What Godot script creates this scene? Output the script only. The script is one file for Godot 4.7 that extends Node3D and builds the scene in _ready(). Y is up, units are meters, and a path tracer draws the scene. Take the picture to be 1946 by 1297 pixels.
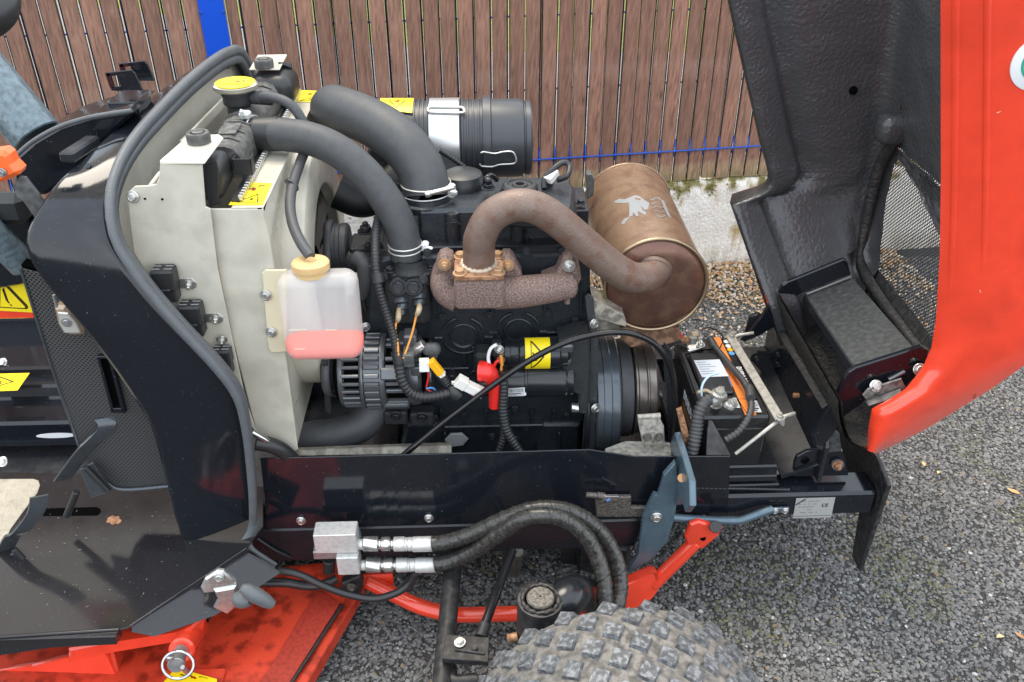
extends Node3D
# A side view of a ride-on mower with its hood tipped open, beside a slatted fence.
# x runs along the machine towards its front, y is up, z comes towards the near side. Near skirt plate = plane z 0.

const EYE := Vector3(0, 1.35, 1.19)
const FOCAL := 1700.0
var view: Basis
var rng := RandomNumberGenerator.new()
var mats := {}
var mower: Node3D

func _ready():
	rng.seed = 7
	view = Basis.from_euler(Vector3(deg_to_rad(-32.8), deg_to_rad(-2.06), 0))
	var cam := Camera3D.new()
	cam.name = "camera"
	cam.position = EYE
	cam.basis = view
	cam.fov = 2.0 * rad_to_deg(atan(648.5 / FOCAL))
	cam.near = 0.02
	cam.far = 120
	add_child(cam)
	cam.current = true
	light_up()
	build_ground()
	build_wall()
	build_fence()
	mower = thing("ride_on_mower", "black and red ride-on mower with its red hood tipped forward and engine exposed", "mower")
	build_frame()
	build_cowl()
	build_footwell()
	build_deck()
	build_radiator()
	build_engine()
	build_alternator()
	build_starter()
	build_exhaust()
	build_air_cleaner()
	build_hoses()
	build_wheel()
	build_hydraulics()
	build_hood()
	build_battery()
	build_litter()

func light_up():
	var we := WorldEnvironment.new()
	we.name = "environment"
	var e := Environment.new()
	e.background_mode = Environment.BG_SKY
	var sm := ProceduralSkyMaterial.new()
	sm.sky_top_color = Color(0.84, 0.88, 0.93)
	sm.sky_horizon_color = Color(0.93, 0.945, 0.96)
	sm.sky_curve = 0.25
	sm.ground_bottom_color = Color(0.32, 0.31, 0.30)
	sm.ground_horizon_color = Color(0.42, 0.41, 0.40)
	sm.sky_energy_multiplier = 1.0
	var cn := FastNoiseLite.new()
	cn.seed = 5
	cn.frequency = 0.012
	cn.fractal_octaves = 5
	var ct := NoiseTexture2D.new()
	ct.width = 1024
	ct.height = 512
	ct.seamless = true
	ct.noise = cn
	ct.color_ramp = ramp([0.0, Color(0.0, 0.0, 0.0, 0.0), 0.45, Color(0.12, 0.12, 0.12, 0.3), 0.75, Color(0.55, 0.55, 0.54, 0.8), 1.0, Color(0.8, 0.8, 0.78, 1.0)])
	sm.sky_cover = ct
	sm.sky_cover_modulate = Color(1, 1, 1, 0.6)
	var sky := Sky.new()
	sky.sky_material = sm
	e.sky = sky
	e.background_energy_multiplier = 1.12
	e.tonemap_mode = Environment.TONE_MAPPER_LINEAR
	e.tonemap_exposure = 2.65
	e.sdfgi_enabled = true
	e.ssao_enabled = true
	e.ssil_enabled = true
	we.environment = e
	add_child(we)
	var sun := DirectionalLight3D.new()
	sun.name = "sun"
	sun.light_energy = 0.42
	sun.light_angular_distance = 30.0
	sun.light_color = Color(1.0, 0.96, 0.9)
	sun.shadow_enabled = true
	sun.rotation_degrees = Vector3(-68, 205, 0)
	add_child(sun)

# ---------- measuring: a pixel of the 1946 x 1297 photograph to a point on a known plane of the machine ----------
func ray(px: float, py: float) -> Vector3:
	return view * Vector3((px - 973.0) / FOCAL, -(py - 648.5) / FOCAL, -1.0)
func P(px: float, py: float, z: float) -> Vector3:
	var r := ray(px, py)
	return EYE + r * ((z - EYE.z) / r.z)
func PY(px: float, py: float, y: float) -> Vector3:
	var r := ray(px, py)
	return EYE + r * ((y - EYE.y) / r.y)
func PX(px: float, py: float, x: float) -> Vector3:
	var r := ray(px, py)
	return EYE + r * ((x - EYE.x) / r.x)
func PZ(a: Array, z: float) -> Array:
	var o := []
	for p in a:
		o.append(P(p[0], p[1], z))
	return o
func PL(a: Array) -> Array:      # each [px, py, z]
	var o := []
	for p in a:
		o.append(P(p[0], p[1], p[2]))
	return o

# ---------- tree ----------
func thing(called: String, label: String, category: String, at := Vector3.ZERO, group := "") -> Node3D:
	var o := Node3D.new()
	o.name = called
	o.position = at
	add_child(o, true)
	tag(o, label, category, group)
	return o
func tag(o: Node, label: String, category := "", group := "", kind := ""):
	if label: o.set_meta("label", label)
	if category: o.set_meta("category", category)
	if group: o.set_meta("group", group)
	if kind: o.set_meta("kind", kind)
func put(called: String, mesh: Mesh, m: Material, parent: Node, label := "", xf := Transform3D()) -> MeshInstance3D:
	var o := MeshInstance3D.new()
	o.name = called
	o.mesh = mesh
	o.material_override = m
	o.transform = xf
	parent.add_child(o, true)
	if label: o.set_meta("label", label)
	return o
func part(called: String, st: SurfaceTool, m: Material, parent: Node = null, label := "") -> MeshInstance3D:
	return put(called, done(st), m, parent if parent else mower, label)

# ---------- mesh helpers (clockwise faces) ----------
func s() -> SurfaceTool:
	var t := SurfaceTool.new()
	t.begin(Mesh.PRIMITIVE_TRIANGLES)
	return t
func done(st: SurfaceTool) -> ArrayMesh:
	st.generate_normals()
	return st.commit()
func v(st: SurfaceTool, p: Vector3, uv := Vector2.ZERO):
	st.set_uv(uv)
	st.add_vertex(p)
func quad(st: SurfaceTool, a: Vector3, b: Vector3, c: Vector3, d: Vector3, ua := Vector2(0, 0), ub := Vector2(1, 0), uc := Vector2(1, 1), ud := Vector2(0, 1)):
	v(st, a, ua); v(st, b, ub); v(st, c, uc)
	v(st, a, ua); v(st, c, uc); v(st, d, ud)
func face(st: SurfaceTool, pts: Array, outward: Vector3):     # flat convex face turned to look along outward
	st.set_smooth_group(-1)
	var n: Vector3 = Vector3.ZERO
	for i in pts.size():
		n += (pts[i] as Vector3).cross(pts[(i + 1) % pts.size()])
	var flip := n.dot(outward) > 0.0
	for i in range(1, pts.size() - 1):
		v(st, pts[0])
		if flip:
			v(st, pts[i + 1]); v(st, pts[i])
		else:
			v(st, pts[i]); v(st, pts[i + 1])
func box(st: SurfaceTool, c: Vector3, size: Vector3, b := 0.002, bs := Basis.IDENTITY):
	var h := size * 0.5
	b = minf(b, minf(h.x, minf(h.y, h.z)) * 0.9)
	for ax in 3:
		for sg in [-1.0, 1.0]:
			var n := Vector3.ZERO
			n[ax] = sg
			var i := (ax + 1) % 3
			var j := (ax + 2) % 3
			var pts := []
			for k in [[-1, -1], [1, -1], [1, 1], [-1, 1]]:
				var p := Vector3.ZERO
				p[ax] = sg * h[ax]
				p[i] = k[0] * (h[i] - b)
				p[j] = k[1] * (h[j] - b)
				pts.append(c + bs * p)
			face(st, pts, bs * n)
	if b <= 0.0: return
	for ax in 3:
		var i := (ax + 1) % 3
		var j := (ax + 2) % 3
		for si in [-1.0, 1.0]:
			for sj in [-1.0, 1.0]:
				var pts := []
				for k in [[-1, 0], [1, 0], [1, 1], [-1, 1]]:
					var p := Vector3.ZERO
					p[ax] = k[0] * (h[ax] - b)
					p[i] = si * (h[i] - (b if k[1] == 1 else 0.0))
					p[j] = sj * (h[j] - (0.0 if k[1] == 1 else b))
					pts.append(c + bs * p)
				var n := Vector3.ZERO
				n[i] = si
				n[j] = sj
				face(st, pts, bs * n)
	for sx in [-1.0, 1.0]:
		for sy in [-1.0, 1.0]:
			for sz in [-1.0, 1.0]:
				var q := Vector3(sx, sy, sz)
				face(st, [c + bs * (q * (h - Vector3(0, b, b))), c + bs * (q * (h - Vector3(b, 0, b))), c + bs * (q * (h - Vector3(b, b, 0)))], bs * q)
# a flat outline pushed back by ext, its edges chamfered by b
func prism(st: SurfaceTool, pts: Array, ext: Vector3, b := 0.001):
	var n := Vector3.ZERO
	for i in pts.size():
		n += (pts[i] as Vector3 - pts[0]).cross(pts[(i + 1) % pts.size()] - pts[0])
	n = n.normalized()
	if n.dot(ext) > 0:
		pts = pts.duplicate()
		pts.reverse()
		n = -n
	# now counter-clockwise seen from n, ext goes to -n
	var u: Vector3 = (pts[1] - pts[0]).normalized()
	var w := n.cross(u)
	var flat := PackedVector2Array()
	for p in pts:
		flat.append(Vector2((p - pts[0]).dot(u), (p - pts[0]).dot(w)))
	var k := pts.size()
	var inset := []
	for i in k:
		var d0 := (flat[i] - flat[(i + k - 1) % k]).normalized()
		var d1 := (flat[(i + 1) % k] - flat[i]).normalized()
		var n0 := Vector2(-d0.y, d0.x)
		var n1 := Vector2(-d1.y, d1.x)
		var m := (n0 + n1)
		m = m / maxf(0.3, m.length_squared() * 0.5)
		inset.append(flat[i] + m * b)
	var tri := Geometry2D.triangulate_polygon(PackedVector2Array(inset))
	if tri.is_empty():
		tri = Geometry2D.triangulate_polygon(flat)
	var l := ext.length()
	var e := ext / l
	var top := []
	var bot := []
	for q in inset:
		var p: Vector3 = pts[0] + u * q.x + w * q.y
		top.append(p)
		bot.append(p + ext)
	st.set_smooth_group(-1)
	var bb := minf(b, l * 0.45)
	for i in range(0, tri.size(), 3):
		var a := tri[i]
		var c := tri[i + 1]
		var d := tri[i + 2]
		if (inset[c] - inset[a]).cross(inset[d] - inset[a]) > 0:
			var t := c
			c = d
			d = t
		for x in [a, c, d]: v(st, top[x], Vector2(inset[x].x, -inset[x].y))
		for x in [a, d, c]: v(st, bot[x], Vector2(inset[x].x, -inset[x].y))
	for i in k:
		var j := (i + 1) % k
		var a0: Vector3 = pts[i] + e * bb
		var a1: Vector3 = pts[j] + e * bb
		var c0: Vector3 = pts[i] + ext - e * bb
		var c1: Vector3 = pts[j] + ext - e * bb
		quad(st, a0, c0, c1, a1)
		if b > 0:
			quad(st, top[i], a0, a1, top[j])
			quad(st, c0, bot[i], bot[j], c1)
# rows of points to a smooth sheet; thick > 0 gives it a back, offset against its normals
func sheet(st: SurfaceTool, rows: Array, thick := 0.0, group := 0, uvs := Vector2.ONE):
	var m := rows.size()
	var k: int = rows[0].size()
	var back := []
	if thick != 0.0:
		for i in m:
			var r := []
			for j in k:
				var du: Vector3 = rows[mini(i + 1, m - 1)][j] - rows[maxi(i - 1, 0)][j]
				var dv: Vector3 = rows[i][mini(j + 1, k - 1)] - rows[i][maxi(j - 1, 0)]
				r.append(rows[i][j] - dv.cross(du).normalized() * thick)
			back.append(r)
	st.set_smooth_group(group)
	for i in m - 1:
		for j in k - 1:
			var u0 := Vector2(float(j) / (k - 1), float(i) / (m - 1)) * uvs
			var u1 := Vector2(float(j + 1) / (k - 1), float(i + 1) / (m - 1)) * uvs
			quad(st, rows[i][j], rows[i][j + 1], rows[i + 1][j + 1], rows[i + 1][j], u0, Vector2(u1.x, u0.y), u1, Vector2(u0.x, u1.y))
	if thick == 0.0: return
	st.set_smooth_group(group + 1)
	for i in m - 1:
		for j in k - 1:
			quad(st, back[i][j], back[i + 1][j], back[i + 1][j + 1], back[i][j + 1])
	st.set_smooth_group(-1)
	for j in k - 1:
		quad(st, rows[0][j], back[0][j], back[0][j + 1], rows[0][j + 1])
		quad(st, rows[m - 1][j], rows[m - 1][j + 1], back[m - 1][j + 1], back[m - 1][j])
	for i in m - 1:
		quad(st, rows[i][0], rows[i + 1][0], back[i + 1][0], back[i][0])
		quad(st, rows[i][k - 1], back[i][k - 1], back[i + 1][k - 1], rows[i + 1][k - 1])
func smooth_path(pts: Array, per := 8, closed := false) -> Array:     # Catmull-Rom
	var o := []
	var k := pts.size()
	for i in (k if closed else k - 1):
		var a: Vector3 = pts[(i + k - 1) % k] if closed else pts[maxi(i - 1, 0)]
		var b: Vector3 = pts[i]
		var c: Vector3 = pts[(i + 1) % k]
		var d: Vector3 = pts[(i + 2) % k] if closed else pts[mini(i + 2, k - 1)]
		for t in per:
			o.append(b.cubic_interpolate(c, a, d, float(t) / per))
	if not closed: o.append(pts[k - 1])
	return o
func path_length(pts: Array) -> float:
	var l := 0.0
	for i in pts.size() - 1: l += pts[i].distance_to(pts[i + 1])
	return l
func even_path(pts: Array, step: float) -> Array:
	var l := path_length(pts)
	var k := maxi(2, int(round(l / step)))
	var o := [pts[0]]
	var at := 0.0
	var want := l / k
	for i in pts.size() - 1:
		var d: float = pts[i].distance_to(pts[i + 1])
		while want <= at + d + 1e-9 and o.size() < k:
			o.append(pts[i].lerp(pts[i + 1], (want - at) / maxf(d, 1e-9)))
			want += l / k
		at += d
	o.append(pts[-1])
	return o
func frames(pts: Array, closed := false) -> Array:
	var o := []
	var nrm := Vector3.ZERO
	var k := pts.size()
	for i in k:
		var a: Vector3 = pts[(i + k - 1) % k] if closed else pts[maxi(i - 1, 0)]
		var b: Vector3 = pts[(i + 1) % k] if closed else pts[mini(i + 1, k - 1)]
		var t := (b - a).normalized()
		if i == 0:
			nrm = t.cross(Vector3.UP)
			if nrm.length() < 0.1: nrm = t.cross(Vector3.RIGHT)
		nrm = (nrm - t * nrm.dot(t)).normalized()
		o.append([t, nrm, t.cross(nrm)])
	return o
# r: number, or an Array with one radius per point; section: optional ring of Vector2 instead of a circle
func tube(st: SurfaceTool, pts: Array, r, sides := 14, cap := true, closed := false, flatten := 1.0):
	var fr := frames(pts, closed)
	var rings := []
	var l := 0.0
	for i in pts.size():
		var rad: float = r[i] if r is Array else r
		var ring := []
		for j in sides:
			var a := TAU * j / sides
			ring.append(pts[i] + fr[i][1] * cos(a) * rad + fr[i][2] * sin(a) * rad * flatten)
		rings.append(ring)
	st.set_smooth_group(0)
	var k := pts.size()
	for i in (k if closed else k - 1):
		var i2 := (i + 1) % k
		var l2: float = l + pts[i].distance_to(pts[i2])
		for j in sides:
			var j2 := (j + 1) % sides
			var a := float(j) / sides
			var b := float(j + 1) / sides
			quad(st, rings[i][j], rings[i2][j], rings[i2][j2], rings[i][j2], Vector2(a, l), Vector2(a, l2), Vector2(b, l2), Vector2(b, l))
		l = l2
	if cap and not closed:
		face(st, rings[0], -fr[0][0])
		face(st, rings[-1], fr[-1][0])
# an arbitrary cross-section (Vector2 ring, in the frame side/up) swept along a path with a fixed up
func sweep(st: SurfaceTool, pts: Array, section: Array, up: Vector3, cap := true, smooth := true, closed := false):
	var rings := []
	var k := pts.size()
	for i in k:
		var a: Vector3 = pts[(i + k - 1) % k] if closed else pts[maxi(i - 1, 0)]
		var b: Vector3 = pts[(i + 1) % k] if closed else pts[mini(i + 1, k - 1)]
		var t := (b - a).normalized()
		var side := t.cross(up).normalized()
		var w := side.cross(t)
		var ring := []
		for q in section:
			ring.append(pts[i] + side * q.x + w * q.y)
		rings.append(ring)
	var m := section.size()
	var area := 0.0
	for j in m: area += section[j].cross(section[(j + 1) % m])
	for i in (k if closed else k - 1):
		var i2 := (i + 1) % k
		for j in m:
			var j2 := (j + 1) % m
			st.set_smooth_group(0 if smooth else j + 1)
			if area > 0: quad(st, rings[i][j], rings[i][j2], rings[i2][j2], rings[i2][j])
			else: quad(st, rings[i][j], rings[i2][j], rings[i2][j2], rings[i][j2])
	if cap and not closed:
		prism_cap(st, rings[0], (pts[0] - pts[1]))
		prism_cap(st, rings[-1], (pts[-1] - pts[-2]))
func prism_cap(st: SurfaceTool, ring: Array, outward: Vector3):
	var c := Vector3.ZERO
	for p in ring: c += p / ring.size()
	for i in ring.size():
		face(st, [c, ring[i], ring[(i + 1) % ring.size()]], outward)
# profile: [radius, distance along axis]; bands that meet at more than 30 degrees keep a sharp edge
func lathe(st: SurfaceTool, at: Vector3, axis: Vector3, profile: Array, sides := 24, arc := TAU, start := 0.0):
	axis = axis.normalized()
	var n := axis.cross(Vector3.UP)
	if n.length() < 0.1: n = axis.cross(Vector3.RIGHT)
	n = n.normalized()
	var w := axis.cross(n)
	var rings := []
	var full := arc > TAU - 0.001
	for q in profile:
		var ring := []
		for j in (sides if full else sides + 1):
			var a := start + arc * j / sides
			ring.append(at + axis * q[1] + (n * cos(a) + w * sin(a)) * q[0])
		rings.append(ring)
	var g := 1
	for i in profile.size() - 1:
		if i > 0:
			var d0 := Vector2(profile[i][0] - profile[i - 1][0], profile[i][1] - profile[i - 1][1])
			var d1 := Vector2(profile[i + 1][0] - profile[i][0], profile[i + 1][1] - profile[i][1])
			if absf(d0.angle_to(d1)) > 0.55: g += 1
		st.set_smooth_group(g)
		for j in sides:
			var j2 := (j + 1) % sides if full else j + 1
			var a := float(j) / sides
			var b := float(j + 1) / sides
			var h0 := float(i) / (profile.size() - 1)
			var h1 := float(i + 1) / (profile.size() - 1)
			if profile[i][0] > 1e-6 and profile[i + 1][0] > 1e-6:
				quad(st, rings[i][j], rings[i + 1][j], rings[i + 1][j2], rings[i][j2], Vector2(a, h0), Vector2(a, h1), Vector2(b, h1), Vector2(b, h0))
			elif profile[i][0] > 1e-6:
				v(st, rings[i][j], Vector2(a, h0)); v(st, at + axis * profile[i + 1][1], Vector2(a, h1)); v(st, rings[i][j2], Vector2(b, h0))
			elif profile[i + 1][0] > 1e-6:
				v(st, at + axis * profile[i][1], Vector2(a, h0)); v(st, rings[i + 1][j], Vector2(a, h1)); v(st, rings[i + 1][j2], Vector2(b, h1))
func rod(st: SurfaceTool, a: Vector3, b: Vector3, r: float, sides := 14, bev := 0.001):
	var l := a.distance_to(b)
	bev = minf(bev, minf(r, l) * 0.4)
	lathe(st, a, b - a, [[0, 0], [r - bev, 0], [r, bev], [r, l - bev], [r - bev, l], [0, l]], sides)
func plate(called: String, px: Array, z: float, thick: float, m: Material, parent: Node = null, label := "", b := 0.001) -> MeshInstance3D:
	var st := s()
	prism(st, PZ(px, z), Vector3(0, 0, -thick), b)
	return part(called, st, m, parent, label)
func bar(st: SurfaceTool, a: Vector3, b: Vector3, wide: float, deep: float, up := Vector3.UP, bev := 0.001):
	var d := b - a
	var x := d.normalized()
	var zz := x.cross(up).normalized()
	box(st, (a + b) * 0.5, Vector3(d.length(), deep, wide), bev, Basis(x, zz.cross(x), zz))
func turned(axis: Vector3) -> Basis:          # a basis whose y looks along axis
	var y := axis.normalized()
	var x := y.cross(Vector3(0.3, 0.2, 1)).normalized()
	return Basis(x, y, x.cross(y))
var bolt_mesh: ArrayMesh
var nut_mesh: ArrayMesh
func bolt(at: Vector3, axis: Vector3, size: float, m: Material, parent: Node = null, nut := false, called := "bolt") -> MeshInstance3D:
	if bolt_mesh == null:
		var st := s()
		lathe(st, Vector3.ZERO, Vector3.UP, [[0.72, -0.02], [0.72, 0.08], [0.66, 0.13], [0, 0.13]], 20)
		lathe(st, Vector3.ZERO, Vector3.UP, [[0.5, 0.12], [0.5, 0.44], [0.44, 0.5], [0.36, 0.5], [0.33, 0.46], [0, 0.46]], 6)
		bolt_mesh = done(st)
		st = s()
		lathe(st, Vector3.ZERO, Vector3.UP, [[0.72, -0.02], [0.72, 0.1], [0, 0.1]], 20)
		lathe(st, Vector3.ZERO, Vector3.UP, [[0.46, 0.1], [0.5, 0.16], [0.5, 0.48], [0.44, 0.54], [0, 0.54]], 6)
		lathe(st, Vector3.ZERO, Vector3.UP, [[0.26, 0.5], [0.26, 0.84], [0.2, 0.9], [0, 0.9]], 12)
		nut_mesh = done(st)
	var b := turned(axis)
	b = b.rotated(axis.normalized(), 0.4 + rng.randf() * 0.9)
	return put(called, nut_mesh if nut else bolt_mesh, m, parent if parent else mower, "", Transform3D(b.scaled_local(Vector3.ONE * size), at))
# corrugated conduit: ridges along a path
func conduit(st: SurfaceTool, pts: Array, r: float, pitch := 0.004, sides := 10, depth := 0.17):
	pitch *= 1.6
	var p := even_path(pts, pitch / 3.0)
	var rr := []
	for i in p.size(): rr.append(r * (1.0 if i % 3 != 2 else 1.0 - depth * 1.4))
	tube(st, p, rr, sides)
func text(called: String, words: String, h: float, m: Material, parent: Node, xf: Transform3D, bold := false, label := "") -> MeshInstance3D:
	var t := TextMesh.new()
	t.text = words
	var f := SystemFont.new()
	f.font_names = PackedStringArray(["Droid Sans"])
	if bold: f.font_weight = 700
	t.font = f
	t.font_size = 32
	t.pixel_size = h / 32.0
	t.depth = h * 0.03
	t.curve_step = 2.0
	return put(called, t, m, parent, label, xf)

# ---------- materials ----------
func ramp(a: Array) -> Gradient:
	var g := Gradient.new()
	var o := PackedFloat32Array()
	var c := PackedColorArray()
	for i in range(0, a.size(), 2):
		o.append(a[i])
		c.append(a[i + 1])
	g.offsets = o
	g.colors = c
	return g
func noise_tex(freq: float, rp: Array, size := 512, oct := 5, seed_ := 1, kind := FastNoiseLite.TYPE_SIMPLEX_SMOOTH) -> NoiseTexture2D:
	var n := FastNoiseLite.new()
	n.noise_type = kind
	n.frequency = freq
	n.fractal_octaves = oct
	n.seed = seed_
	var t := NoiseTexture2D.new()
	t.width = size
	t.height = size
	t.seamless = true
	t.noise = n
	if rp: t.color_ramp = ramp(rp)
	return t
func normal_tex(freq: float, strength: float, size := 512, oct := 4, seed_ := 1, kind := FastNoiseLite.TYPE_SIMPLEX_SMOOTH) -> NoiseTexture2D:
	var t := noise_tex(freq, [], size, oct, seed_, kind)
	t.as_normal_map = true
	t.bump_strength = strength
	return t
func g(x: float) -> Color:
	return Color(x, x, x)
func lin(r: float, gg: float, b: float) -> Color:
	return Color(r, gg, b).linear_to_srgb()
# colour in linear values
func mat(key: String, c: Color, rough := 0.5, metal := 0.0, extra := {}) -> StandardMaterial3D:
	if mats.has(key): return mats[key]
	var m := StandardMaterial3D.new()
	m.resource_name = key
	m.albedo_color = c.linear_to_srgb()
	m.roughness = rough
	m.metallic = metal
	for k in extra: m.set(k, extra[k])
	mats[key] = m
	return m
func tri(m: StandardMaterial3D, scale: float, world := true) -> StandardMaterial3D:
	m.uv1_triplanar = true
	m.uv1_world_triplanar = world
	m.uv1_scale = Vector3.ONE * scale
	return m
func M(key: String) -> StandardMaterial3D:
	if mats.is_empty(): make_materials()
	return mats[key]


func make_materials():
	var worn := noise_tex(0.012, [0.0, g(0.88), 0.45, g(0.97), 0.6, g(1.0), 1.0, g(0.95)], 512, 5, 3)
	var dusty := noise_tex(0.02, [0.0, g(0.55), 0.5, g(0.8), 0.72, g(1.0), 1.0, g(1.0)], 512, 6, 9)
	var rough_var := noise_tex(0.018, [0.0, g(0.55), 0.5, g(0.8), 1.0, g(1.0)], 512, 6, 12)
	var fine := normal_tex(0.12, 3.0, 512, 4, 4)
	var cast_n := normal_tex(0.2, 9.0, 512, 3, 6)
	var specks := speck_image(Vector3(0.009, 0.0105, 0.0145))
	var soft := noise_tex(0.02, [0.0, g(0.84), 0.5, g(0.95), 1.0, g(1.0)], 512, 5, 19)
	# black glossy paint with dust specks
	tri(mat("gloss_black", Color(1, 1, 1), 0.16, 0.0, {"albedo_texture": specks, "roughness_texture": rough_var}), 2.2)
	mats["gloss_black"].roughness = 0.14
	tri(mat("satin_black", Color(0.015, 0.017, 0.021), 0.36, 0.0, {"roughness_texture": rough_var}), 3.0)
	tri(mat("engine_black", Color(0.019, 0.0235, 0.029), 0.36, 0.0, {"normal_enabled": true, "normal_texture": fine, "normal_scale": 0.35, "roughness_texture": rough_var}), 5.0)
	tri(mat("cast_black", Color(0.020, 0.022, 0.024), 0.42, 0.0, {"normal_enabled": true, "normal_texture": cast_n, "normal_scale": 0.6}), 5.0)
	tri(mat("plastic_black", Color(0.020, 0.021, 0.022), 0.42), 4.0)
	tri(mat("dusty_black", Color(0.13, 0.127, 0.12), 0.7, 0.0, {"albedo_texture": dusty}), 6.0)
	tri(mat("rubber", Color(0.062, 0.065, 0.069), 0.55, 0.0, {"albedo_texture": soft, "normal_enabled": true, "normal_texture": fine, "normal_scale": 0.25}), 5.0)
	tri(mat("seal_rubber", Color(0.10, 0.108, 0.115), 0.5, 0.0, {"albedo_texture": worn, "normal_enabled": true, "normal_texture": fine, "normal_scale": 0.3}), 4.0)
	mat("shiny_rubber", Color(0.008, 0.008, 0.009), 0.22)
	mat("conduit", Color(0.02, 0.021, 0.023), 0.42)
	tri(mat("beige", Color(0.56, 0.53, 0.44), 0.42, 0.0, {"albedo_texture": worn, "roughness_texture": rough_var}), 1.7)
	tri(mat("beige_dirty", Color(0.36, 0.33, 0.27), 0.6, 0.0, {"albedo_texture": dusty}), 5.0)
	tri(mat("red", Color(0.80, 0.055, 0.022), 0.3, 0.0, {"albedo_texture": worn, "roughness_texture": rough_var}), 1.5)
	tri(mat("red_dirty", Color(0.60, 0.05, 0.02), 0.42, 0.0, {"albedo_texture": rust_image(Color(1, 1, 1), Color(0.42, 0.40, 0.38), 0.34)}), 2.6)
	mat("red_plastic", Color(0.72, 0.028, 0.022), 0.28)
	tri(mat("zinc", Color(0.62, 0.61, 0.58), 0.34, 0.85, {"albedo_texture": worn, "roughness_texture": rough_var}), 9.0)
	tri(mat("steel", Color(0.42, 0.42, 0.42), 0.4, 0.8, {"albedo_texture": worn}), 6.0)
	mat("chrome", Color(0.45, 0.45, 0.45), 0.12, 1.0)
	tri(mat("dark_steel", Color(0.09, 0.10, 0.11), 0.38, 0.5, {"albedo_texture": worn, "roughness_texture": rough_var}), 6.0)
	tri(mat("blue_steel", Color(0.10, 0.15, 0.19), 0.3, 0.3, {"albedo_texture": worn, "roughness_texture": rough_var}), 4.0)
	tri(mat("brass", Color(0.45, 0.25, 0.12), 0.45, 0.6, {"albedo_texture": worn}), 9.0)
	tri(mat("muffler", Color(1.12, 1.1, 1.08), 0.36, 0.45, {"albedo_texture": rust_image(Color(0.275, 0.185, 0.12), Color(0.20, 0.12, 0.08), 0.35), "roughness_texture": rough_var, "normal_enabled": true, "normal_texture": fine, "normal_scale": 0.12}), 2.4)
	tri(mat("muffler_hot", Color(1, 1, 1), 0.34, 0.55, {"albedo_texture": rust_image(Color(0.20, 0.115, 0.075), Color(0.14, 0.072, 0.055), 0.5), "roughness_texture": rough_var}), 2.6)
	tri(mat("exhaust", Color(1, 1, 1), 0.5, 0.25, {"albedo_texture": rust_image(Color(0.185, 0.132, 0.108), Color(0.15, 0.078, 0.052), 0.34), "normal_enabled": true, "normal_texture": fine, "normal_scale": 0.4}), 3.6)
	tri(mat("manifold", Color(1, 1, 1), 0.72, 0.15, {"albedo_texture": rust_image(Color(0.30, 0.225, 0.20), Color(0.13, 0.075, 0.06), 0.5, 0.11), "normal_enabled": true, "normal_texture": cast_n, "normal_scale": 0.55}), 6.0)
	tri(mat("flange_bolt", Color(0.48, 0.30, 0.17), 0.42, 0.5), 9.0)
	tri(mat("rusty", Color(1, 1, 1), 0.6, 0.3, {"albedo_texture": rust_image(Color(0.42, 0.24, 0.14), Color(0.24, 0.11, 0.05), 0.5)}), 12.0)
	mat("bead", Color(0.37, 0.28, 0.18), 0.3, 0.8)
	mat("silver_print", Color(0.27, 0.28, 0.29), 0.45, 0.2)
	mat("yellow", Color(0.86, 0.66, 0.012), 0.4)
	mat("ink", Color(0.015, 0.015, 0.015), 0.5)
	mat("white_plastic", Color(0.70, 0.69, 0.64), 0.4)
	mat("cream_plastic", Color(0.66, 0.46, 0.22), 0.35, 0.0, {"subsurf_scatter_enabled": true, "subsurf_scatter_strength": 0.2})
	mat("orange", Color(0.84, 0.24, 0.05), 0.4)
	mat("orange_wire", Color(0.68, 0.28, 0.05), 0.5)
	mat("blue_wire", Color(0.10, 0.30, 0.62), 0.45)
	mat("label_white", Color(0.72, 0.73, 0.74), 0.45)
	mat("label_grey", Color(0.45, 0.45, 0.44), 0.42, 0.3)
	tri(mat("pulley", Color(0.085, 0.10, 0.115), 0.3, 0.35, {"roughness_texture": rough_var}), 5.0)
	tri(mat("worn_pulley", Color(0.22, 0.19, 0.17), 0.3, 0.75, {"albedo_texture": worn}), 8.0)
	mat("hole", Color(0.003, 0.003, 0.003), 0.9, 0.0, {"metallic_specular": 0.05})
	tri(mat("floor_mat", Color(0.46, 0.42, 0.34), 0.9, 0.0, {"albedo_texture": worn, "normal_enabled": true, "normal_texture": cast_n, "normal_scale": 0.6}), 5.0)
	# hood lining: crinkled black resin
	var crinkle := normal_tex(0.035, 9.0, 1024, 6, 21)
	tri(mat("resin", Color(0.05, 0.051, 0.054), 0.31, 0.0, {"normal_enabled": true, "normal_texture": crinkle, "normal_scale": 0.45, "roughness_texture": rough_var}), 2.6)
	mat("coolant", Color(0.95, 0.085, 0.022), 0.3, 0.0, {"subsurf_scatter_enabled": true, "subsurf_scatter_strength": 0.3})

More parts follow.
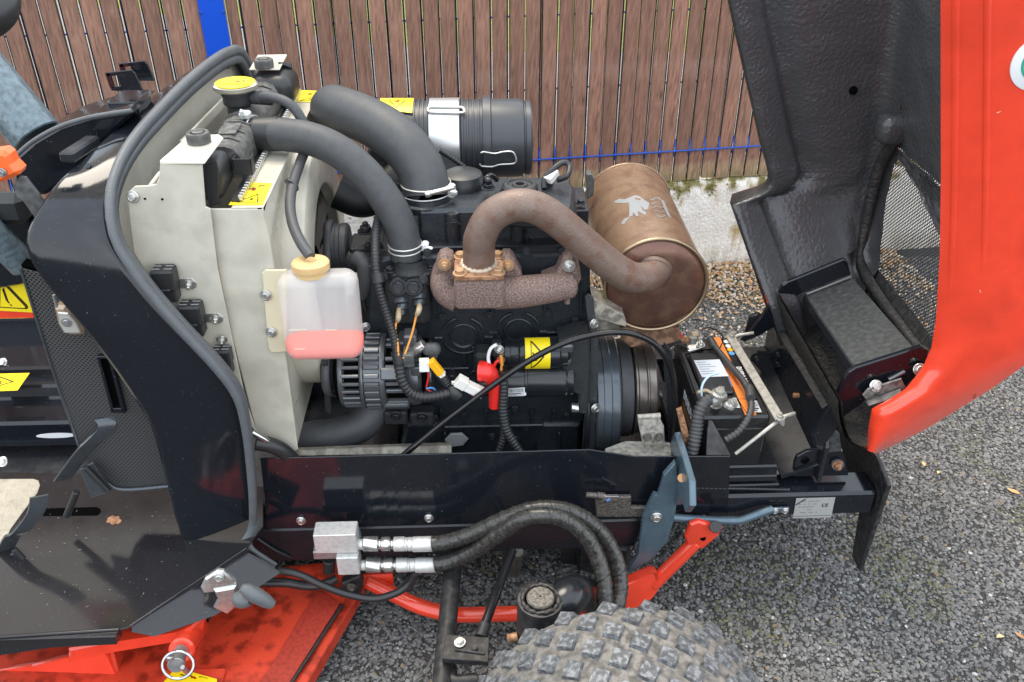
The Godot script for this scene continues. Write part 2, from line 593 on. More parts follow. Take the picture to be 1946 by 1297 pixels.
# dark blue-black paint with sparse dust and short scratches
func speck_image(base: Vector3, dust := 900) -> ImageTexture:
	var im := Image.create(1024, 1024, false, Image.FORMAT_RGB8)
	im.fill(lin(base.x, base.y, base.z))
	var r := RandomNumberGenerator.new()
	r.seed = 3
	for i in dust:
		var c := lin(0.06, 0.06, 0.06).lerp(lin(0.3, 0.3, 0.29), pow(r.randf(), 4.0))
		var w := 1 + int(pow(r.randf(), 3.0) * 4)
		im.fill_rect(Rect2i(r.randi() % 1020, r.randi() % 1020, w, 1 + r.randi() % 3), c)
	for i in 26:
		var x := r.randf() * 1024
		var y := r.randf() * 1024
		var a := r.randf() * TAU
		var l := r.randf_range(4, 26)
		for k in int(l):
			im.set_pixel(int(x + cos(a) * k + 2048) % 1024, int(y + sin(a) * k + 2048) % 1024, lin(0.08, 0.08, 0.08))
	return ImageTexture.create_from_image(im)
func rust_image(a: Color, b: Color, amount: float, freq := 0.02) -> ImageTexture:
	var n := FastNoiseLite.new()
	n.seed = int(amount * 100 + a.r * 1000)
	n.frequency = freq
	n.fractal_octaves = 5
	var nim := n.get_seamless_image(384, 384)
	var n2 := FastNoiseLite.new()
	n2.seed = 31
	n2.frequency = 0.2
	var f := n2.get_seamless_image(384, 384)
	var im := Image.create(384, 384, false, Image.FORMAT_RGB8)
	for y in 384:
		for x in 384:
			var t := nim.get_pixel(x, y).r
			var k := smoothstep(1.0 - amount - 0.25, 1.0 - amount + 0.2, t)
			var c = a.lerp(b, k) * (0.82 + 0.36 * f.get_pixel(x, y).r)
			im.set_pixel(x, y, Color(c.r, c.g, c.b).linear_to_srgb())
	return ImageTexture.create_from_image(im)
func more_materials():
	tri(mat("resin_dull", Color(0.05, 0.049, 0.047), 0.5, 0.0, {"albedo_texture": noise_tex(0.03, [0.0, g(0.35), 0.5, g(0.7), 1.0, g(1.0)], 512, 6, 61), "normal_enabled": true, "normal_texture": normal_tex(0.06, 8.0, 512, 4, 62), "normal_scale": 0.5}), 4.0)
	tri(mat("dusty_sheen", Color(0.105, 0.114, 0.115), 0.34, 0.1, {"albedo_texture": noise_tex(0.03, [0.0, g(0.55), 0.5, g(0.75), 1.0, g(1.0)], 512, 6, 63)}), 5.0)
	mat("weld_grey", Color(0.20, 0.20, 0.20), 0.35, 0.5)
	tri(mat("zinc_dull", Color(0.40, 0.39, 0.37), 0.45, 0.5, {"albedo_texture": noise_tex(0.03, [0.0, g(0.5), 0.5, g(0.85), 1.0, g(1.0)], 256, 5, 64)}), 9.0)
	tri(mat("galvanised", Color(0.52, 0.50, 0.45), 0.45, 0.4, {"albedo_texture": noise_tex(0.04, [0.0, g(0.75), 0.5, g(0.92), 1.0, g(1.0)], 256, 3, 65)}), 6.0)
	mat("green_print", Color(0.02, 0.30, 0.19), 0.4)
	mat("scratch", Color(0.85, 0.45, 0.36), 0.5)
	tri(mat("battery_black", Color(0.014, 0.015, 0.016), 0.4, 0.0, {"roughness_texture": noise_tex(0.02, [0.0, g(0.6), 1.0, g(1.0)], 256, 5, 66)}), 6.0)
	tri(mat("lead", Color(0.50, 0.49, 0.46), 0.5, 0.5, {"albedo_texture": noise_tex(0.06, [0.0, g(0.4), 0.5, g(0.85), 1.0, g(1.0)], 256, 5, 67)}), 20.0)
	mat("conduit_grey", Color(0.045, 0.046, 0.047), 0.5)
	mat("pale_cable", Color(0.42, 0.55, 0.62), 0.4)
	tri(mat("rusty_flange", Color(1, 1, 1), 0.55, 0.3, {"albedo_texture": rust_image(Color(0.40, 0.22, 0.12), Color(0.22, 0.10, 0.05), 0.4)}), 9.0)
	tri(mat("rusty_plate", Color(1, 1, 1), 0.6, 0.3, {"albedo_texture": rust_image(Color(0.27, 0.16, 0.10), Color(0.13, 0.07, 0.04), 0.5)}), 6.0)
	tri(mat("weld_pale", Color(0.52, 0.42, 0.33), 0.5, 0.4), 4.0)
	tri(mat("cleaner_black", Color(0.045, 0.049, 0.055), 0.38), 4.0)
	tri(mat("duct_black", Color(0.012, 0.012, 0.013), 0.5), 4.0)
	tri(mat("bright_strap", Color(0.62, 0.63, 0.63), 0.3, 0.75), 4.0)
	mat("clamp_lug", Color(0.55, 0.56, 0.54), 0.4, 0.3)
	tri(mat("tyre", Color(0.20, 0.187, 0.168), 0.8, 0.0, {"albedo_texture": noise_tex(0.02, [0.0, g(0.5), 0.45, g(0.8), 0.7, g(1.0), 1.0, g(1.0)], 512, 5, 51), "normal_enabled": true, "normal_texture": normal_tex(0.12, 10.0, 512, 4, 52), "normal_scale": 0.3}), 6.0)
	tri(mat("tread", Color(0.20, 0.212, 0.225), 0.42, 0.0, {"albedo_texture": noise_tex(0.02, [0.0, g(0.45), 0.45, g(0.62), 0.58, g(0.8), 0.66, g(1.0), 1.0, Color(1.0, 0.97, 0.92)], 512, 5, 53), "normal_enabled": true, "normal_texture": normal_tex(0.12, 10.0, 512, 4, 52), "normal_scale": 0.3}), 9.0)
	tri(mat("grease", Color(0.07, 0.06, 0.055), 0.45, 0.0, {"albedo_texture": noise_tex(0.06, [0.0, g(0.2), 0.6, g(0.6), 1.0, Color(1, 0.8, 0.8)], 256, 5, 54)}), 12.0)
	mat("rod_polish", Color(0.03, 0.03, 0.032), 0.1, 0.4)
	tri(mat("valve_metal", Color(0.70, 0.69, 0.66), 0.40, 0.4, {"albedo_texture": noise_tex(0.03, [0.0, g(0.86), 0.5, g(0.96), 1.0, g(1.0)], 256, 4, 55)}), 12.0)
	tri(mat("wrapped_hose", Color(0.12, 0.116, 0.105), 0.3, 0.1, {"albedo_texture": noise_tex(0.04, [0.0, g(0.25), 0.5, g(0.6), 1.0, g(1.0)], 512, 6, 56)}), 8.0)
	mat("rubber_line", Color(0.02, 0.02, 0.021), 0.35)
	tri(mat("red_dark", Color(0.42, 0.035, 0.018), 0.5, 0.0, {"albedo_texture": noise_tex(0.04, [0.0, g(0.75), 0.5, g(0.92), 1.0, g(1.0)], 512, 6, 57)}), 5.0)
	tri(mat("pale_patch", Color(0.36, 0.37, 0.38), 0.5), 4.0)
	tri(mat("grimy_pale", Color(0.50, 0.47, 0.41), 0.55, 0.1, {"albedo_texture": noise_tex(0.03, [0.0, g(0.55), 0.45, g(0.85), 1.0, g(1.0)], 512, 4, 44)}), 5.0)
	mat("boot_tan", Color(0.40, 0.31, 0.20), 0.5)
	tri(mat("alloy_black", Color(0.12, 0.127, 0.135), 0.32, 0.55), 4.0)
	mat("gloss_plain", Color(0.011, 0.013, 0.016), 0.25)
	mat("yellow_plug", Color(0.82, 0.42, 0.01), 0.4)
	mat("clamp_wire", Color(0.66, 0.66, 0.63), 0.35, 0.6)
	mat("cap_metal", Color(0.62, 0.58, 0.48), 0.3, 0.8)
	mat("relay_print", Color(0.28, 0.28, 0.28), 0.5)
	var bm := mat("bottle", Color(0.84, 0.83, 0.80), 0.35)
	bm.transparency = BaseMaterial3D.TRANSPARENCY_ALPHA
	bm.albedo_color.a = 0.32
	mat("bottle_flange", Color(0.66, 0.60, 0.42), 0.45)
	tri(mat("dusty_dark", Color(0.085, 0.083, 0.085), 0.5, 0.2, {"albedo_texture": noise_tex(0.02, [0.0, g(0.35), 0.5, g(0.6), 0.75, g(0.8), 1.0, g(1.0)], 512, 6, 33)}), 5.0)
	tri(mat("grimy", Color(0.22, 0.20, 0.175), 0.55, 0.35, {"albedo_texture": noise_tex(0.03, [0.0, g(0.4), 0.5, g(0.8), 1.0, g(1.0)], 512, 6, 34)}), 9.0)
	tri(mat("column", Color(0.15, 0.20, 0.225), 0.28, 0.25, {"albedo_texture": noise_tex(0.03, [0.0, g(0.7), 0.42, g(0.8), 0.55, g(0.97), 1.0, g(1.0)], 512, 4, 35)}), 5.0)
	tri(mat("lever_grey", Color(0.17, 0.175, 0.17), 0.5, 0.3, {"albedo_texture": noise_tex(0.03, [0.0, g(0.6), 1.0, g(1.0)], 256, 4, 36)}), 7.0)
	mat("orange_grip", Color(0.88, 0.15, 0.035), 0.3)
	mat("amber_rim", Color(0.40, 0.31, 0.22), 0.3, 0.4)
	mat("lamp_silver", Color(0.62, 0.60, 0.55), 0.3, 0.5)
	tri(mat("floor_black", Color(1, 1, 1), 0.17, 0.0, {"albedo_texture": speck_image(Vector3(0.0195, 0.019, 0.0205), 1500), "roughness_texture": mats["gloss_black"].roughness_texture}), 2.2)
	mats["floor_black"].roughness = 0.15
	mats["red"].clearcoat_enabled = true
	mats["red"].clearcoat = 0.6
	mats["red"].clearcoat_roughness = 0.12


# ---------- the yard ----------
const FENCE_AT := Vector3(0.7, 0, -1.36)
const FENCE_TURN := 7.5
func along_fence(x: float, y: float, z: float) -> Vector3:
	return FENCE_AT + Vector3(x, y, z).rotated(Vector3.UP, deg_to_rad(FENCE_TURN))
func stone_mesh(seed_: int, flat: float) -> ArrayMesh:
	var r := RandomNumberGenerator.new()
	r.seed = seed_
	var st := s()
	st.set_smooth_group(-1)
	var rows := []
	for i in 4:
		var row := []
		for j in 6:
			var th := PI * (0.12 + 0.76 * i / 3.0)
			var a := TAU * (j + 0.5 * (i % 2)) / 6
			var k := r.randf_range(0.72, 1.12)
			row.append(Vector3(sin(th) * cos(a) * k, cos(th) * flat * r.randf_range(0.8, 1.1), sin(th) * sin(a) * k))
		rows.append(row)
	for i in 3:
		for j in 6:
			var j2 := (j + 1) % 6
			face(st, [rows[i][j], rows[i][j2], rows[i + 1][j2]], rows[i][j] + rows[i + 1][j2])
			face(st, [rows[i][j], rows[i + 1][j2], rows[i + 1][j]], rows[i][j] + rows[i + 1][j2])
	face(st, rows[0], Vector3.UP)
	return done(st)
func scatter(called: String, mesh: Mesh, m: Material, places: Array, colors: Array, parent: Node = self) -> MultiMeshInstance3D:
	var mm := MultiMesh.new()
	mm.transform_format = MultiMesh.TRANSFORM_3D
	mm.use_colors = true
	mm.mesh = mesh
	mm.instance_count = places.size()
	for i in places.size():
		mm.set_instance_transform(i, places[i])
		mm.set_instance_color(i, colors[i])
	var o := MultiMeshInstance3D.new()
	o.name = called
	o.multimesh = mm
	o.material_override = m
	parent.add_child(o, true)
	o.set_meta("kind", "stuff")
	return o
func build_ground():
	make_materials()
	more_materials()
	var st := s()
	st.set_smooth_group(0)
	quad(st, Vector3(-60, 0, -60), Vector3(60, 0, -60), Vector3(60, 0, 60), Vector3(-60, 0, 60))
	var m := tri(mat("asphalt", Color(0.115, 0.112, 0.108), 0.85, 0.0, {"albedo_texture": noise_tex(0.09, [0.0, g(0.35), 0.5, g(0.75), 1.0, g(1.0)], 512, 4, 8), "normal_enabled": true, "normal_texture": normal_tex(0.16, 14.0, 512, 3, 2), "normal_scale": 1.0}), 5.0)
	var o := put("asphalt_ground", done(st), m, self, "dark asphalt yard of coarse grey chippings")
	tag(o, "", "ground", "", "structure")
	# the chippings that make its surface
	var cm := mat("chipping", Color(1, 1, 1), 0.75, 0.0, {"vertex_color_use_as_albedo": true})
	var patch := FastNoiseLite.new()
	patch.frequency = 2.2
	patch.seed = 4
	for k in 3:
		var pl := []
		var cl := []
		var mesh := stone_mesh(40 + k, 0.42)
		for i in 75000:
			var x := rng.randf_range(-1.5, 1.75)
			var z := rng.randf_range(-1.36, 0.45)
			if x < -0.3 and z < -0.6: continue
			var sz := 0.0022 + 0.0028 * pow(rng.randf(), 1.6)
			var b := Basis.from_euler(Vector3(rng.randf_range(-0.35, 0.35), rng.randf() * TAU, rng.randf_range(-0.35, 0.35))).scaled_local(Vector3(sz * rng.randf_range(0.8, 1.5), sz, sz))
			pl.append(Transform3D(b, Vector3(x, rng.randf_range(-0.0006, 0.0016), z)))
			var t := pow(rng.randf(), 1.7)
			var c := Color(0.095, 0.093, 0.091).lerp(Color(0.215, 0.21, 0.203), t)
			if rng.randf() < 0.011: c = Color(0.42, 0.41, 0.39)
			elif rng.randf() < 0.02: c = Color(0.20, 0.15, 0.09)
			var moss := patch.get_noise_2d(x, z)
			if moss > 0.28 and rng.randf() < 0.4: c = c.lerp(Color(0.10, 0.105, 0.035), 0.6)
			cl.append(c)
		tag(scatter("asphalt_chippings", mesh, cm, pl, cl), "loose and bound grey stone chippings over the asphalt", "chippings")
	# pale gravel washed up against the wall
	var pl := []
	var cl := []
	for i in 7500:
		var u := rng.randf_range(-0.75, 0.65)
		var w := pow(rng.randf(), 1.5) * 0.46
		if w > 0.27 + 0.12 * sin(u * 11.0) and rng.randf() < 0.7: continue
		var p := along_fence(u, 0.0, 0.045 + w)
		var sz := rng.randf_range(0.0022, 0.0072) * (1.0 - w * 0.8)
		pl.append(Transform3D(Basis.from_euler(Vector3(rng.randf() * 0.7, rng.randf() * TAU, rng.randf() * 0.7)).scaled_local(Vector3(sz * rng.randf_range(0.8, 1.4), sz, sz)), p + Vector3.UP * (0.003 + rng.randf() * 0.012 * (1.0 - w * 2.0))))
		var h := rng.randf()
		cl.append(Color(0.60, 0.54, 0.44).lerp(Color(0.46, 0.26, 0.10), h) if rng.randf() < 0.75 else Color(0.24, 0.17, 0.11).lerp(Color(0.62, 0.60, 0.56), rng.randf()))
	tag(scatter("gravel", stone_mesh(77, 0.75), cm, pl, cl), "tan and white gravel scattered at the foot of the pale wall", "gravel")
	# ground behind the fence: pale stones, then lawn
	st = s()
	var a := []
	for q in [[-4.2, -0.09], [2.6, -0.09], [2.6, -1.2], [-0.6, -1.7], [-4.2, -4.2]]: a.append(along_fence(q[0], 0.245, q[1]))
	face(st, a, Vector3.UP)
	o = part("stone_bed", st, tri(mat("bed", Color(0.46, 0.45, 0.41), 0.9, 0.0, {"albedo_texture": noise_tex(0.12, [0.0, g(0.1), 0.42, g(0.3), 0.55, g(0.9), 1.0, g(1.0)], 512, 3, 5)}), 6.0), self, "bed of pale stones behind the slatted fence")
	tag(o, "", "ground", "", "structure")
	st = s()
	a = []
	for q in [[-30, -0.1], [30, -0.1], [30, -40], [-30, -40]]: a.append(along_fence(q[0], 0.24, q[1]))
	face(st, a, Vector3.UP)
	o = part("lawn", st, tri(mat("grass", Color(0.34, 0.38, 0.06), 0.9, 0.0, {"albedo_texture": noise_tex(0.05, [0.0, g(0.4), 1.0, g(1.0)], 512, 5, 5)}), 3.0), self, "bright yellow-green lawn beyond the fence")
	tag(o, "", "lawn", "", "structure")
func build_wall():
	# low rendered wall, lumpy, its top edge mossy
	var root := thing("rendered_wall", "low cream rendered wall with moss along its top edge, under the fence", "wall", FENCE_AT)
	root.rotation_degrees.y = FENCE_TURN
	var n := FastNoiseLite.new()
	n.frequency = 9.0
	n.fractal_octaves = 5
	n.seed = 12
	var moss := FastNoiseLite.new()
	moss.frequency = 14.0
	moss.fractal_octaves = 4
	moss.seed = 3
	var rows := []
	var cols := []
	var x0 := -3.3
	var x1 := 1.5
	var nx := 520
	var sect := [[0.0, 0.035], [0.04, 0.036], [0.08, 0.034], [0.12, 0.033], [0.15, 0.034], [0.18, 0.033], [0.205, 0.032], [0.225, 0.030], [0.245, 0.030], [0.262, 0.028], [0.275, 0.022], [0.282, 0.012], [0.285, -0.01], [0.285, -0.05], [0.283, -0.085]]
	var st := s()
	st.set_smooth_group(0)
	for q in sect:
		var r := []
		var c := []
		for i in nx + 1:
			var x := lerpf(x0, x1, float(i) / nx)
			var d := n.get_noise_2d(x, q[0] * 1.5 + q[1]) * 0.007
			r.append(Vector3(x, q[0] + (d * 0.6 if q[0] > 0.26 else 0.0), q[1] + d))
			var base := Color(0.74, 0.69, 0.60).lerp(Color(0.82, 0.79, 0.73), clampf(0.5 + d * 90, 0, 1))
			var ms = moss.get_noise_2d(x, q[0] * 1.2 - q[1]) + (q[0] - 0.26) * 9.0
			if q[0] > 0.2: base = base.lerp(Color(0.33, 0.24, 0.08), clampf((ms + 0.08) * 2.2, 0, 0.75))
			if q[0] > 0.22: base = base.lerp(Color(0.13, 0.12, 0.02), clampf((ms - 0.14) * 5.0, 0, 0.9))
			if q[0] < 0.05: base = base.lerp(Color(0.36, 0.29, 0.20), 0.6 * clampf(0.6 + moss.get_noise_2d(x * 2.0, 4.0), 0, 1))
			var od = Vector2(x - 0.105, (q[0] - 0.12) * 0.8).length() + moss.get_noise_2d(x * 3.0, q[0] * 3.0) * 0.035
			base = base.lerp(Color(0.36, 0.25, 0.07), clampf((0.034 - od) * 60.0, 0, 0.9))
			c.append(base)
		rows.append(r)
		cols.append(c)
	for i in rows.size() - 1:
		for j in nx:
			for q in [[i, j], [i + 1, j], [i + 1, j + 1], [i, j], [i + 1, j + 1], [i, j + 1]]:
				st.set_color(cols[q[0]][q[1]])
				v(st, rows[q[0]][q[1]])
	part("render_face", st, tri(mat("render", Color(1, 1, 1), 0.9, 0.0, {"vertex_color_use_as_albedo": true, "albedo_texture": noise_tex(0.05, [0.0, g(0.8), 0.5, g(0.96), 1.0, g(1.0)], 512, 5, 15), "normal_enabled": true, "normal_texture": normal_tex(0.03, 12.0, 512, 6, 14), "normal_scale": 0.4}), 4.0), root)
	st = s()
	box(st, Vector3(-0.9, 0.13, -0.045), Vector3(4.79, 0.25, 0.09), 0.0)
	part("core", st, mat("core", Color(0.4, 0.38, 0.34), 0.9), root)
	# cushions of moss
	var pl := []
	var cl := []
	for i in 2600:
		var x := rng.randf_range(-1.1, 0.45)
		if moss.get_noise_2d(x * 1.6, 0.4) < 0.02: continue
		var y := 0.284 - pow(rng.randf(), 2.5) * 0.045
		var z := rng.randf_range(0.0, 0.018) if y > 0.275 else 0.0275
		pl.append(Transform3D(Basis.from_euler(Vector3(rng.randf() * 6, rng.randf() * 6, 0)).scaled_local(Vector3.ONE * rng.randf_range(0.0012, 0.0036)), Vector3(x, y, z)))
		cl.append(Color(0.10, 0.105, 0.018).lerp(Color(0.27, 0.22, 0.05), rng.randf()))
	scatter("moss", stone_mesh(5, 0.8), mat("moss", Color(1, 1, 1), 1.0, 0.0, {"vertex_color_use_as_albedo": true}), pl, cl, root)
# one timber slat, stained brown, its foot bare and weathered; rough sawn, with its own grain
func slat_mesh(seed_: int, h: float, w: float, d: float) -> ArrayMesh:
	var r := RandomNumberGenerator.new()
	r.seed = seed_
	var n := FastNoiseLite.new()
	n.seed = seed_
	n.frequency = 1.0
	n.fractal_octaves = 3
	var st := s()
	var nx := 15
	var ys := [0.0, 0.012, 0.025, 0.036, 0.044, 0.05, 0.056, 0.062, 0.068, 0.076, 0.09, 0.11]
	while ys[-1] < h - 0.03: ys.append(ys[-1] + 0.022)
	ys.append(h)
	var knots := []
	for i in 2: knots.append(Vector3(r.randf_range(-0.35, 0.35) * w, r.randf_range(0.12, 0.75), r.randf_range(0.003, 0.006)))
	var tone := r.randf_range(0.82, 1.2)
	var warm := r.randf_range(-0.012, 0.012)
	var worn_at := r.randf_range(0.335, 0.355)
	var worn := r.randf() * 0.8
	var bow := r.randf_range(-0.0016, 0.0016)
	var pos := []
	var col := []
	for y in ys:
		var pr := []
		var pc := []
		for i in nx:
			var t := float(i) / (nx - 1) * 2.0 - 1.0
			var x: float = t * w * 0.5
			var gx = x * 420.0 + n.get_noise_2d(y * 5.0, t) * 5.0
			var grain := n.get_noise_2d(gx, y * 4.0)
			var dz := grain * 0.0005
			var edge := clampf((absf(t) - 0.8) / 0.2, 0, 1)
			dz -= edge * edge * 0.0016
			pr.append(Vector3(x + bow * sin(y / h * PI), y, d * 0.5 + dz))
			var c := Color(0.25 + warm, 0.130, 0.088) * tone * (0.94 + grain * 0.62)
			var bare := Color(0.36, 0.245, 0.145) * (0.9 + grain * 0.5)
			var foot := smoothstep(0.062, 0.044, y + n.get_noise_2d(x * 300.0, 3.0) * 0.012)
			c = c.lerp(bare, foot * 0.9)
			c = c.lerp(Color(0.12, 0.115, 0.04), smoothstep(0.03, 0.0, y + n.get_noise_2d(x * 200.0, 9.0) * 0.03) * 0.6)
			c = c.lerp(Color(0.32, 0.20, 0.15), smoothstep(0.022, 0.012, absf(y - worn_at + n.get_noise_2d(x * 500.0, 1.0) * 0.005)) * worn * 0.7)
			for k in knots:
				var kd := Vector2(x - k.x, (y - k.y) * 0.7).length()
				c = c.lerp(Color(0.36, 0.22, 0.14) if kd > k.z * 0.55 else Color(0.07, 0.035, 0.02), smoothstep(k.z, k.z * 0.6, kd) * 0.8)
			pc.append(c)
		pos.append(pr)
		col.append(pc)
	st.set_smooth_group(0)
	for i in pos.size() - 1:
		for j in nx - 1:
			for q in [[i, j], [i + 1, j], [i + 1, j + 1], [i, j], [i + 1, j + 1], [i, j + 1]]:
				st.set_color(col[q[0]][q[1]])
				v(st, pos[q[0]][q[1]])
	st.set_color(Color(0.10, 0.062, 0.042))
	var e: float = pos[0][0].z
	face(st, [Vector3(-w / 2, 0, e), Vector3(-w / 2, h, e), Vector3(-w / 2, h, -d / 2), Vector3(-w / 2, 0, -d / 2)], Vector3.LEFT)
	face(st, [Vector3(w / 2, 0, e), Vector3(w / 2, h, e), Vector3(w / 2, h, -d / 2), Vector3(w / 2, 0, -d / 2)], Vector3.RIGHT)
	face(st, [Vector3(w / 2, 0, -d / 2), Vector3(w / 2, h, -d / 2), Vector3(-w / 2, h, -d / 2), Vector3(-w / 2, 0, -d / 2)], Vector3.FORWARD)
	face(st, [Vector3(w / 2, h, -d / 2), Vector3(w / 2, h, e), Vector3(-w / 2, h, e), Vector3(-w / 2, h, -d / 2)], Vector3.UP)
	return done(st)
func build_fence():
	var root := thing("slatted_fence", "brown stained timber slat fence threaded through blue wire mesh, behind the mower", "fence", FENCE_AT)
	root.rotation_degrees.y = FENCE_TURN
	var wood := tri(mat("slat_wood", Color(1, 1, 1), 0.72, 0.0, {"vertex_color_use_as_albedo": true, "normal_enabled": true, "normal_texture": normal_tex(0.05, 7.0, 512, 4, 3), "normal_scale": 0.25}), 6.0)
	mats["slat_wood"].uv1_scale = Vector3(26, 1.6, 26)
	var variants := []
	for k in 12: variants.append(slat_mesh(100 + k, 1.0, 0.0385, 0.013))
	var blue := mat("blue_wire_coat", Color(0.008, 0.075, 0.40), 0.3)
	var navy := mat("navy_wire", Color(0.003, 0.010, 0.055), 0.45)
	# right of the post the mesh pitch is 45.5 mm, left of it 47.5 mm
	var gaps := []
	for k in 46: gaps.append(-1.314 + 0.0457 * k)
	for k in 34: gaps.append(-1.4085 - 0.0475 * k)
	var vw := s()
	rod(vw, Vector3(0, 0, 0), Vector3(0, 1.0, 0), 0.0023, 8)
	var vmesh := done(vw)
	var bend := s()
	tube(bend, smooth_path([Vector3(0, -0.02, -0.004), Vector3(0, -0.005, 0.004), Vector3(0, 0.0, 0.0062), Vector3(0, 0.01, 0.004), Vector3(0, 0.034, -0.003)], 5), 0.0023, 8)
	var bmesh := done(bend)
	for i in gaps.size():
		var x: float = gaps[i]
		put("wire", vmesh, navy, root, "", Transform3D(Basis.IDENTITY, Vector3(x, 0.282, -0.0065)))
		put("wire_fold", bmesh, blue, root, "", Transform3D(Basis.IDENTITY, Vector3(x, 0.384, 0.0035)))
		var dx := 0.0457 if x > -1.35 else -0.0475
		if x > 0.7: continue
		var sx: float = x + dx * 0.5 + rng.randf_range(-0.0012, 0.0012)
		if i == 0: put("slat", variants[3], wood, root, "", Transform3D(Basis.IDENTITY.scaled(Vector3(0.7, 1, 1)), Vector3(-1.333, 0.286, 0)))
		var b := Basis.from_euler(Vector3(0, rng.randf_range(-0.07, 0.03), rng.randf_range(-0.0025, 0.0025)))
		put("slat", variants[(i * 7 + i / 12) % 12], wood, root, "", Transform3D(b, Vector3(sx, 0.286 + rng.randf_range(0, 0.004), rng.randf_range(-0.001, 0.001))))
	for y in [0.384, 0.584, 0.784, 0.984]:
		for side in [[-1.345, 0.78], [-3.03, -1.415]]:
			var st := s()
			rod(st, Vector3(side[0], y, 0.0105 if y < 0.4 else -0.0105), Vector3(side[1], y, 0.0105 if y < 0.4 else -0.0105), 0.0026, 8)
			part("cross_wire", st, blue, root)
	var st := s()
	box(st, Vector3(-1.381, 0.79, 0.004), Vector3(0.062, 1.01, 0.03), 0.003)
	part("post", st, tri(mat("blue_post", Color(0.004, 0.075, 0.55), 0.3), 3.0), root, "bright blue steel fence post")
	for y in [0.72, 0.83]:
		for x in [-1.409, -1.353]: bolt(Vector3(x, y, 0.019), Vector3.BACK, 0.007, blue, root, false, "rivet")


# ---------- chassis ----------
func build_frame():
	var skirt := plate("side_skirt", [[494, 872], [800, 864], [1120, 855], [1206, 868], [1388, 868], [1384, 977], [1225, 985], [812, 998], [508, 1006]], 0.0, 0.003, M("gloss_black"), mower, "glossy black side skirt below the engine")
	for p in [[572, 990], [815, 985]]: bolt(P(p[0], p[1], 0.0015), Vector3.BACK, 0.0125, M("zinc"), skirt)
	# folded return at the right end of the skirt, going back into the machine
	var st := s()
	prism(st, [P(1386, 869, -0.001), P(1384, 976, -0.001), P(1384, 976, -0.001) + Vector3(0, 0, -0.07), P(1386, 869, -0.001) + Vector3(0, 0, -0.07)], Vector3(-0.003, 0, 0), 0.0008)
	part("skirt_return", st, M("satin_black"), skirt)
	var rail := plate("chassis_rail", [[470, 1009], [800, 1001], [1230, 988], [1206, 1040], [880, 1053], [480, 1071]], -0.004, 0.045, M("satin_black"), mower, "dusty black lower chassis rail", 0.003)
	st = s()
	var w := smooth_path(PL([[488, 1024, -0.002], [512, 1040, 0.0], [530, 1050, 0.0], [552, 1060, -0.002]]), 5)
	tube(st, w, 0.0035, 8)
	part("weld_bead", st, M("satin_black"), rail)
	# far rail and cross members, seen under and behind the engine
	st = s()
	box(st, Vector3(0.1, 0.19, -0.47), Vector3(1.1, 0.10, 0.04), 0.003)
	part("far_rail", st, M("satin_black"))
	st = s()
	prism(st, PL([[520, 858, -0.05], [660, 852, -0.05], [858, 846, -0.05], [858, 862, -0.04], [520, 868, -0.04]]), Vector3(0, -0.01, -0.02), 0.001)
	part("rusty_crossbar", st, M("beige_dirty"))
	for x in [-0.2, 0.12, 0.36]:
		st = s()
		box(st, Vector3(x, 0.21, -0.24), Vector3(0.05, 0.04, 0.44), 0.003)
		part("cross_member", st, M("satin_black"))
	st = s()
	box(st, Vector3(0.08, 0.15, -0.26), Vector3(1.0, 0.006, 0.40), 0.001)
	part("belly_pan", st, M("satin_black"))
	st = s()
	box(st, Vector3(-0.75, 0.14, -0.27), Vector3(0.7, 0.11, 0.46), 0.01)
	part("body_underframe", st, M("satin_black"))
	# front tube, its shelf and rating plate
	st = s()
	box(st, Vector3(0.553, 0.2135, -0.03), Vector3(0.31, 0.054, 0.06), 0.005)
	var tubeo := part("front_tube", st, M("gloss_black"), mower, "square black front chassis tube")
	st = s()
	box(st, Vector3(0.47, 0.258, -0.085), Vector3(0.125, 0.03, 0.085), 0.003)
	box(st, Vector3(0.47, 0.244, -0.05), Vector3(0.125, 0.008, 0.06), 0.002)
	var shelf := part("battery_shelf", st, M("satin_black"), tubeo)
	bolt(P(1468, 893, -0.07) + Vector3(0, 0.001, 0), Vector3.UP, 0.012, M("zinc"), tubeo)
	st = s()
	w = even_path([P(1290, 927, -0.002), P(1500, 931, -0.002)], 0.004)
	var rr := []
	for i in w.size(): rr.append(0.0022 + 0.0008 * (i % 2))
	tube(st, w, rr, 8)
	part("weld_bead", st, M("satin_black"), tubeo)
	st = s()
	prism(st, PZ([[1514, 948], [1588, 946], [1580, 984], [1507, 986]], 0.0012), Vector3(0, 0, -0.001), 0.0002)
	var pl := part("rating_plate", st, M("label_grey"), tubeo, "worn silver rating plate with CE mark")
	print_on(pl, P(1514, 948, 0.0016), P(1588, 946, 0.0016), P(1507, 986, 0.0016), "plate")
	text("ce_mark", "CE", 0.011, M("ink"), pl, Transform3D(Basis.from_euler(Vector3(0, 0, 0.0)), P(1568, 961, 0.0018)), true)
	# bumper plate across the front
	st = s()
	var e := Vector3(0.71, 0.273, 0.018)
	prism(st, [e, Vector3(0.71, 0.046, 0.008), Vector3(0.71, 0.046, -0.03), Vector3(0.71, 0.15, -0.05), Vector3(0.71, 0.15, -0.34), Vector3(0.71, 0.275, -0.34), Vector3(0.71, 0.286, -0.04)], Vector3(0.009, 0, 0), 0.0018)
	part("bumper_plate", st, M("dusty_dark"), mower, "scuffed dark steel plate across the front")
	# hinge carrier: transverse plate with ears
	st = s()
	prism(st, [Vector3(0.60, 0.25, -0.02), Vector3(0.60, 0.25, -0.40), Vector3(0.60, 0.40, -0.40), Vector3(0.60, 0.40, -0.06), Vector3(0.60, 0.33, -0.02)], Vector3(0.008, 0, 0), 0.0015)
	var carrier := part("hinge_carrier", st, M("satin_black"), mower, "black plate that carries the hood hinge")
	st = s()
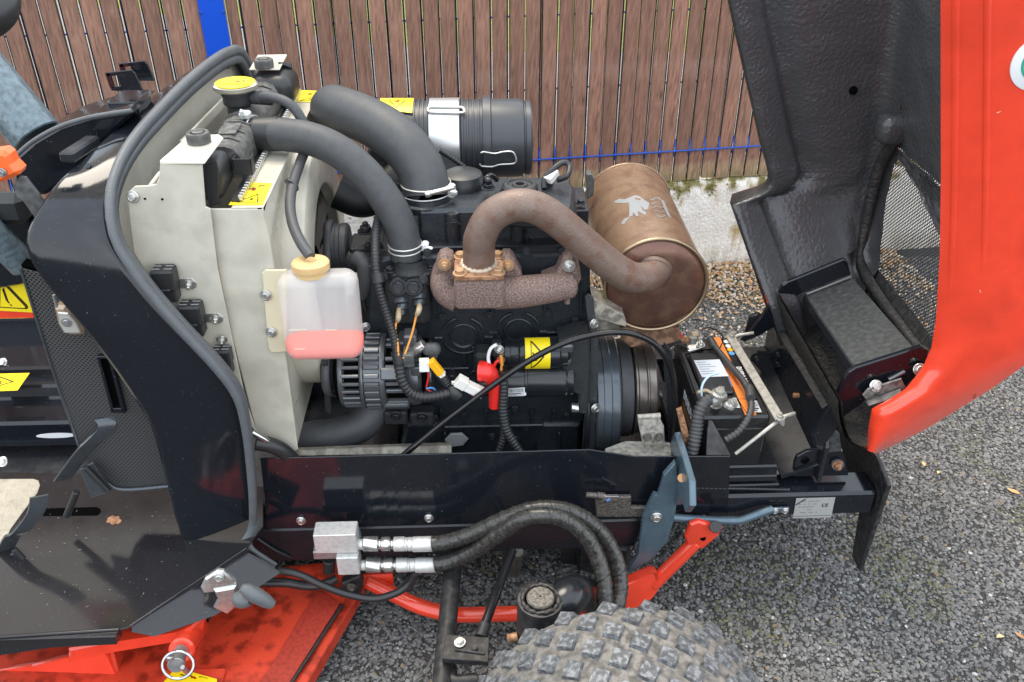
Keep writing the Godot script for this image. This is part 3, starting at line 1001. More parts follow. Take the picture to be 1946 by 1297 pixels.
	prism(st, [Vector3(0.535, 0.262, -0.03), Vector3(0.535, 0.262, -0.40), Vector3(0.60, 0.30, -0.40), Vector3(0.60, 0.285, -0.03)], Vector3(0, -0.006, 0), 0.001)
	part("sloping_floor", st, M("satin_black"), carrier)
	st = s()
	rod(st, P(1519, 752, -0.16), P(1519, 752, -0.16) + Vector3(-0.012, 0, 0), 0.005, 12)
	part("buffer_peg", st, M("rusty"), carrier)
	var ear := plate("hinge_ear", [[1507, 907], [1510, 880], [1515, 868], [1534, 858], [1588, 852], [1602, 858], [1607, 870], [1613, 905]], -0.035, 0.008, M("gloss_black"), carrier, "black hinge ear with a rusty pivot", 0.0015)
	st = s()
	rod(st, P(1530, 875, -0.034), P(1530, 875, -0.036) + Vector3(0, 0, 0.002), 0.0078, 18, 0.0002)
	part("hole", st, M("hole"), carrier)
	st = s()
	rod(st, P(1592, 884, -0.04), P(1592, 884, -0.028), 0.0115, 18)
	part("pivot_boss", st, M("satin_black"), carrier)
	bolt(P(1592, 884, -0.028), Vector3.BACK, 0.014, M("rusty"), carrier, true, "pivot_nut")
	for q in [[1478, 690, -0.32], [1470, 745, -0.30]]:
		st = s()
		var c := P(q[0], q[1], q[2])
		prism(st, [c + Vector3(-0.045, 0.028, 0), c + Vector3(0.01, 0.022, 0), c + Vector3(0.05, -0.005, 0), c + Vector3(0.052, -0.03, 0), c + Vector3(-0.02, -0.035, 0), c + Vector3(-0.05, 0.0, 0)], Vector3(0, 0, -0.007), 0.0015)
		part("far_hinge_ear", st, M("satin_black"), carrier)
	for p in [[1478, 672, -0.31], [1478, 690, -0.31], [1437, 680, -0.3]]: bolt(P(p[0], p[1], p[2]), Vector3.BACK, 0.016, M("satin_black"), carrier, true, "hinge_nut")
	# tall mounting fin with the diagonal stay
	st = s()
	prism(st, [PX(1282, 822, 0.33), PX(1296, 866, 0.33), PX(1310, 915, 0.33), PX(1311, 962, 0.33), PX(1302, 974, 0.33), PX(1293, 941, 0.33), PX(1284, 960, 0.33), PX(1268, 962, 0.33), PX(1262, 905, 0.33), PX(1272, 850, 0.33)], Vector3(0.0115, 0, 0), 0.0015)
	var fin := part("mounting_fin", st, M("blue_steel"), mower, "blue-grey steel fin standing proud of the skirt")
	st = s()
	prism(st, PZ([[1262, 905], [1258, 922], [1251, 943], [1243, 941], [1222, 984], [1212, 1056], [1193, 1090], [1236, 1066], [1270, 1030], [1282, 985], [1292, 930], [1284, 880]], 0.03), Vector3(0, 0, -0.012), 0.0015)
	part("leg", st, M("blue_steel"), fin)
	st = s()
	rod(st, PX(1296, 909, 0.3305), PX(1296, 909, 0.3295), 0.0075, 14, 0.0001)
	part("hole", st, M("brass"), fin)
	bolt(P(1247, 983, 0.031), Vector3.BACK, 0.015, M("zinc"), fin)
	st = s()
	tube(st, smooth_path(PL([[1278, 984, 0.016], [1330, 988, 0.016], [1395, 990, 0.016], [1415, 987, 0.016], [1450, 974, 0.014], [1468, 968, 0.011]]), 6), 0.0075, 12)
	box(st, (P(1466, 969, 0.005) + P(1498, 970, 0.005)) * 0.5, Vector3(0.034, 0.013, 0.006), 0.002)
	var stay := part("stay_rod", st, M("blue_steel"), mower, "bent blue-grey stay rod bolted to the front tube")
	for p in [[1473, 971], [1492, 971]]: bolt(P(p[0], p[1], 0.009), Vector3.BACK, 0.0095, M("zinc"), stay)
	# grimy stub bracket showing through the notch in the skirt
	st = s()
	prism(st, PZ([[1131, 946], [1200, 945], [1200, 965], [1240, 966], [1240, 984], [1134, 984]], 0.012), Vector3(0, 0, -0.009), 0.002)
	var stub := part("stub_bracket", st, M("grimy"), mower, "grimy grey stub bracket on the skirt")
	st = s()
	rod(st, P(1114, 941, 0.018), P(1134, 942, 0.018), 0.0052, 12)
	rod(st, P(1134, 942, 0.018), P(1150, 944, 0.018), 0.0066, 6)
	part("grease_nipple", st, M("grimy"), stub)
	st = s()
	box(st, P(1160, 946, 0.018), Vector3(0.03, 0.012, 0.006), 0.001, Basis.from_euler(Vector3(0.2, 0.3, -0.35)))
	part("crumpled_tag", st, M("steel"), stub)
	st = s()
	box(st, P(1156, 951, 0.022), Vector3(0.008, 0.006, 0.003), 0.001, Basis.from_euler(Vector3(0.2, 0.3, 0.4)))
	part("blue_scrap", st, M("blue_wire"), stub)

# a sheet that carries flat print: top-left, top-right and bottom-left corners
func print_on(parent: Node, tl: Vector3, tr: Vector3, bl: Vector3, kind: String, called := "print") -> MeshInstance3D:
	var st := s()
	st.set_smooth_group(-1)
	var br := tr + bl - tl
	quad(st, tl, tr, br, bl, Vector2(0, 0), Vector2(1, 0), Vector2(1, 1), Vector2(0, 1))
	return part(called, st, print_mat(kind), parent)
func line(im: Image, a: Vector2, b: Vector2, w: float, c: Color):
	var n := int(a.distance_to(b)) + 1
	for i in n + 1:
		var p := a.lerp(b, float(i) / n)
		im.fill_rect(Rect2i(int(p.x - w / 2), int(p.y - w / 2), int(ceil(w)), int(ceil(w))), c)
func squiggle(im: Image, c: Vector2, r: float, seed_: int, col: Color, n := 7, w := 4.0):
	var k := RandomNumberGenerator.new()
	k.seed = seed_
	var p := c + Vector2(-r, 0)
	for i in n:
		var q := c + Vector2(k.randf_range(-r, r), k.randf_range(-r, r) * 0.8)
		line(im, p, q, w, col)
		p = q
func print_mat(kind: String) -> StandardMaterial3D:
	if mats.has("print_" + kind): return mats["print_" + kind]
	var W := 256
	var H := 192
	var im := Image.create(W, H, false, Image.FORMAT_RGB8)
	var ink := Color(0.17, 0.15, 0.05)
	var yel := lin(0.86, 0.66, 0.012)
	if kind == "plate":
		im.fill(Color(0.60, 0.60, 0.59))
		var r := RandomNumberGenerator.new()
		r.seed = 2
		for i in 5:
			for j in 9:
				if r.randf() < 0.6: im.fill_rect(Rect2i(24 + j * 15, 26 + i * 27, 11, 7), Color(0.36, 0.36, 0.37))
		im.fill_rect(Rect2i(6, 170, 244, 5), Color(0.2, 0.2, 0.2))
		line(im, Vector2(6, 60), Vector2(60, 10), 8, Color(0.15, 0.15, 0.16))
	elif kind == "white":
		im.fill(Color(0.82, 0.85, 0.88))
		for i in 6:
			im.fill_rect(Rect2i(20, 22 + i * 26, 90 + (i * 37) % 110, 6), Color(0.45, 0.48, 0.52))
	elif kind == "barcode":
		im.fill(Color(0.75, 0.76, 0.77))
		var x := 10
		var r := RandomNumberGenerator.new()
		r.seed = 6
		while x < 240:
			var w := 2 + r.randi() % 7
			im.fill_rect(Rect2i(x, 12, w, 84), Color(0.1, 0.1, 0.1))
			x += w + 3 + r.randi() % 8
		im.fill_rect(Rect2i(10, 120, 200, 22), Color(0.2, 0.2, 0.2))
		im.fill_rect(Rect2i(10, 156, 130, 14), Color(0.3, 0.3, 0.3))
	else:
		im.fill(yel)
		if kind == "bang":
			for q in [[Vector2(30, 160), Vector2(128, 20)], [Vector2(128, 20), Vector2(226, 160)], [Vector2(226, 160), Vector2(30, 160)]]: line(im, q[0], q[1], 9, ink)
			line(im, Vector2(128, 62), Vector2(128, 112), 14, ink)
			im.fill_rect(Rect2i(121, 128, 14, 14), ink)
		elif kind == "side":
			for q in [[Vector2(60, 26), Vector2(60, 166)], [Vector2(60, 26), Vector2(190, 96)], [Vector2(190, 96), Vector2(60, 166)]]: line(im, q[0], q[1], 8, ink)
			squiggle(im, Vector2(98, 96), 26, 4, ink, 9, 8)
		elif kind == "cap":
			for q in [[Vector2(50, 128), Vector2(200, 50)], [Vector2(200, 50), Vector2(206, 150)], [Vector2(206, 150), Vector2(50, 128)]]: line(im, q[0], q[1], 8, ink)
			squiggle(im, Vector2(150, 112), 24, 8, Color(0.5, 0.1, 0.03), 8, 8)
		elif kind == "flat":
			for q in [[Vector2(66, 30), Vector2(128, 150)], [Vector2(128, 150), Vector2(190, 40)]]: line(im, q[0], q[1], 7, ink)
			squiggle(im, Vector2(132, 50), 18, 5, Color(0.55, 0.12, 0.03), 8, 8)
		else:
			for q in [[Vector2(50, 172), Vector2(205, 172)], [Vector2(50, 172), Vector2(170, 104)], [Vector2(170, 104), Vector2(205, 172)]]: line(im, q[0], q[1], 7, ink)
			squiggle(im, Vector2(146, 148), 12, 2, ink, 6, 6)
			squiggle(im, Vector2(112, 62), 16, 3, Color(0.60, 0.16, 0.03), 10, 8)
			for k in 14:
				var a := PI * 0.1 + k * 0.15
				line(im, Vector2(70 + 34 * cos(a), 40 + 22 * sin(a)), Vector2(70 + 34 * cos(a + 0.15), 40 + 22 * sin(a + 0.15)), 7, ink)
				line(im, Vector2(178 + 30 * cos(a + 3), 40 + 16 * sin(a + 3)), Vector2(178 + 30 * cos(a + 3.15), 40 + 16 * sin(a + 3.15)), 7, ink)
	var m := mat("print_" + kind, Color(1, 1, 1), 0.38, 0.0, {"albedo_texture": ImageTexture.create_from_image(im), "texture_repeat": false})
	return m
# a sticker with its own thin body and print; four corners clockwise from top left
func sticker(parent: Node, c: Array, kind: String, label: String, lift := Vector3.ZERO):
	var st := s()
	prism(st, [c[0] + lift, c[1] + lift, c[2] + lift, c[3] + lift], -lift.normalized() * 0.0004, 0.0)
	var o := part("warning_sticker", st, M("yellow"), parent, label)
	var l2: Vector3 = lift + lift.normalized() * 0.0003
	st = s()
	st.set_smooth_group(-1)
	quad(st, c[0] + l2, c[1] + l2, c[2] + l2, c[3] + l2)
	part("print", st, print_mat(kind), o if parent == mower else parent)
	return o


# ---------- black cowl arch with its rubber seal, bulkhead, footwell ----------
func cowl_rim() -> Array:
	return PL([[480, 985, 0.036], [479, 930, 0.038], [474, 870, 0.04], [466, 805, 0.044], [450, 745, 0.046], [410, 690, 0.046], [350, 626, 0.044], [290, 557, 0.04], [246, 497, 0.034], [222, 455, 0.025], [212, 410, 0.01], [214, 365, -0.02], [234, 310, -0.07], [268, 259, -0.14], [310, 213, -0.22], [360, 163, -0.33], [408, 124, -0.45], [438, 107, -0.52], [459, 110, -0.565]]) + [Vector3(-0.45, 0.80, -0.60), Vector3(-0.44, 0.6, -0.62), Vector3(-0.43, 0.3, -0.62)]
func build_cowl():
	var rim := even_path(smooth_path(cowl_rim(), 8), 0.02)
	var n := rim.size()
	# cowl skin, from the seal back towards the driver
	var back0 := PL([[348, 1034, 0.055], [330, 975, 0.058], [311, 900, 0.06], [285, 810, 0.06], [245, 745, 0.06], [200, 680, 0.06], [150, 615, 0.06], [100, 555, 0.055], [60, 500, 0.05], [49, 452, 0.04], [70, 400, 0.02], [108, 345, -0.02], [150, 308, -0.07], [205, 257, -0.15], [255, 213, -0.24], [310, 168, -0.34], [370, 128, -0.45], [405, 108, -0.52], [430, 104, -0.565]]) + [Vector3(-0.54, 0.80, -0.62), Vector3(-0.54, 0.6, -0.64), Vector3(-0.54, 0.3, -0.64)]
	var a := cowl_rim()
	var per := 8
	var ra := smooth_path(a, per)
	var rb := smooth_path(back0, per)
	var rows := []
	var mid := Vector3(-0.5, 0.5, -0.28)
	for i in ra.size():
		var p: Vector3 = ra[i]
		var q: Vector3 = rb[i]
		var inward := Vector3(0, mid.y - p.y, mid.z - p.z).normalized()
		if i < 40: inward = Vector3(0, 0, -1).lerp(inward, float(i) / 40 * 0.6).normalized()
		var r := []
		r.append(p + inward * 0.010)
		for t in [0.0, 0.15, 0.35, 0.55, 0.75, 0.9, 0.96]:
			r.append(p.lerp(q, t) - inward * 0.004 * sin(PI * t))
		r.append(q + inward * 0.002)
		r.append(q + inward * 0.006 + (p - q).normalized() * 0.002)
		r.append(q + inward * 0.03 + (p - q).normalized() * 0.006)
		rows.append(r)
	var st := s()
	sheet(st, rows)
	var cowl := part("cowl", st, M("gloss_black"), mower, "glossy black arched cowl between footwell and engine")
	# rubber seal: two ribs with a groove
	var sec := []
	for q in [[-19, -3], [-19.5, 3], [-18, 7.5], [-13, 10], [-6, 9.5], [-2.5, 7.5], [-1, 1.5], [1, 1.5], [2.5, 5.5], [6, 7], [14, 6], [18, 2.5], [18, -3]]: sec.append(Vector2(q[0], q[1]) * 0.001 * 0.92)
	st = s()
	sweep(st, rim, sec, Vector3.RIGHT)
	part("rubber_seal", st, M("seal_rubber"), cowl, "grey ribbed rubber seal round the cowl edge")
	st = s()
	var tail := smooth_path(PL([[485, 985, 0.04], [478, 1012, 0.046], [468, 1030, 0.055], [476, 1048, 0.065], [498, 1064, 0.07], [520, 1078, 0.07]]), 6)
	sweep(st, tail, [Vector2(-0.008, -0.003), Vector2(0.008, -0.003), Vector2(0.009, 0), Vector2(0.008, 0.003), Vector2(-0.008, 0.003), Vector2(-0.009, 0)], Vector3(0.3, 0.2, 1.0))
	part("seal_tail", st, M("seal_rubber"), cowl)
	st = s()
	var pr := []
	for p in rim: pr.append(Vector3(p.x - 0.018, p.y, p.z - (0.014 if p.z > -0.3 else 0.0)))
	rows = []
	for k in 7:
		var r := []
		for p in pr: r.append((p as Vector3).lerp(Vector3(-0.50, 0.55, -0.3), k / 6.0))
		rows.append(r)
	sheet(st, rows)
	part("bulkhead", st, M("beige"), mower, "beige sheet metal bulkhead inside the rubber seal")
	# strap and oddments on the cowl's back edge
	st = s()
	box(st, P(165, 283, -0.10) + Vector3(-0.01, 0.0, 0), Vector3(0.022, 0.016, 0.085), 0.003, Basis.from_euler(Vector3(-0.05, -0.1, 0)))
	part("catch_strip", st, M("satin_black"), cowl)
	bolt(P(170, 318, -0.055), Vector3(-0.2, 0.8, 0.6), 0.009, M("satin_black"), cowl)

func build_footwell():
	# dashboard behind the cowl
	var st := s()
	prism(st, PZ([[21, 318], [28, 300], [60, 272], [110, 243], [170, 224], [240, 213], [256, 212], [205, 262], [155, 312], [116, 350], [84, 372], [72, 373], [24, 345]], -0.16), Vector3(0, 0, -0.11), 0.006)
	var dash := part("dashboard", st, M("gloss_black"), mower, "glossy black dashboard housing behind the cowl")
	st = s()
	tube(st, smooth_path(PZ([[24, 302], [60, 270], [110, 242], [170, 223], [250, 210]], -0.1575), 6), 0.0035, 8)
	part("edge_trim", st, M("seal_rubber"), dash)
	# U-shaped clip on top of the dashboard
	var clip := Node3D.new()
	clip.name = "cable_clip"
	mower.add_child(clip, true)
	clip.set_meta("label", "black folded steel clip on the dashboard")
	for q in [[0.0, -0.215], [0.05, -0.265]]:
		st = s()
		var c := P(238, 170, -0.215)
		var dz: float = q[1] + 0.215
		var o := Vector3(0.004 if dz < 0 else 0.0, 0, dz)
		for r in [[Vector3(-0.024, 0.026, 0), Vector3(0.016, 0.030, 0), Vector3(0.02, 0.024, 0), Vector3(-0.024, 0.020, 0)], [Vector3(-0.026, 0.026, 0), Vector3(-0.018, 0.026, 0), Vector3(-0.016, 0.002, 0), Vector3(-0.024, 0.004, 0)], [Vector3(-0.008, 0.022, 0), Vector3(0.02, 0.026, 0), Vector3(0.026, -0.002, 0), Vector3(-0.006, -0.002, 0)], [Vector3(-0.024, 0.005, 0), Vector3(-0.006, 0.005, 0), Vector3(-0.006, -0.003, 0), Vector3(-0.022, -0.002, 0)]]:
			var pts := []
			for p in r: pts.append(c + o + p)
			prism(st, pts, Vector3(0, 0, -0.004), 0.0008)
		part("clip_plate", st, M("gloss_black"), clip)
	st = s()
	box(st, P(247, 196, -0.24) + Vector3(0, 0.0, -0.0), Vector3(0.046, 0.024, 0.066), 0.002)
	part("clip_base", st, M("gloss_black"), clip)
	# steering column and a bit of the wheel
	st = s()
	rod(st, P(-75, 85, -0.30), P(72, 262, -0.24), 0.041, 32, 0.002)
	var col := part("steering_column", st, M("column"), mower, "scuffed blue-grey steering column tube")
	st = s()
	tube(st, smooth_path(PL([[-60, 60, -0.02], [-14, 36, -0.02], [4, 10, -0.03], [2, -30, -0.06]]), 8), 0.021, 20)
	part("steering_wheel_rim", st, M("plastic_black"), col)
	# hand lever
	st = s()
	prism(st, PZ([[24, 352], [36, 336], [48, 338], [74, 372], [92, 398], [90, 412], [80, 421], [68, 424], [62, 410], [42, 382], [30, 374]], -0.02), Vector3(0, 0, -0.006), 0.001)
	var lever := part("hand_lever", st, M("lever_grey"), mower, "grey flat-bar hand lever")
	st = s()
	prism(st, PZ([[-30, 292], [4, 288], [15, 296], [22, 312], [36, 326], [34, 334], [4, 348], [-30, 352]], -0.008), Vector3(0, 0, -0.03), 0.006)
	part("lever_grip", st, M("orange_grip"), lever, "orange plastic lever grip")
	bolt(P(3, 328, -0.006), Vector3.BACK, 0.009, M("steel"), lever)
	# bits round the lever's foot
	st = s()
	box(st, P(22, 395, -0.06), Vector3(0.05, 0.05, 0.03), 0.012)
	part("switch_block", st, M("plastic_black"))
	st = s()
	prism(st, PZ([[-60, 428], [110, 400], [112, 372], [60, 385], [-60, 418]], -0.09), Vector3(0, -0.03, -0.05), 0.003)
	part("side_panel", st, M("gloss_black"))
	st = s()
	prism(st, PZ([[-60, 430], [90, 415], [60, 470], [50, 540], [-60, 560]], -0.10), Vector3(0, 0, -0.02), 0.003)
	part("inner_panel", st, M("gloss_black"))
	st = s()
	rod(st, P(-40, 418, -0.03), P(46, 505, -0.05), 0.022, 20)
	part("column_brace", st, M("column"))
	# red guard with a big warning sticker, far side of the footwell
	st = s()
	prism(st, PZ([[-70, 500], [30, 480], [42, 500], [66, 606], [-70, 608]], -0.115), Vector3(0, 0, -0.012), 0.002)
	var guard := part("red_guard", st, M("red"), mower, "red guard panel in the footwell")
	sticker(guard, [P(-40, 548, -0.1145), P(30, 484, -0.1145), P(66, 594, -0.1145), P(-4, 654 - 64, -0.1145)], "bang", "yellow warning sticker with an exclamation mark", Vector3(0, 0, 0.0008))
	# perforated panel beside the driver's leg
	st = s()
	var pts := PZ([[38, 510], [75, 520], [180, 640], [232, 720], [300, 830], [326, 928], [236, 934], [205, 915], [150, 850], [95, 690]], 0.0)
	prism(st, pts, Vector3(0, 0, -0.002), 0.0)
	var mesh := part("perforated_panel", st, perforated(0.028), mower, "black perforated sheet panel in the footwell")
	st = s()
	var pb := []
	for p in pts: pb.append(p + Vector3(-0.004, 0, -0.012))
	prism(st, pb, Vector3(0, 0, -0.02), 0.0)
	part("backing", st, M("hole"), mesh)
	st = s()
	tube(st, PZ([[38, 510], [95, 690], [148, 848], [157, 843]], 0.001), 0.0022, 8)
	tube(st, smooth_path(PZ([[166, 892], [200, 916], [234, 931], [326, 924]], 0.004), 5), 0.0042, 8)
	part("panel_edge", st, M("dark_steel"), mesh)
	for q in [[[183, 680], [189, 680], [217, 783], [210, 783]], [[204, 682], [211, 680], [238, 784], [230, 784]], [[209, 777], [236, 777], [238, 786], [210, 786]], [[183, 678], [208, 678], [209, 683], [184, 683]]]:
		st = s()
		prism(st, PZ(q, 0.008), Vector3(0, 0, -0.008), 0.001)
		part("slot_frame", st, M("gloss_black"), mesh)
	st = s()
	prism(st, PZ([[186, 682], [206, 682], [234, 780], [212, 780]], 0.0012), Vector3(0, 0, -0.001), 0.0)
	part("slot", st, M("hole"), mesh)
	# small clear lamp hanging on the panel
	st = s()
	prism(st, PZ([[101, 588], [106, 582], [122, 584], [150, 614], [159, 628], [156, 639], [138, 640], [118, 636], [108, 618]], 0.024), Vector3(0, 0, -0.02), 0.005)
	var lamp := part("side_marker", st, M("amber_rim"), mower, "small tarnished rectangular marker light half behind the cowl")
	st = s()
	prism(st, PZ([[108, 594], [128, 596], [146, 618], [153, 634], [122, 634], [113, 618]], 0.0275), Vector3(0, 0, -0.004), 0.0015)
	part("lens", st, M("lamp_silver"), lamp)
	st = s()
	lathe(st, P(126, 613, 0.0275), Vector3.BACK, [[0.008, 0], [0.008, 0.001], [0.005, 0.0012], [0.004, 0.0025], [0, 0.0025]], 18)
	part("reflector", st, M("steel"), lamp)
	st = s()
	tube(st, smooth_path(PZ([[101, 561], [104, 572], [108, 584]], 0.02), 5), 0.0025, 8)
	part("hook", st, M("steel"), lamp)
	# far steps and tunnel across the footwell: one folded profile
	var prof := [Vector2(0.22, -0.215), Vector2(0.2205, -0.225), Vector2(0.262, -0.227), Vector2(0.268, -0.232), Vector2(0.270, -0.30), Vector2(0.274, -0.306), Vector2(0.293, -0.309), Vector2(0.297, -0.315), Vector2(0.300, -0.335), Vector2(0.318, -0.338), Vector2(0.322, -0.345), Vector2(0.325, -0.52), Vector2(0.40, -0.53)]
	st = s()
	for i in prof.size() - 1:
		face(st, [Vector3(-1.15, prof[i].x, prof[i].y), Vector3(-0.57, prof[i].x, prof[i].y), Vector3(-0.57, prof[i + 1].x, prof[i + 1].y), Vector3(-1.15, prof[i + 1].x, prof[i + 1].y)], Vector3(0, 1, 0.3))
	var tun := part("centre_tunnel", st, M("gloss_black"), mower, "stepped black tunnel panel across the far side of the footwell")
	for p in [[0, 690, 0.325], [0, 878, 0.25]]: bolt(PY(p[0] + 4, p[1], p[2]), Vector3(0, 0.7, 0.7), 0.014, M("zinc"), tun)
	sticker(tun, [PY(-20, 712, 0.3255), PY(56, 710, 0.3255), PY(33, 743, 0.3255), PY(-43, 746, 0.3255)], "side", "yellow warning sticker on the tunnel panel", Vector3(0, 0.0008, 0))
	st = s()
	var ov := []
	for k in 20: ov.append(PY(80 + 39 * cos(TAU * k / 20), 882 + 5 * sin(TAU * k / 20), 0.2265))
	for p in ov.size(): ov[p] = Vector3(ov[p].x, 0.236 + (p % 20) * 0.0, -0.2245) + Vector3(0, 0.006 * sin(TAU * p / 20), 0)
	ov.reverse()
	prism(st, ov, Vector3(0, 0, -0.002), 0.0002)
	part("pale_oval", st, M("label_white"), tun, "pale oval worn patch on the tunnel")
	# floor
	st = s()
	var fl := []
	for q in [[-160, 1222], [228, 1197], [243, 1193], [468, 1042], [500, 1000], [500, 925], [320, 905], [-160, 893]]: fl.append(PY(q[0], q[1], 0.22))
	prism(st, fl, Vector3(0, -0.004, 0), 0.001)
	var floor_ := part("foot_plate", st, M("floor_black"), mower, "glossy black footplate with dust and scratches")
	st = s()
	var e0 := PY(246, 1193, 0.219)
	var e1 := PY(468, 1043, 0.219)
	prism(st, [e0, e1, P(524, 1080, 0.075), P(405, 1166, 0.17), PY(300, 1192, 0.19) + Vector3(0, 0, 0.02), e0 + Vector3(0.0, -0.012, 0)], Vector3(0, 0, -0.004), 0.0008)
	var t0 := PY(-160, 1223, 0.219)
	var t1 := PY(226, 1198, 0.219)
	prism(st, [t0, t1, t1 + Vector3(0, -0.016, 0), PY(100, 1232, 0.2) , t0 + Vector3(0, -0.055, 0)], Vector3(0, 0, -0.004), 0.0008)
	part("edge_flange", st, M("floor_black"), floor_)
	st = s()
	tube(st, [e0 + Vector3(0, 0.0015, 0), e1 + Vector3(0, 0.0015, 0)], 0.0026, 8)
	tube(st, [t0 + Vector3(0, 0.0015, 0), t1 + Vector3(0, 0.0015, 0)], 0.0026, 8)
	part("folded_edge", st, M("floor_black"), floor_)
	st = s()
	var sl := []
	for q in [[76, 967], [182, 964], [190, 968], [191, 974], [184, 980], [76, 981]]: sl.append(PY(q[0], q[1], 0.2206))
	prism(st, sl, Vector3(0, -0.0005, 0), 0.0)
	part("pedal_slot", st, M("hole"), floor_)
	st = s()
	var ru := []
	for k in 14: ru.append(PY(216 + 14 * cos(TAU * k / 14) * (1 + 0.15 * sin(k * 2.3)), 989 + 8 * sin(TAU * k / 14) * (1 + 0.2 * cos(k * 3.1)), 0.2206))
	prism(st, ru, Vector3(0, -0.0005, 0), 0.0)
	part("rust_spot", st, M("rusty"), floor_)
	st = s()
	var fm := []
	for q in [[-160, 911], [62, 910], [72, 913], [75, 922], [70, 937], [58, 952], [20, 1004], [2, 1040], [-160, 1080]]: fm.append(PY(q[0], q[1], 0.222))
	prism(st, fm, Vector3(0, -0.002, 0), 0.0015)
	part("floor_mat", st, M("floor_mat"), mower, "worn beige floor mat")
	# two pedals of bent flat bar
	for q in [[[[196, 798, 0.0], [203, 812, 0.005], [180, 836, 0.012], [160, 856, 0.012], [118, 912, 0.0]], [[150, 893], [176, 880], [210, 934], [172, 948]], [[145, 935], [126, 981]], [[160, 888], [206, 934]], 0.02], [[[74, 944, 0.07], [68, 974, 0.075], [40, 1010, 0.08], [24, 1018, 0.075], [4, 1056, 0.06]], [[14, 1060], [28, 1046], [64, 1086], [22, 1102], [4, 1088]], [[-4, 1092], [-10, 1110]], [[26, 1044], [62, 1082]], 0.08]]:
		st = s()
		var w := smooth_path(PL(q[0]), 5)
		var rows := []
		for p in w: rows.append([p + Vector3(-0.012, 0.004, 0.006), p + Vector3(0.012, 0.0, -0.006)])
		sheet(st, rows, 0.004)
		var pd := part("pedal", st, M("dark_steel"), mower, "bent steel pedal over the footplate")
		st = s()
		prism(st, PZ(q[1], q[4]), Vector3(0, -0.001, -0.006), 0.001)
		part("pedal_pad", st, M("dark_steel"), pd)
		st = s()
		rod(st, P(q[2][0][0], q[2][0][1], q[4]), P(q[2][1][0], q[2][1][1], q[4]), 0.006, 12)
		part("pedal_pin", st, M("plastic_black"), pd)
		st = s()
		rod(st, P(q[3][0][0], q[3][0][1], q[4] + 0.006), P(q[3][1][0], q[3][1][1], q[4] + 0.006), 0.005, 12)
		part("pedal_pin", st, M("plastic_black"), pd)
	# silver toggle latch with a rubber handle on the footplate's front edge
	st = s()
	prism(st, PZ([[380, 1119], [388, 1102], [412, 1086], [424, 1088], [448, 1108], [446, 1116], [430, 1120], [404, 1128], [386, 1130]], 0.21), Vector3(0, 0, -0.01), 0.003)
	prism(st, PZ([[404, 1124], [448, 1116], [452, 1140], [446, 1158], [432, 1171], [404, 1158], [412, 1142]], 0.215), Vector3(0, 0, -0.012), 0.004)
	var latch := part("toggle_latch", st, M("zinc"), mower, "zinc toggle latch with a grey rubber handle")
	st = s()
	lathe(st, P(446, 1138, 0.22), P(480, 1142, 0.23) - P(446, 1138, 0.22), [[0, 0], [0.010, 0.001], [0.0135, 0.006], [0.0145, 0.014], [0.012, 0.024], [0.008, 0.03], [0, 0.031]], 20)
	lathe(st, P(458, 1116, 0.23), P(528, 1156, 0.235) - P(458, 1116, 0.23), [[0, 0], [0.006, 0.001], [0.0105, 0.008], [0.0125, 0.025], [0.011, 0.045], [0.007, 0.058], [0, 0.061]], 20)
	part("rubber_handle", st, M("seal_rubber"), latch)
	bolt(P(416, 1098, 0.212), Vector3(0.1, 0.3, 1), 0.011, M("zinc"), latch)
# perforated sheet: holes cut through by alpha
func perforated(pitch: float, key := "perforated") -> StandardMaterial3D:
	if mats.has(key): return mats[key]
	var im := Image.create(256, 256, false, Image.FORMAT_RGBA8)
	for y in 256:
		for x in 256:
			var c := lin(0.075, 0.075, 0.075)
			var hole := false
			for k in [[0, 0], [32, 32]]:
				var dx: float = fposmod(x - k[0] + 32, 64) - 32
				var dy: float = fposmod(y - k[1] + 32, 64) - 32
				if dx * dx * 0.8 + dy * dy < 15.0 * 15.0: hole = true
			c.a = 0.0 if hole else 1.0
			im.set_pixel(x, y, c)
	var m := mat(key, Color(1, 1, 1), 0.4, 0.0, {"albedo_texture": ImageTexture.create_from_image(im), "transparency": BaseMaterial3D.TRANSPARENCY_ALPHA_SCISSOR, "alpha_scissor_threshold": 0.5})
	tri(m, 1.0 / pitch)
	return m


# ---------- radiator, fan shroud, coolant bottle ----------
func rounded(st: SurfaceTool, c: Vector3, h: Vector3, r: float, bs := Basis.IDENTITY, lat := 12, lon := 24, level := 9.0):
	st.set_smooth_group(0)
	var rows := []
	for i in lat:
		var th := PI * (i + 0.001) / (lat - 1 + 0.002)
		var row := []
		for j in lon:
			var a := TAU * (j + 0.5) / lon
			var n := Vector3(sin(th) * cos(a), cos(th), sin(th) * sin(a))
			row.append(c + bs * Vector3(signf(n.x) * (h.x - r) + r * n.x, minf(level, signf(n.y) * (h.y - r) + r * n.y), signf(n.z) * (h.z - r) + r * n.z))
		rows.append(row)
	for i in lat - 1:
		for j in lon:
			var j2 := (j + 1) % lon
			quad(st, rows[i][j], rows[i][j2], rows[i + 1][j2], rows[i + 1][j])
	prism_cap(st, rows[0], bs * Vector3.UP)
	prism_cap(st, rows[-1], bs * Vector3.DOWN)
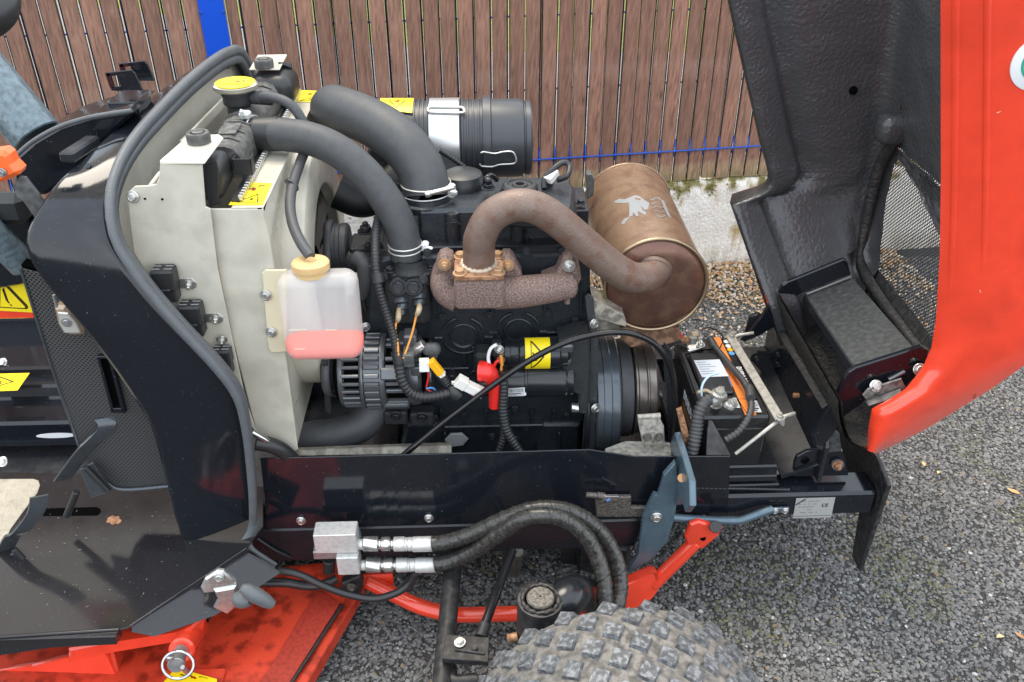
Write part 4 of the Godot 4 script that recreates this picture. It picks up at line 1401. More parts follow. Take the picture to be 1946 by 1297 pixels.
func wire_clamp(parent: Node, at: Vector3, axis: Vector3, r: float, gap: float, lug: Vector3, m_lug: Material, label := "") -> Node:
	axis = axis.normalized()
	var n := axis.cross(lug).normalized()
	var w := n.cross(axis)
	var st := s()
	for sd in [-1, 1]:
		var ring := []
		for k in 40:
			var a := TAU * k / 40
			ring.append(at + axis * gap * sd * (1.0 if k < 20 else 1.0) * 0.5 + (n * cos(a) + w * sin(a)) * r)
		tube(st, ring, 0.0014, 8, false, true)
	var o := part("hose_clamp", st, M("clamp_wire"), parent, label)
	o.set_meta("kind", "stuff")
	o.remove_meta("kind")
	st = s()
	box(st, at + w * (r + 0.006), Vector3(0.015, 0.012, gap + 0.008), 0.003, Basis(n, w, n.cross(w)))
	box(st, at + w * (r + 0.013) + n * 0.007, Vector3(0.008, 0.014, gap * 0.6), 0.003, Basis(n, w, n.cross(w)))
	part("clamp_lug", st, m_lug, o)
	return o
func build_radiator():
	var near := plate("radiator_side_plate", [[304, 311], [384, 313], [390, 393], [399, 397], [413, 510], [440, 640], [466, 760], [487, 822], [466, 800], [430, 712], [300, 556], [254, 480], [246, 420], [242, 378], [247, 362], [256, 354], [284, 353], [296, 350], [301, 340]], -0.018, 0.003, M("beige"), mower, "beige steel side plate of the radiator, with relays bolted on")
	var st := s()
	prism(st, [P(304, 311, -0.018) + Vector3(0, 0.001, 0)] + [PY(303, 304, 0.882), PY(358, 256, 0.882), PY(417, 255, 0.882), PY(424, 261, 0.882), PY(388, 309, 0.882)], Vector3(0, -0.003, 0), 0.0012)
	part("top_tongue", st, M("beige"), near)
	for q in [[PY(378, 268, 0.884), near], [PY(502, 126, 0.884), near]]:
		st = s()
		lathe(st, q[0], Vector3.UP, [[0.0168, -0.002], [0.0175, 0.002], [0.0175, 0.011], [0.016, 0.0135], [0.011, 0.0135], [0.010, 0.010], [0.0085, 0.010], [0.0085, 0.0145], [0.0, 0.0145]], 26)
		part("rubber_mount", st, M("dusty_black"), q[1], "dusty black rubber bush on the radiator's bracket")
	bolt(P(252, 374, -0.017), Vector3(-0.15, 0.2, 1), 0.013, M("zinc"), near)
	for p in [[275, 378], [308, 379]]:
		st = s()
		rod(st, P(p[0], p[1], -0.0172), P(p[0], p[1], -0.0176), 0.0018, 10, 0.0)
		part("hole", st, M("hole"), near)
	# curled lip behind the side plate
	st = s()
	tube(st, smooth_path(PL([[282, 360, -0.03], [292, 346, -0.04], [304, 330, -0.06]]), 4), 0.004, 8)
	part("curled_lip", st, M("beige"), near)
	st = s()
	prism(st, [PY(345, 268, 0.845), PY(433, 178, 0.845), PY(440, 190, 0.83), PY(352, 284, 0.83)], Vector3(-0.004, 0, 0), 0.0005)
	part("seal_flange", st, M("beige"), near)
	st = s()
	prism(st, [PY(473, 131, 0.882), PY(489, 104, 0.882), PY(545, 103, 0.882), PY(531, 131, 0.882)], Vector3(0, -0.003, 0), 0.001)
	part("far_tongue", st, M("beige"), near)
	# black plastic top tank
	var tank := Node3D.new()
	tank.name = "radiator_tank"
	mower.add_child(tank, true)
	tank.set_meta("label", "dusty black plastic radiator tank with ribs")
	st = s()
	sweep(st, even_path([Vector3(-0.398, 0.842, -0.125), Vector3(-0.400, 0.842, -0.54)], 0.02), [Vector2(-0.030, -0.03), Vector2(-0.029, 0.004), Vector2(-0.022, 0.016), Vector2(-0.008, 0.021), Vector2(0.008, 0.021), Vector2(0.022, 0.016), Vector2(0.029, 0.004), Vector2(0.030, -0.03)], Vector3.UP)
	part("tank_shell", st, M("dusty_black"), tank)
	st = s()
	rounded(st, Vector3(-0.408, 0.833, -0.088), Vector3(0.027, 0.028, 0.042), 0.016)
	part("tank_end", st, M("plastic_black"), tank)
	st = s()
	rounded(st, Vector3(-0.385, 0.84, -0.50), Vector3(0.04, 0.032, 0.05), 0.025)
	part("tank_end", st, M("plastic_black"), tank)
	for q in [[-0.362, 0.838, -0.115], [-0.368, 0.835, -0.47]]:
		for k in [[Vector3(0, 0, 0.010), Vector3(0.028, 0.026, 0.002)], [Vector3(0.013, 0, 0), Vector3(0.002, 0.026, 0.022)], [Vector3(-0.013, 0, 0), Vector3(0.002, 0.026, 0.022)], [Vector3(0, -0.012, 0), Vector3(0.028, 0.002, 0.022)]]:
			st = s()
			box(st, Vector3(q[0], q[1], q[2]) + k[0], k[1], 0.0006)
			part("mounting_lug", st, M("plastic_black"), tank)
	for k in 9:
		st = s()
		var z := -0.16 - k * 0.038
		if absf(z + 0.31) < 0.03: continue
		tube(st, [Vector3(-0.430, 0.84, z), Vector3(-0.421, 0.859, z), Vector3(-0.406, 0.8645, z), Vector3(-0.390, 0.8645, z), Vector3(-0.375, 0.859, z)], 0.0018, 6)
		part("tank_rib", st, M("dusty_black"), tank)
	st = s()
	box(st, Vector3(-0.398, 0.865, -0.20), Vector3(0.028, 0.003, 0.05), 0.001)
	part("moulded_badge", st, M("dusty_black"), tank)
	plate("end_cheek", [[384, 316], [410, 306], [414, 322], [416, 389], [397, 394]], -0.045, 0.004, M("plastic_black"), tank)
	st = s()
	prism(st, PL([[528, 119, -0.50], [553, 121, -0.52], [560, 166, -0.56], [540, 170, -0.56]]), Vector3(0, 0, -0.006), 0.001)
	part("end_cheek", st, M("plastic_black"), tank)
	# crimped strip along the tank's foot
	st = s()
	bar(st, Vector3(-0.366, 0.806, -0.05), Vector3(-0.362, 0.806, -0.58), 0.012, 0.008)
	part("foot_strip", st, M("plastic_black"), tank)
	st = s()
	for k in 52:
		box(st, Vector3(-0.3585 + k * 0.00006, 0.810, -0.055 - k * 0.0101), Vector3(0.007, 0.009, 0.0062), 0.001)
	var crimp := part("crimped_tabs", st, M("zinc"), tank)
	crimp.set_meta("kind", "stuff")
	# filler neck and cap
	var neck := Vector3(-0.409, 0.866, -0.315)
	st = s()
	lathe(st, neck, Vector3.UP, [[0.020, -0.012], [0.020, 0.0], [0.0245, 0.004], [0.0245, 0.018], [0.026, 0.019], [0.026, 0.026], [0, 0.026]], 24)
	var nk := part("filler_neck", st, M("plastic_black"), tank)
	st = s()
	var prof := []
	for k in 40:
		var a := TAU * k / 40
		var r := 0.0335 + 0.0035 * maxf(0, cos(a * 2.0 + 0.4))
		prof.append(neck + Vector3(cos(a) * r, 0.038, sin(a) * r))
	prism(st, prof, Vector3(0, -0.012, 0), 0.003)
	var cap := part("radiator_cap", st, M("cap_metal"), tank, "metal radiator cap with a yellow warning disc")
	st = s()
	lathe(st, neck + Vector3(0, 0.038, 0), Vector3.UP, [[0.033, -0.001], [0.033, 0.0008], [0.0315, 0.0014], [0, 0.0016]], 32)
	part("yellow_disc", st, M("yellow"), cap)
	print_on(cap, neck + Vector3(-0.024, 0.0402, -0.017), neck + Vector3(0.023, 0.0402, -0.019), neck + Vector3(-0.022, 0.0402, 0.018), "cap")
	st = s()
	rod(st, neck + Vector3(0.018, 0.008, 0.0), neck + Vector3(0.06, 0.006, 0.004), 0.0065, 14)
	part("overflow_spout", st, M("plastic_black"), nk)
	st = s()
	rod(st, Vector3(-0.385, 0.835, -0.255), Vector3(-0.33, 0.838, -0.25), 0.0285, 26)
	part("hose_spigot", st, M("plastic_black"), tank)
	# fan shroud: box with a collar and hole
	var x0 := -0.40
	var x1 := -0.326
	var y0 := 0.343
	var y1 := 0.804
	var z0 := -0.03
	var z1 := -0.57
	var shroud := plate("fan_shroud", [[397, 397], [500, 397], [519, 495], [566, 856], [556, 859], [486, 820], [440, 640], [413, 510]], z0, 0.003, M("beige"), mower, "beige sheet steel fan shroud", 0.0015)
	st = s()
	face(st, [Vector3(-0.368, y1, z0 - 0.001), Vector3(-0.321, y1, z0 - 0.001), Vector3(-0.321, y1, z1), Vector3(-0.368, y1, z1)], Vector3.UP)
	face(st, [Vector3(-0.368, y1, z0 - 0.001), Vector3(-0.368, y1, z1), Vector3(-0.368, y1 - 0.05, z1), Vector3(-0.368, y1 - 0.05, z0 - 0.001)], Vector3.LEFT)
	face(st, [Vector3(-0.40, y0, z1), Vector3(-0.324, y0, z1), Vector3(-0.321, y1, z1), Vector3(-0.40, y1, z1)], Vector3.FORWARD)
	part("shroud_top", st, M("beige"), shroud)
	st = s()
	box(st, P(498, 396, -0.031) + Vector3(-0.004, -0.0025, -0.001), Vector3(0.007, 0.006, 0.003), 0.001)
	part("corner_hole", st, M("hole"), shroud)
	st = s()
	var cy := 0.57
	var cz := -0.30
	var rows := []
	var seg := 72
	for k in 5:
		var r := []
		for j in seg + 1:
			var a := TAU * j / seg
			var d := Vector2(cos(a), sin(a))
			var f := INF
			if d.y > 1e-6: f = minf(f, (z0 - cz) / d.y)
			if d.y < -1e-6: f = minf(f, (z1 - cz) / d.y)
			if d.x > 1e-6: f = minf(f, (y1 - cy) / d.x)
			if d.x < -1e-6: f = minf(f, (y0 - cy) / d.x)
			var rr := lerpf(f, minf(0.222, f), k / 4.0)
			var y := cy + d.x * rr
			r.append(Vector3(lerpf(-0.334, -0.321, (y - y0) / (y1 - y0)), y, cz + d.y * rr))
		rows.append(r)
	sheet(st, rows, 0.0, -1)
	part("fan_side", st, M("beige"), shroud)
	st = s()
	lathe(st, Vector3(-0.335, cy, cz), Vector3.RIGHT, [[0.222, 0], [0.222, 0.04], [0.219, 0.046], [0.214, 0.049], [0.150, 0.049], [0.147, 0.047], [0.145, 0.03]], 72)
	part("fan_collar", st, M("beige"), shroud)
	st = s()
	rod(st, Vector3(-0.37, cy, cz), Vector3(-0.345, cy, cz), 0.20, 40)
	part("radiator_core", st, M("hole"), shroud)
	for k in 7:
		st = s()
		var a := TAU * k / 7
		var d := Vector3(0, cos(a), sin(a))
		var t := Vector3(0, -sin(a), cos(a))
		prism(st, [Vector3(-0.31, cy, cz) + d * 0.03 - t * 0.015, Vector3(-0.31, cy, cz) + d * 0.138 - t * 0.03 + Vector3(0.012, 0, 0), Vector3(-0.31, cy, cz) + d * 0.138 + t * 0.03, Vector3(-0.31, cy, cz) + d * 0.03 + t * 0.015], Vector3(-0.003, 0, 0), 0.0005)
		part("fan_blade", st, M("plastic_black"), shroud)
	var yy := y1 + 0.0004
	sticker(shroud, [PY(466, 347, yy), PY(517, 349, yy), PY(499, 390, yy), PY(434, 390, yy)], "fan", "yellow fan warning sticker, nearer of the two on the shroud", Vector3(0, 0.0004, 0))
	sticker(shroud, [PY(572, 172, yy), PY(622, 174, yy), PY(609, 195, yy), PY(559, 194, yy)], "fan", "yellow fan warning sticker at the far end of the shroud", Vector3(0, 0.0004, 0))
	# relays on the side plate
	for q in [[315, 537, 0.0, 1.0], [366, 603, 0.002, 1.0], [424, 684, 0.0, 0.85]]:
		var c := P(q[0], q[1], q[2])
		st = s()
		box(st, c + Vector3(0, 0.008, 0), Vector3(0.0335, 0.034, 0.028) * q[3], 0.003)
		var relay := part("relay", st, M("plastic_black"), mower, "black cube relay on the radiator side plate")
		st = s()
		box(st, c + Vector3(0, -0.017, -0.001) * q[3], Vector3(0.029, 0.026, 0.024) * q[3], 0.002)
		part("relay_socket", st, M("plastic_black"), relay)
		st = s()
		box(st, c + Vector3(-0.002, -0.006, 0.0145) * q[3], Vector3(0.022, 0.003, 0.002) * q[3], 0.0006)
		part("clip_bar", st, M("dark_steel"), relay)
		for k in [[-0.009, -0.005], [0.009, -0.005], [-0.009, 0.005], [0.009, 0.005]]:
			st = s()
			box(st, c + Vector3(k[0] * q[3], 0.0252 * (1.0 if q[3] > 0.9 else 0.9), k[1] * q[3]), Vector3(0.012, 0.0008, 0.002), 0.0002)
			part("moulded_mark", st, M("relay_print"), relay)
		if q[3] > 0.9:
			var b := P(q[0] + 43, q[1] + 3, -0.016)
			st = s()
			prism(st, [b + Vector3(-0.024, -0.005, 0), b + Vector3(0.004, -0.010, 0), b + Vector3(0.010, -0.006, 0), b + Vector3(0.012, 0.002, 0), b + Vector3(0.007, 0.009, 0), b + Vector3(-0.024, 0.008, 0)], Vector3(0, 0, -0.0015), 0.0005)
			part("relay_tab", st, M("zinc"), relay)
			bolt(b, Vector3(0.1, -0.3, 1), 0.012, M("zinc"), relay, true)
		else:
			bolt(P(421, 645, -0.014), Vector3(0.1, -0.3, 1), 0.012, M("zinc"), relay, true)
	# coolant bottle
	var c := (P(527, 506, 0.0) + P(688, 690, 0.0)) * 0.5 + Vector3(0.0, 0, -0.005)
	var hh := Vector3(0.0605, 0.073, 0.026)
	var bs := Basis.from_euler(Vector3(-0.10, 0.0, 0.005))
	st = s()
	rounded(st, c, hh, 0.021, bs, 16, 32)
	var bottle := part("coolant_bottle", st, M("bottle"), mower, "translucent white coolant bottle, less than half full of pink coolant")
	# the coolant inside: the same shape cut off at its level
	st = s()
	rounded(st, c, hh - Vector3(0.0007, 0.0007, 0.0007), 0.0204, bs, 16, 32, -0.040)
	part("coolant", st, M("coolant"), bottle, "pink coolant")
	st = s()
	prism(st, PZ([[497, 520], [503, 513], [545, 513], [545, 690 - 20], [515, 672], [509, 664]], -0.024), Vector3(0, 0, -0.004), 0.002)
	part("mounting_flange", st, M("bottle_flange"), bottle)
	for p in [[505, 562], [515, 632]]: bolt(P(p[0], p[1], -0.022), Vector3(-0.1, 0.1, 1), 0.0125, M("zinc"), bottle)
	st = s()
	var top := c + bs * Vector3(-0.008, hh.y, 0)
	lathe(st, top, bs.y, [[0.024, -0.006], [0.024, 0.002], [0.0275, 0.003], [0.0285, 0.006], [0.0285, 0.014], [0.026, 0.017], [0.012, 0.0185], [0, 0.0185]], 30)
	var bc := part("bottle_cap", st, M("cream_plastic"), bottle, "cream plastic bottle cap")
	st = s()
	rod(st, top + Vector3(0.0, 0.016, 0), top + Vector3(-0.004, 0.034, -0.004), 0.006, 12, 0.002)
	box(st, top + Vector3(0.006, 0.02, 0.002), Vector3(0.026, 0.008, 0.004), 0.0015, Basis.from_euler(Vector3(0, 0.4, -0.5)))
	part("cap_nipple", st, M("cream_plastic"), bc)
	# level marks moulded into the front
	for q in [[570, 613, 36], [632, 613, 22], [575, 647, 20]]:
		st = s()
		box(st, P(q[0], q[1], 0.0) + Vector3(0, 0, 0.0215 + (q[1] - 600) * 0.00009), Vector3(q[2] * 0.0008, 0.0012, 0.001), 0.0003)
		part("level_mark", st, M("bottle_flange"), bottle)


# ---------- engine ----------
func zbox(called: String, x0: float, y0: float, x1: float, y1: float, zf: float, deep: float, m: Material, parent: Node, bev := 0.003, label := "") -> MeshInstance3D:
	# a block given by the pixel corners of its front face at depth zf
	var a := P(x0, y0, zf)
	var b := P(x1, y1, zf)
	var st := s()
	box(st, Vector3((a.x + b.x) / 2, (a.y + b.y) / 2, zf - deep / 2), Vector3(absf(b.x - a.x), absf(a.y - b.y), deep), bev)
	return part(called, st, m, parent, label)
func build_engine():
	var eb := M("engine_black")
	# crankcase
	var a := P(745, 480, -0.17)
	var st := s()
	prism(st, PZ([[700, 500], [742, 488], [1122, 484], [1122, 640], [1112, 805], [770, 806], [690, 770]], -0.165), Vector3(0, 0, -0.26), 0.006)
	var blk := part("engine_block", st, eb, mower, "black painted cast engine block")
	st = s()
	prism(st, PZ([[772, 806], [1104, 806], [1100, 880], [800, 890], [760, 860]], -0.172), Vector3(0, 0, -0.22), 0.006)
	var pan := part("oil_pan", st, eb, blk)
	st = s()
	box(st, (P(775, 803, -0.16) + P(1100, 806, -0.16)) * 0.5, Vector3(0.19, 0.006, 0.024), 0.002)
	part("pan_flange", st, eb, blk)
	# embossed rings and ribs
	for q in [[881, 637], [985, 627]]:
		var c := P(q[0], q[1], -0.1655)
		st = s()
		lathe(st, c, Vector3.BACK, [[0.0255, 0], [0.0255, 0.004], [0.024, 0.005], [0.0225, 0.004], [0.021, 0.002], [0, 0.002]], 36)
		part("core_boss", st, eb, blk)
		st = s()
		for ar in [[0.35, 1.2], [1.9, 2.75], [3.5, 5.9]]:
			var w := []
			for k in 14:
				var t: float = lerpf(ar[0], ar[1], k / 13.0)
				w.append(c + Vector3(cos(t), sin(t), 0) * 0.0375 + Vector3(0, 0, 0.002))
			tube(st, w, 0.0032, 8)
		var em := part("embossed_arcs", st, eb, blk)
		em.set_meta("kind", "stuff")
		for k in [[-0.045, -0.004], [0.045, -0.004]]:
			st = s()
			box(st, c + Vector3(k[0], k[1], 0.002), Vector3(0.018, 0.007, 0.008), 0.002)
			part("pad", st, eb, blk)
		st = s()
		box(st, c + Vector3(0, -0.045, 0.001), Vector3(0.010, 0.042, 0.006), 0.002)
		part("rib", st, eb, blk)
	for q in [[830, 700, 0.004, 0.12], [930, 690, 0.005, 0.03], [1050, 632, 0.006, 0.05], [906, 660, 0.005, 0.02]]:
		st = s()
		box(st, P(q[0], q[1], -0.1635), Vector3(q[3], q[2], 0.008), 0.0015)
		part("rib", st, eb, blk)
	for x in [800, 838, 880, 924, 968, 1010, 1052]:
		st = s()
		box(st, P(x, 787, -0.162), Vector3(0.0045, 0.026, 0.012), 0.0015)
		part("rib", st, eb, blk)
	for x in [[846, 890], [1062, 900]]:
		st = s()
		box(st, P(x[0], 832, -0.168), Vector3(0.005, 0.03, 0.010), 0.0015)
		part("rib", st, eb, pan)
	for q in [[978, 778], [935, 830], [980, 835], [1000, 812], [826, 795], [850, 797]]: bolt(P(q[0], q[1], -0.158), Vector3.BACK, 0.010, eb, blk)
	for q in [[812, 480], [905, 480], [1000, 478], [1070, 478], [840, 604], [930, 600], [1040, 596], [1095, 610], [716, 640], [1078, 790], [880, 790], [946, 770]]: bolt(P(q[0], q[1], -0.160 if q[1] > 500 else -0.150), Vector3(0, 0.15, 1), 0.0105, M("satin_black"), blk)
	for q in [[905, 712, 0.014], [860, 705, 0.010], [1075, 712, 0.012]]:
		st = s()
		lathe(st, P(q[0], q[1], -0.1655), Vector3.BACK, [[q[2], 0], [q[2], 0.006], [q[2] * 0.85, 0.008], [q[2] * 0.6, 0.006], [0, 0.006]], 24)
		part("core_plug", st, eb, blk)
	for x in [833, 935, 1036, 1104]:
		st = s()
		box(st, P(x, 560, -0.163), Vector3(0.006, 0.07, 0.010), 0.002)
		part("rib", st, eb, blk)
	# pale hexagonal blanking plate
	st = s()
	prism(st, PZ([[845, 838], [856, 826], [878, 825], [890, 836], [880, 848], [856, 851]], -0.160), Vector3(0, 0, -0.006), 0.0015)
	part("blanking_plate", st, M("pale_patch"), blk, "pale grey hexagonal blanking plate")
	# head
	var head := zbox("cylinder_head", 798, 488, 1118, 560, -0.160, 0.22, eb, blk, 0.004)
	zbox("gasket_step", 800, 470, 1100, 486, -0.172, 0.20, M("satin_black"), blk, 0.002)
	# valve cover with fluted front
	var cv := Node3D.new()
	cv.name = "valve_cover"
	mower.add_child(cv, true)
	cv.set_meta("label", "black valve cover with fluted bolt recesses and filler cap")
	var l := P(793, 400, -0.2)
	var r := P(1084, 466, -0.2)
	st = s()
	box(st, Vector3((l.x + r.x) / 2, (l.y + r.y) / 2, -0.27), Vector3(r.x - l.x, l.y - r.y, 0.14), 0.006)
	part("cover_body", st, eb, cv)
	st = s()
	box(st, Vector3((l.x + r.x) / 2, r.y + 0.001, -0.268), Vector3(r.x - l.x + 0.006, 0.006, 0.152), 0.002)
	part("cover_flange", st, eb, cv)
	for x in [861, 984]:
		st = s()
		lathe(st, P(x, 462, -0.2005), Vector3.UP, [[0.0135, 0], [0.0135, 0.05], [0.012, 0.058], [0.0, 0.06]], 20)
		part("flute", st, M("satin_black"), cv)
		st = s()
		prism(st, [P(x - 16, 428, -0.19), P(x + 16, 428, -0.19), P(x + 4, 419, -0.188), P(x - 4, 419, -0.188)], Vector3(0, 0, -0.012), 0.001)
		part("bolt_seat", st, eb, cv)
		bolt(P(x, 421, -0.187), Vector3.UP, 0.009, M("satin_black"), cv)
	st = s()
	var ring := []
	for k in 40: ring.append(P(1032, 430, -0.199) + Vector3(cos(TAU * k / 40), sin(TAU * k / 40), 0) * 0.029)
	tube(st, ring, 0.0022, 8, false, true)
	part("embossed_ring", st, eb, cv)
	# things on its top
	var yt := l.y
	st = s()
	prism(st, [PY(1000, 405, yt + 0.016), PY(1088, 402, yt + 0.018), PY(1094, 360, yt + 0.018), PY(1082, 338, yt + 0.018), PY(960, 338, yt + 0.018), PY(940, 372, yt + 0.018), PY(945, 400, yt + 0.016)], Vector3(0, -0.03, 0), 0.006)
	part("breather_housing", st, eb, cv)
	st = s()
	lathe(st, PY(880, 352, yt + 0.0), Vector3.UP, [[0.040, 0], [0.040, 0.008], [0.037, 0.013], [0.034, 0.022], [0.028, 0.025], [0.0, 0.027]], 36)
	part("round_lid", st, M("plastic_black"), cv)
	st = s()
	lathe(st, PY(988, 362, yt + 0.016), Vector3.UP, [[0.031, 0], [0.031, 0.008], [0.027, 0.012], [0.022, 0.0125], [0.0205, 0.010], [0.014, 0.010], [0.0125, 0.0125], [0.0075, 0.0125], [0.0065, 0.006], [0, 0.006]], 36)
	part("oil_filler_cap", st, M("plastic_black"), cv, "round black oil filler cap")
	for q in [[928, 358], [1042, 352]]:
		var c := PY(q[0], q[1], yt + 0.016)
		bolt(c, Vector3.UP, 0.017, M("satin_black"), cv)
		st = s()
		rounded(st, c + Vector3(0, 0.013, 0), Vector3(0.0065, 0.007, 0.0065), 0.006)
		part("cap_nut", st, M("gloss_black"), cv)
	st = s()
	tube(st, smooth_path([PY(922, 352, yt + 0.014), PY(924, 340, yt + 0.03), PY(934, 334, yt + 0.032), PY(944, 342, yt + 0.02)], 6), 0.005, 10)
	part("leak_off_pipe", st, M("shiny_rubber"), cv)
	bolt(PY(1104, 386, yt), Vector3.UP, 0.013, M("satin_black"), cv)
	# rocker step at right of the cover
	zbox("cover_step", 1060, 398, 1096, 420, -0.196, 0.06, eb, cv, 0.004)
	zbox("end_bracket", 1086, 400, 1116, 488, -0.205, 0.10, M("satin_black"), cv, 0.002)
	# wiring eye behind: a loop of cable with a pale plug
	st = s()
	tube(st, smooth_path([PY(1034, 358, yt + 0.02), PY(1036, 338, yt + 0.035), PY(1056, 318, yt + 0.05), PY(1072, 309, yt + 0.055), PY(1082, 316, yt + 0.05), PY(1078, 334, yt + 0.04), PY(1060, 342, yt + 0.03)], 6), 0.0052, 10)
	part("wire_loop", st, M("conduit"), cv)
	st = s()
	bar(st, PY(1040, 344, yt + 0.032), PY(1056, 326, yt + 0.042), 0.016, 0.012)
	part("pale_plug", st, M("white_plastic"), cv)
	# end plate and bell side
	var ep := plate("end_plate", [[1112, 566], [1118, 560], [1128, 566], [1130, 590], [1136, 640], [1138, 700], [1130, 858], [1106, 858], [1110, 800], [1122, 700], [1122, 640], [1116, 600]], -0.128, 0.006, M("dark_steel"), mower, "grey engine end plate in front of the flywheel")
	st = s()
	prism(st, [P(1126, 568, -0.13), P(1186, 600, -0.13), P(1190, 612, -0.13), P(1190, 622, -0.13), P(1128, 604, -0.13)], Vector3(0, 0, -0.05), 0.001)
	part("end_bracket_arm", st, M("beige_dirty"), ep)
	st = s()
	box(st, P(1156, 590, -0.2), Vector3(0.09, 0.07, 0.03), 0.002)
	part("backing_plate", st, M("beige_dirty"), ep)
	for q in [[1129, 615, -0.125], [1094, 776, -0.12], [1131, 776, -0.12]]: bolt(P(q[0], q[1], q[2]), Vector3(0.5 if q[0] != 1094 else -0.5, 0.1, 1), 0.013, M("zinc"), ep)
	# flywheel pulley and crank pulley, axis along the engine
	var fc := Vector3(0.205, P(1160, 748, -0.235).y, -0.235)
	st = s()
	lathe(st, fc, Vector3.RIGHT, [[0, 0], [0.112, 0], [0.116, 0.003], [0.116, 0.014], [0.118, 0.015], [0.118, 0.028], [0.1165, 0.030], [0.1165, 0.044], [0.112, 0.048], [0.04, 0.048], [0, 0.048]], 72)
	var fw := part("flywheel", st, M("pulley"), mower, "grey flywheel pulley at the engine's front")
	st = s()
	lathe(st, fc, Vector3.RIGHT, [[0.119, -0.022], [0.121, -0.020], [0.121, -0.014], [0.119, -0.012], [0, -0.012]], 72)
	part("guard_ring", st, M("satin_black"), fw)
	st = s()
	lathe(st, fc + Vector3(0.048, 0.014, 0.0), Vector3.RIGHT, [[0.04, 0], [0.094, 0.004], [0.096, 0.010], [0.088, 0.016], [0.084, 0.020], [0.084, 0.026], [0.094, 0.030], [0.094, 0.033], [0.090, 0.036], [0.090, 0.050], [0.094, 0.052], [0.094, 0.054], [0.091, 0.056], [0.091, 0.068], [0.088, 0.072], [0.05, 0.074], [0, 0.074]], 64)
	part("crank_pulley", st, M("worn_pulley"), fw, "worn grooved crank pulley")
	st = s()
	lathe(st, fc + Vector3(0.05, 0.014, 0.0), Vector3.RIGHT, [[0.0965, 0.0], [0.0965, 0.022], [0.09, 0.023]], 64)
	part("drive_belt", st, M("rubber"), fw)
	bolt(fc + Vector3(0.122, 0.03, 0.05), Vector3.RIGHT, 0.022, M("dark_steel"), fw)
	# cast bracket below the pulley
	var br := Node3D.new()
	br.name = "pulley_bracket"
	mower.add_child(br, true)
	br.set_meta("label", "pale grimy bolted bracket below the crank pulley")
	st = s()
	prism(st, PZ([[1212, 792], [1256, 790], [1256, 800], [1262, 812], [1264, 846], [1222, 846], [1214, 810]], -0.045), Vector3(0, 0, -0.008), 0.0018)
	part("upright", st, M("grimy_pale"), br)
	st = s()
	tube(st, [P(1212, 793, -0.048), P(1255, 790, -0.048)], 0.005, 10)
	part("rolled_edge", st, M("grimy_pale"), br)
	st = s()
	prism(st, PL([[1188, 838, -0.065], [1262, 838, -0.065], [1276, 842, -0.06], [1276, 872, -0.02], [1150, 872, -0.02], [1150, 852, -0.05]]), Vector3(0, -0.008, 0), 0.0015)
	part("foot", st, M("grimy_pale"), br)
	for q in [[1230, 831], [1252, 831]]: bolt(P(q[0], q[1], -0.043), Vector3(0, 0.2, 1), 0.0115, M("grimy"), br)
	# black stay and shield right of the pulleys
	st = s()
	prism(st, PZ([[1262, 650], [1276, 668], [1288, 730], [1290, 860], [1272, 860], [1268, 760], [1262, 700]], -0.09), Vector3(0, 0, -0.004), 0.001)
	part("belt_shield", st, M("satin_black"), mower, "black shield plate beside the crank pulley")
	st = s()
	prism(st, PZ([[1286, 780], [1296, 776], [1318, 856], [1304, 862]], -0.03), Vector3(0, 0, -0.006), 0.001)
	part("rusty_strip", st, M("rusty"))
	# water pump, thermostat housing
	var th := Node3D.new()
	th.name = "thermostat_housing"
	mower.add_child(th, true)
	th.set_meta("label", "black cast thermostat housing with hexagonal plugs and sensors")
	var tc := P(780, 508, -0.165)
	st = s()
	var o := []
	for k in 26:
		var t := TAU * k / 26
		o.append(tc + Vector3(0.042 * signf(cos(t)) * pow(absf(cos(t)), 0.7), 0.0, 0.028 * signf(sin(t)) * pow(absf(sin(t)), 0.7)))
	prism(st, o, Vector3(0, -0.012, 0), 0.002)
	part("outlet_flange", st, M("cast_black"), th)
	var o2 := []
	for p in o: o2.append(p * 1.0 + Vector3(0, -0.013, 0))
	st = s()
	prism(st, o2, Vector3(0, -0.012, 0), 0.002)
	part("body_flange", st, M("cast_black"), th)
	st = s()
	lathe(st, tc, Vector3.UP, [[0.034, 0], [0.030, 0.006], [0.027, 0.012], [0.026, 0.02]], 28)
	part("outlet_neck", st, M("cast_black"), th)
	for q in [[-0.034, 0.014], [0.036, 0.006]]: bolt(tc + Vector3(q[0], 0.001, q[1]), Vector3.UP, 0.014, M("satin_black"), th)
	st = s()
	rounded(st, P(778, 560, -0.175), Vector3(0.040, 0.046, 0.04), 0.018)
	part("housing_body", st, M("cast_black"), th)
	for q in [[757, 545, 0.018], [786, 545, 0.018], [728, 527, 0.009], [804, 531, 0.009]]: bolt(P(q[0], q[1], -0.135), Vector3(0, 0.25, 1), q[2] * 1.25, M("satin_black"), th)
	for q in [[763, 580, 0.017], [797, 572, 0.015]]:
		var c := P(q[0], q[1], -0.14)
		var ax := Vector3(0.05, -0.75, 0.66)
		st = s()
		lathe(st, c - ax * 0.014, ax, [[0.016, 0], [0.0165, 0.012], [0.013, 0.013]], 20)
		lathe(st, c, ax, [[0.0125, 0], [0.0125, 0.009], [0.007, 0.01]], 6)
		lathe(st, c, ax, [[0.007, 0.009], [0.006, 0.018], [0, 0.019]], 14)
		var sn := part("sensor", st, M("dark_steel"), th)
		sn.set_meta("label", "temperature sensor")
	st = s()
	tube(st, smooth_path(PL([[758, 588, -0.12], [757, 604, -0.10], [754, 612, -0.10]]), 6), [0.004, 0.0043, 0.0045, 0.0048, 0.005, 0.005, 0.005, 0.005, 0.0046, 0.0043, 0.004, 0.0036, 0.003], 10)
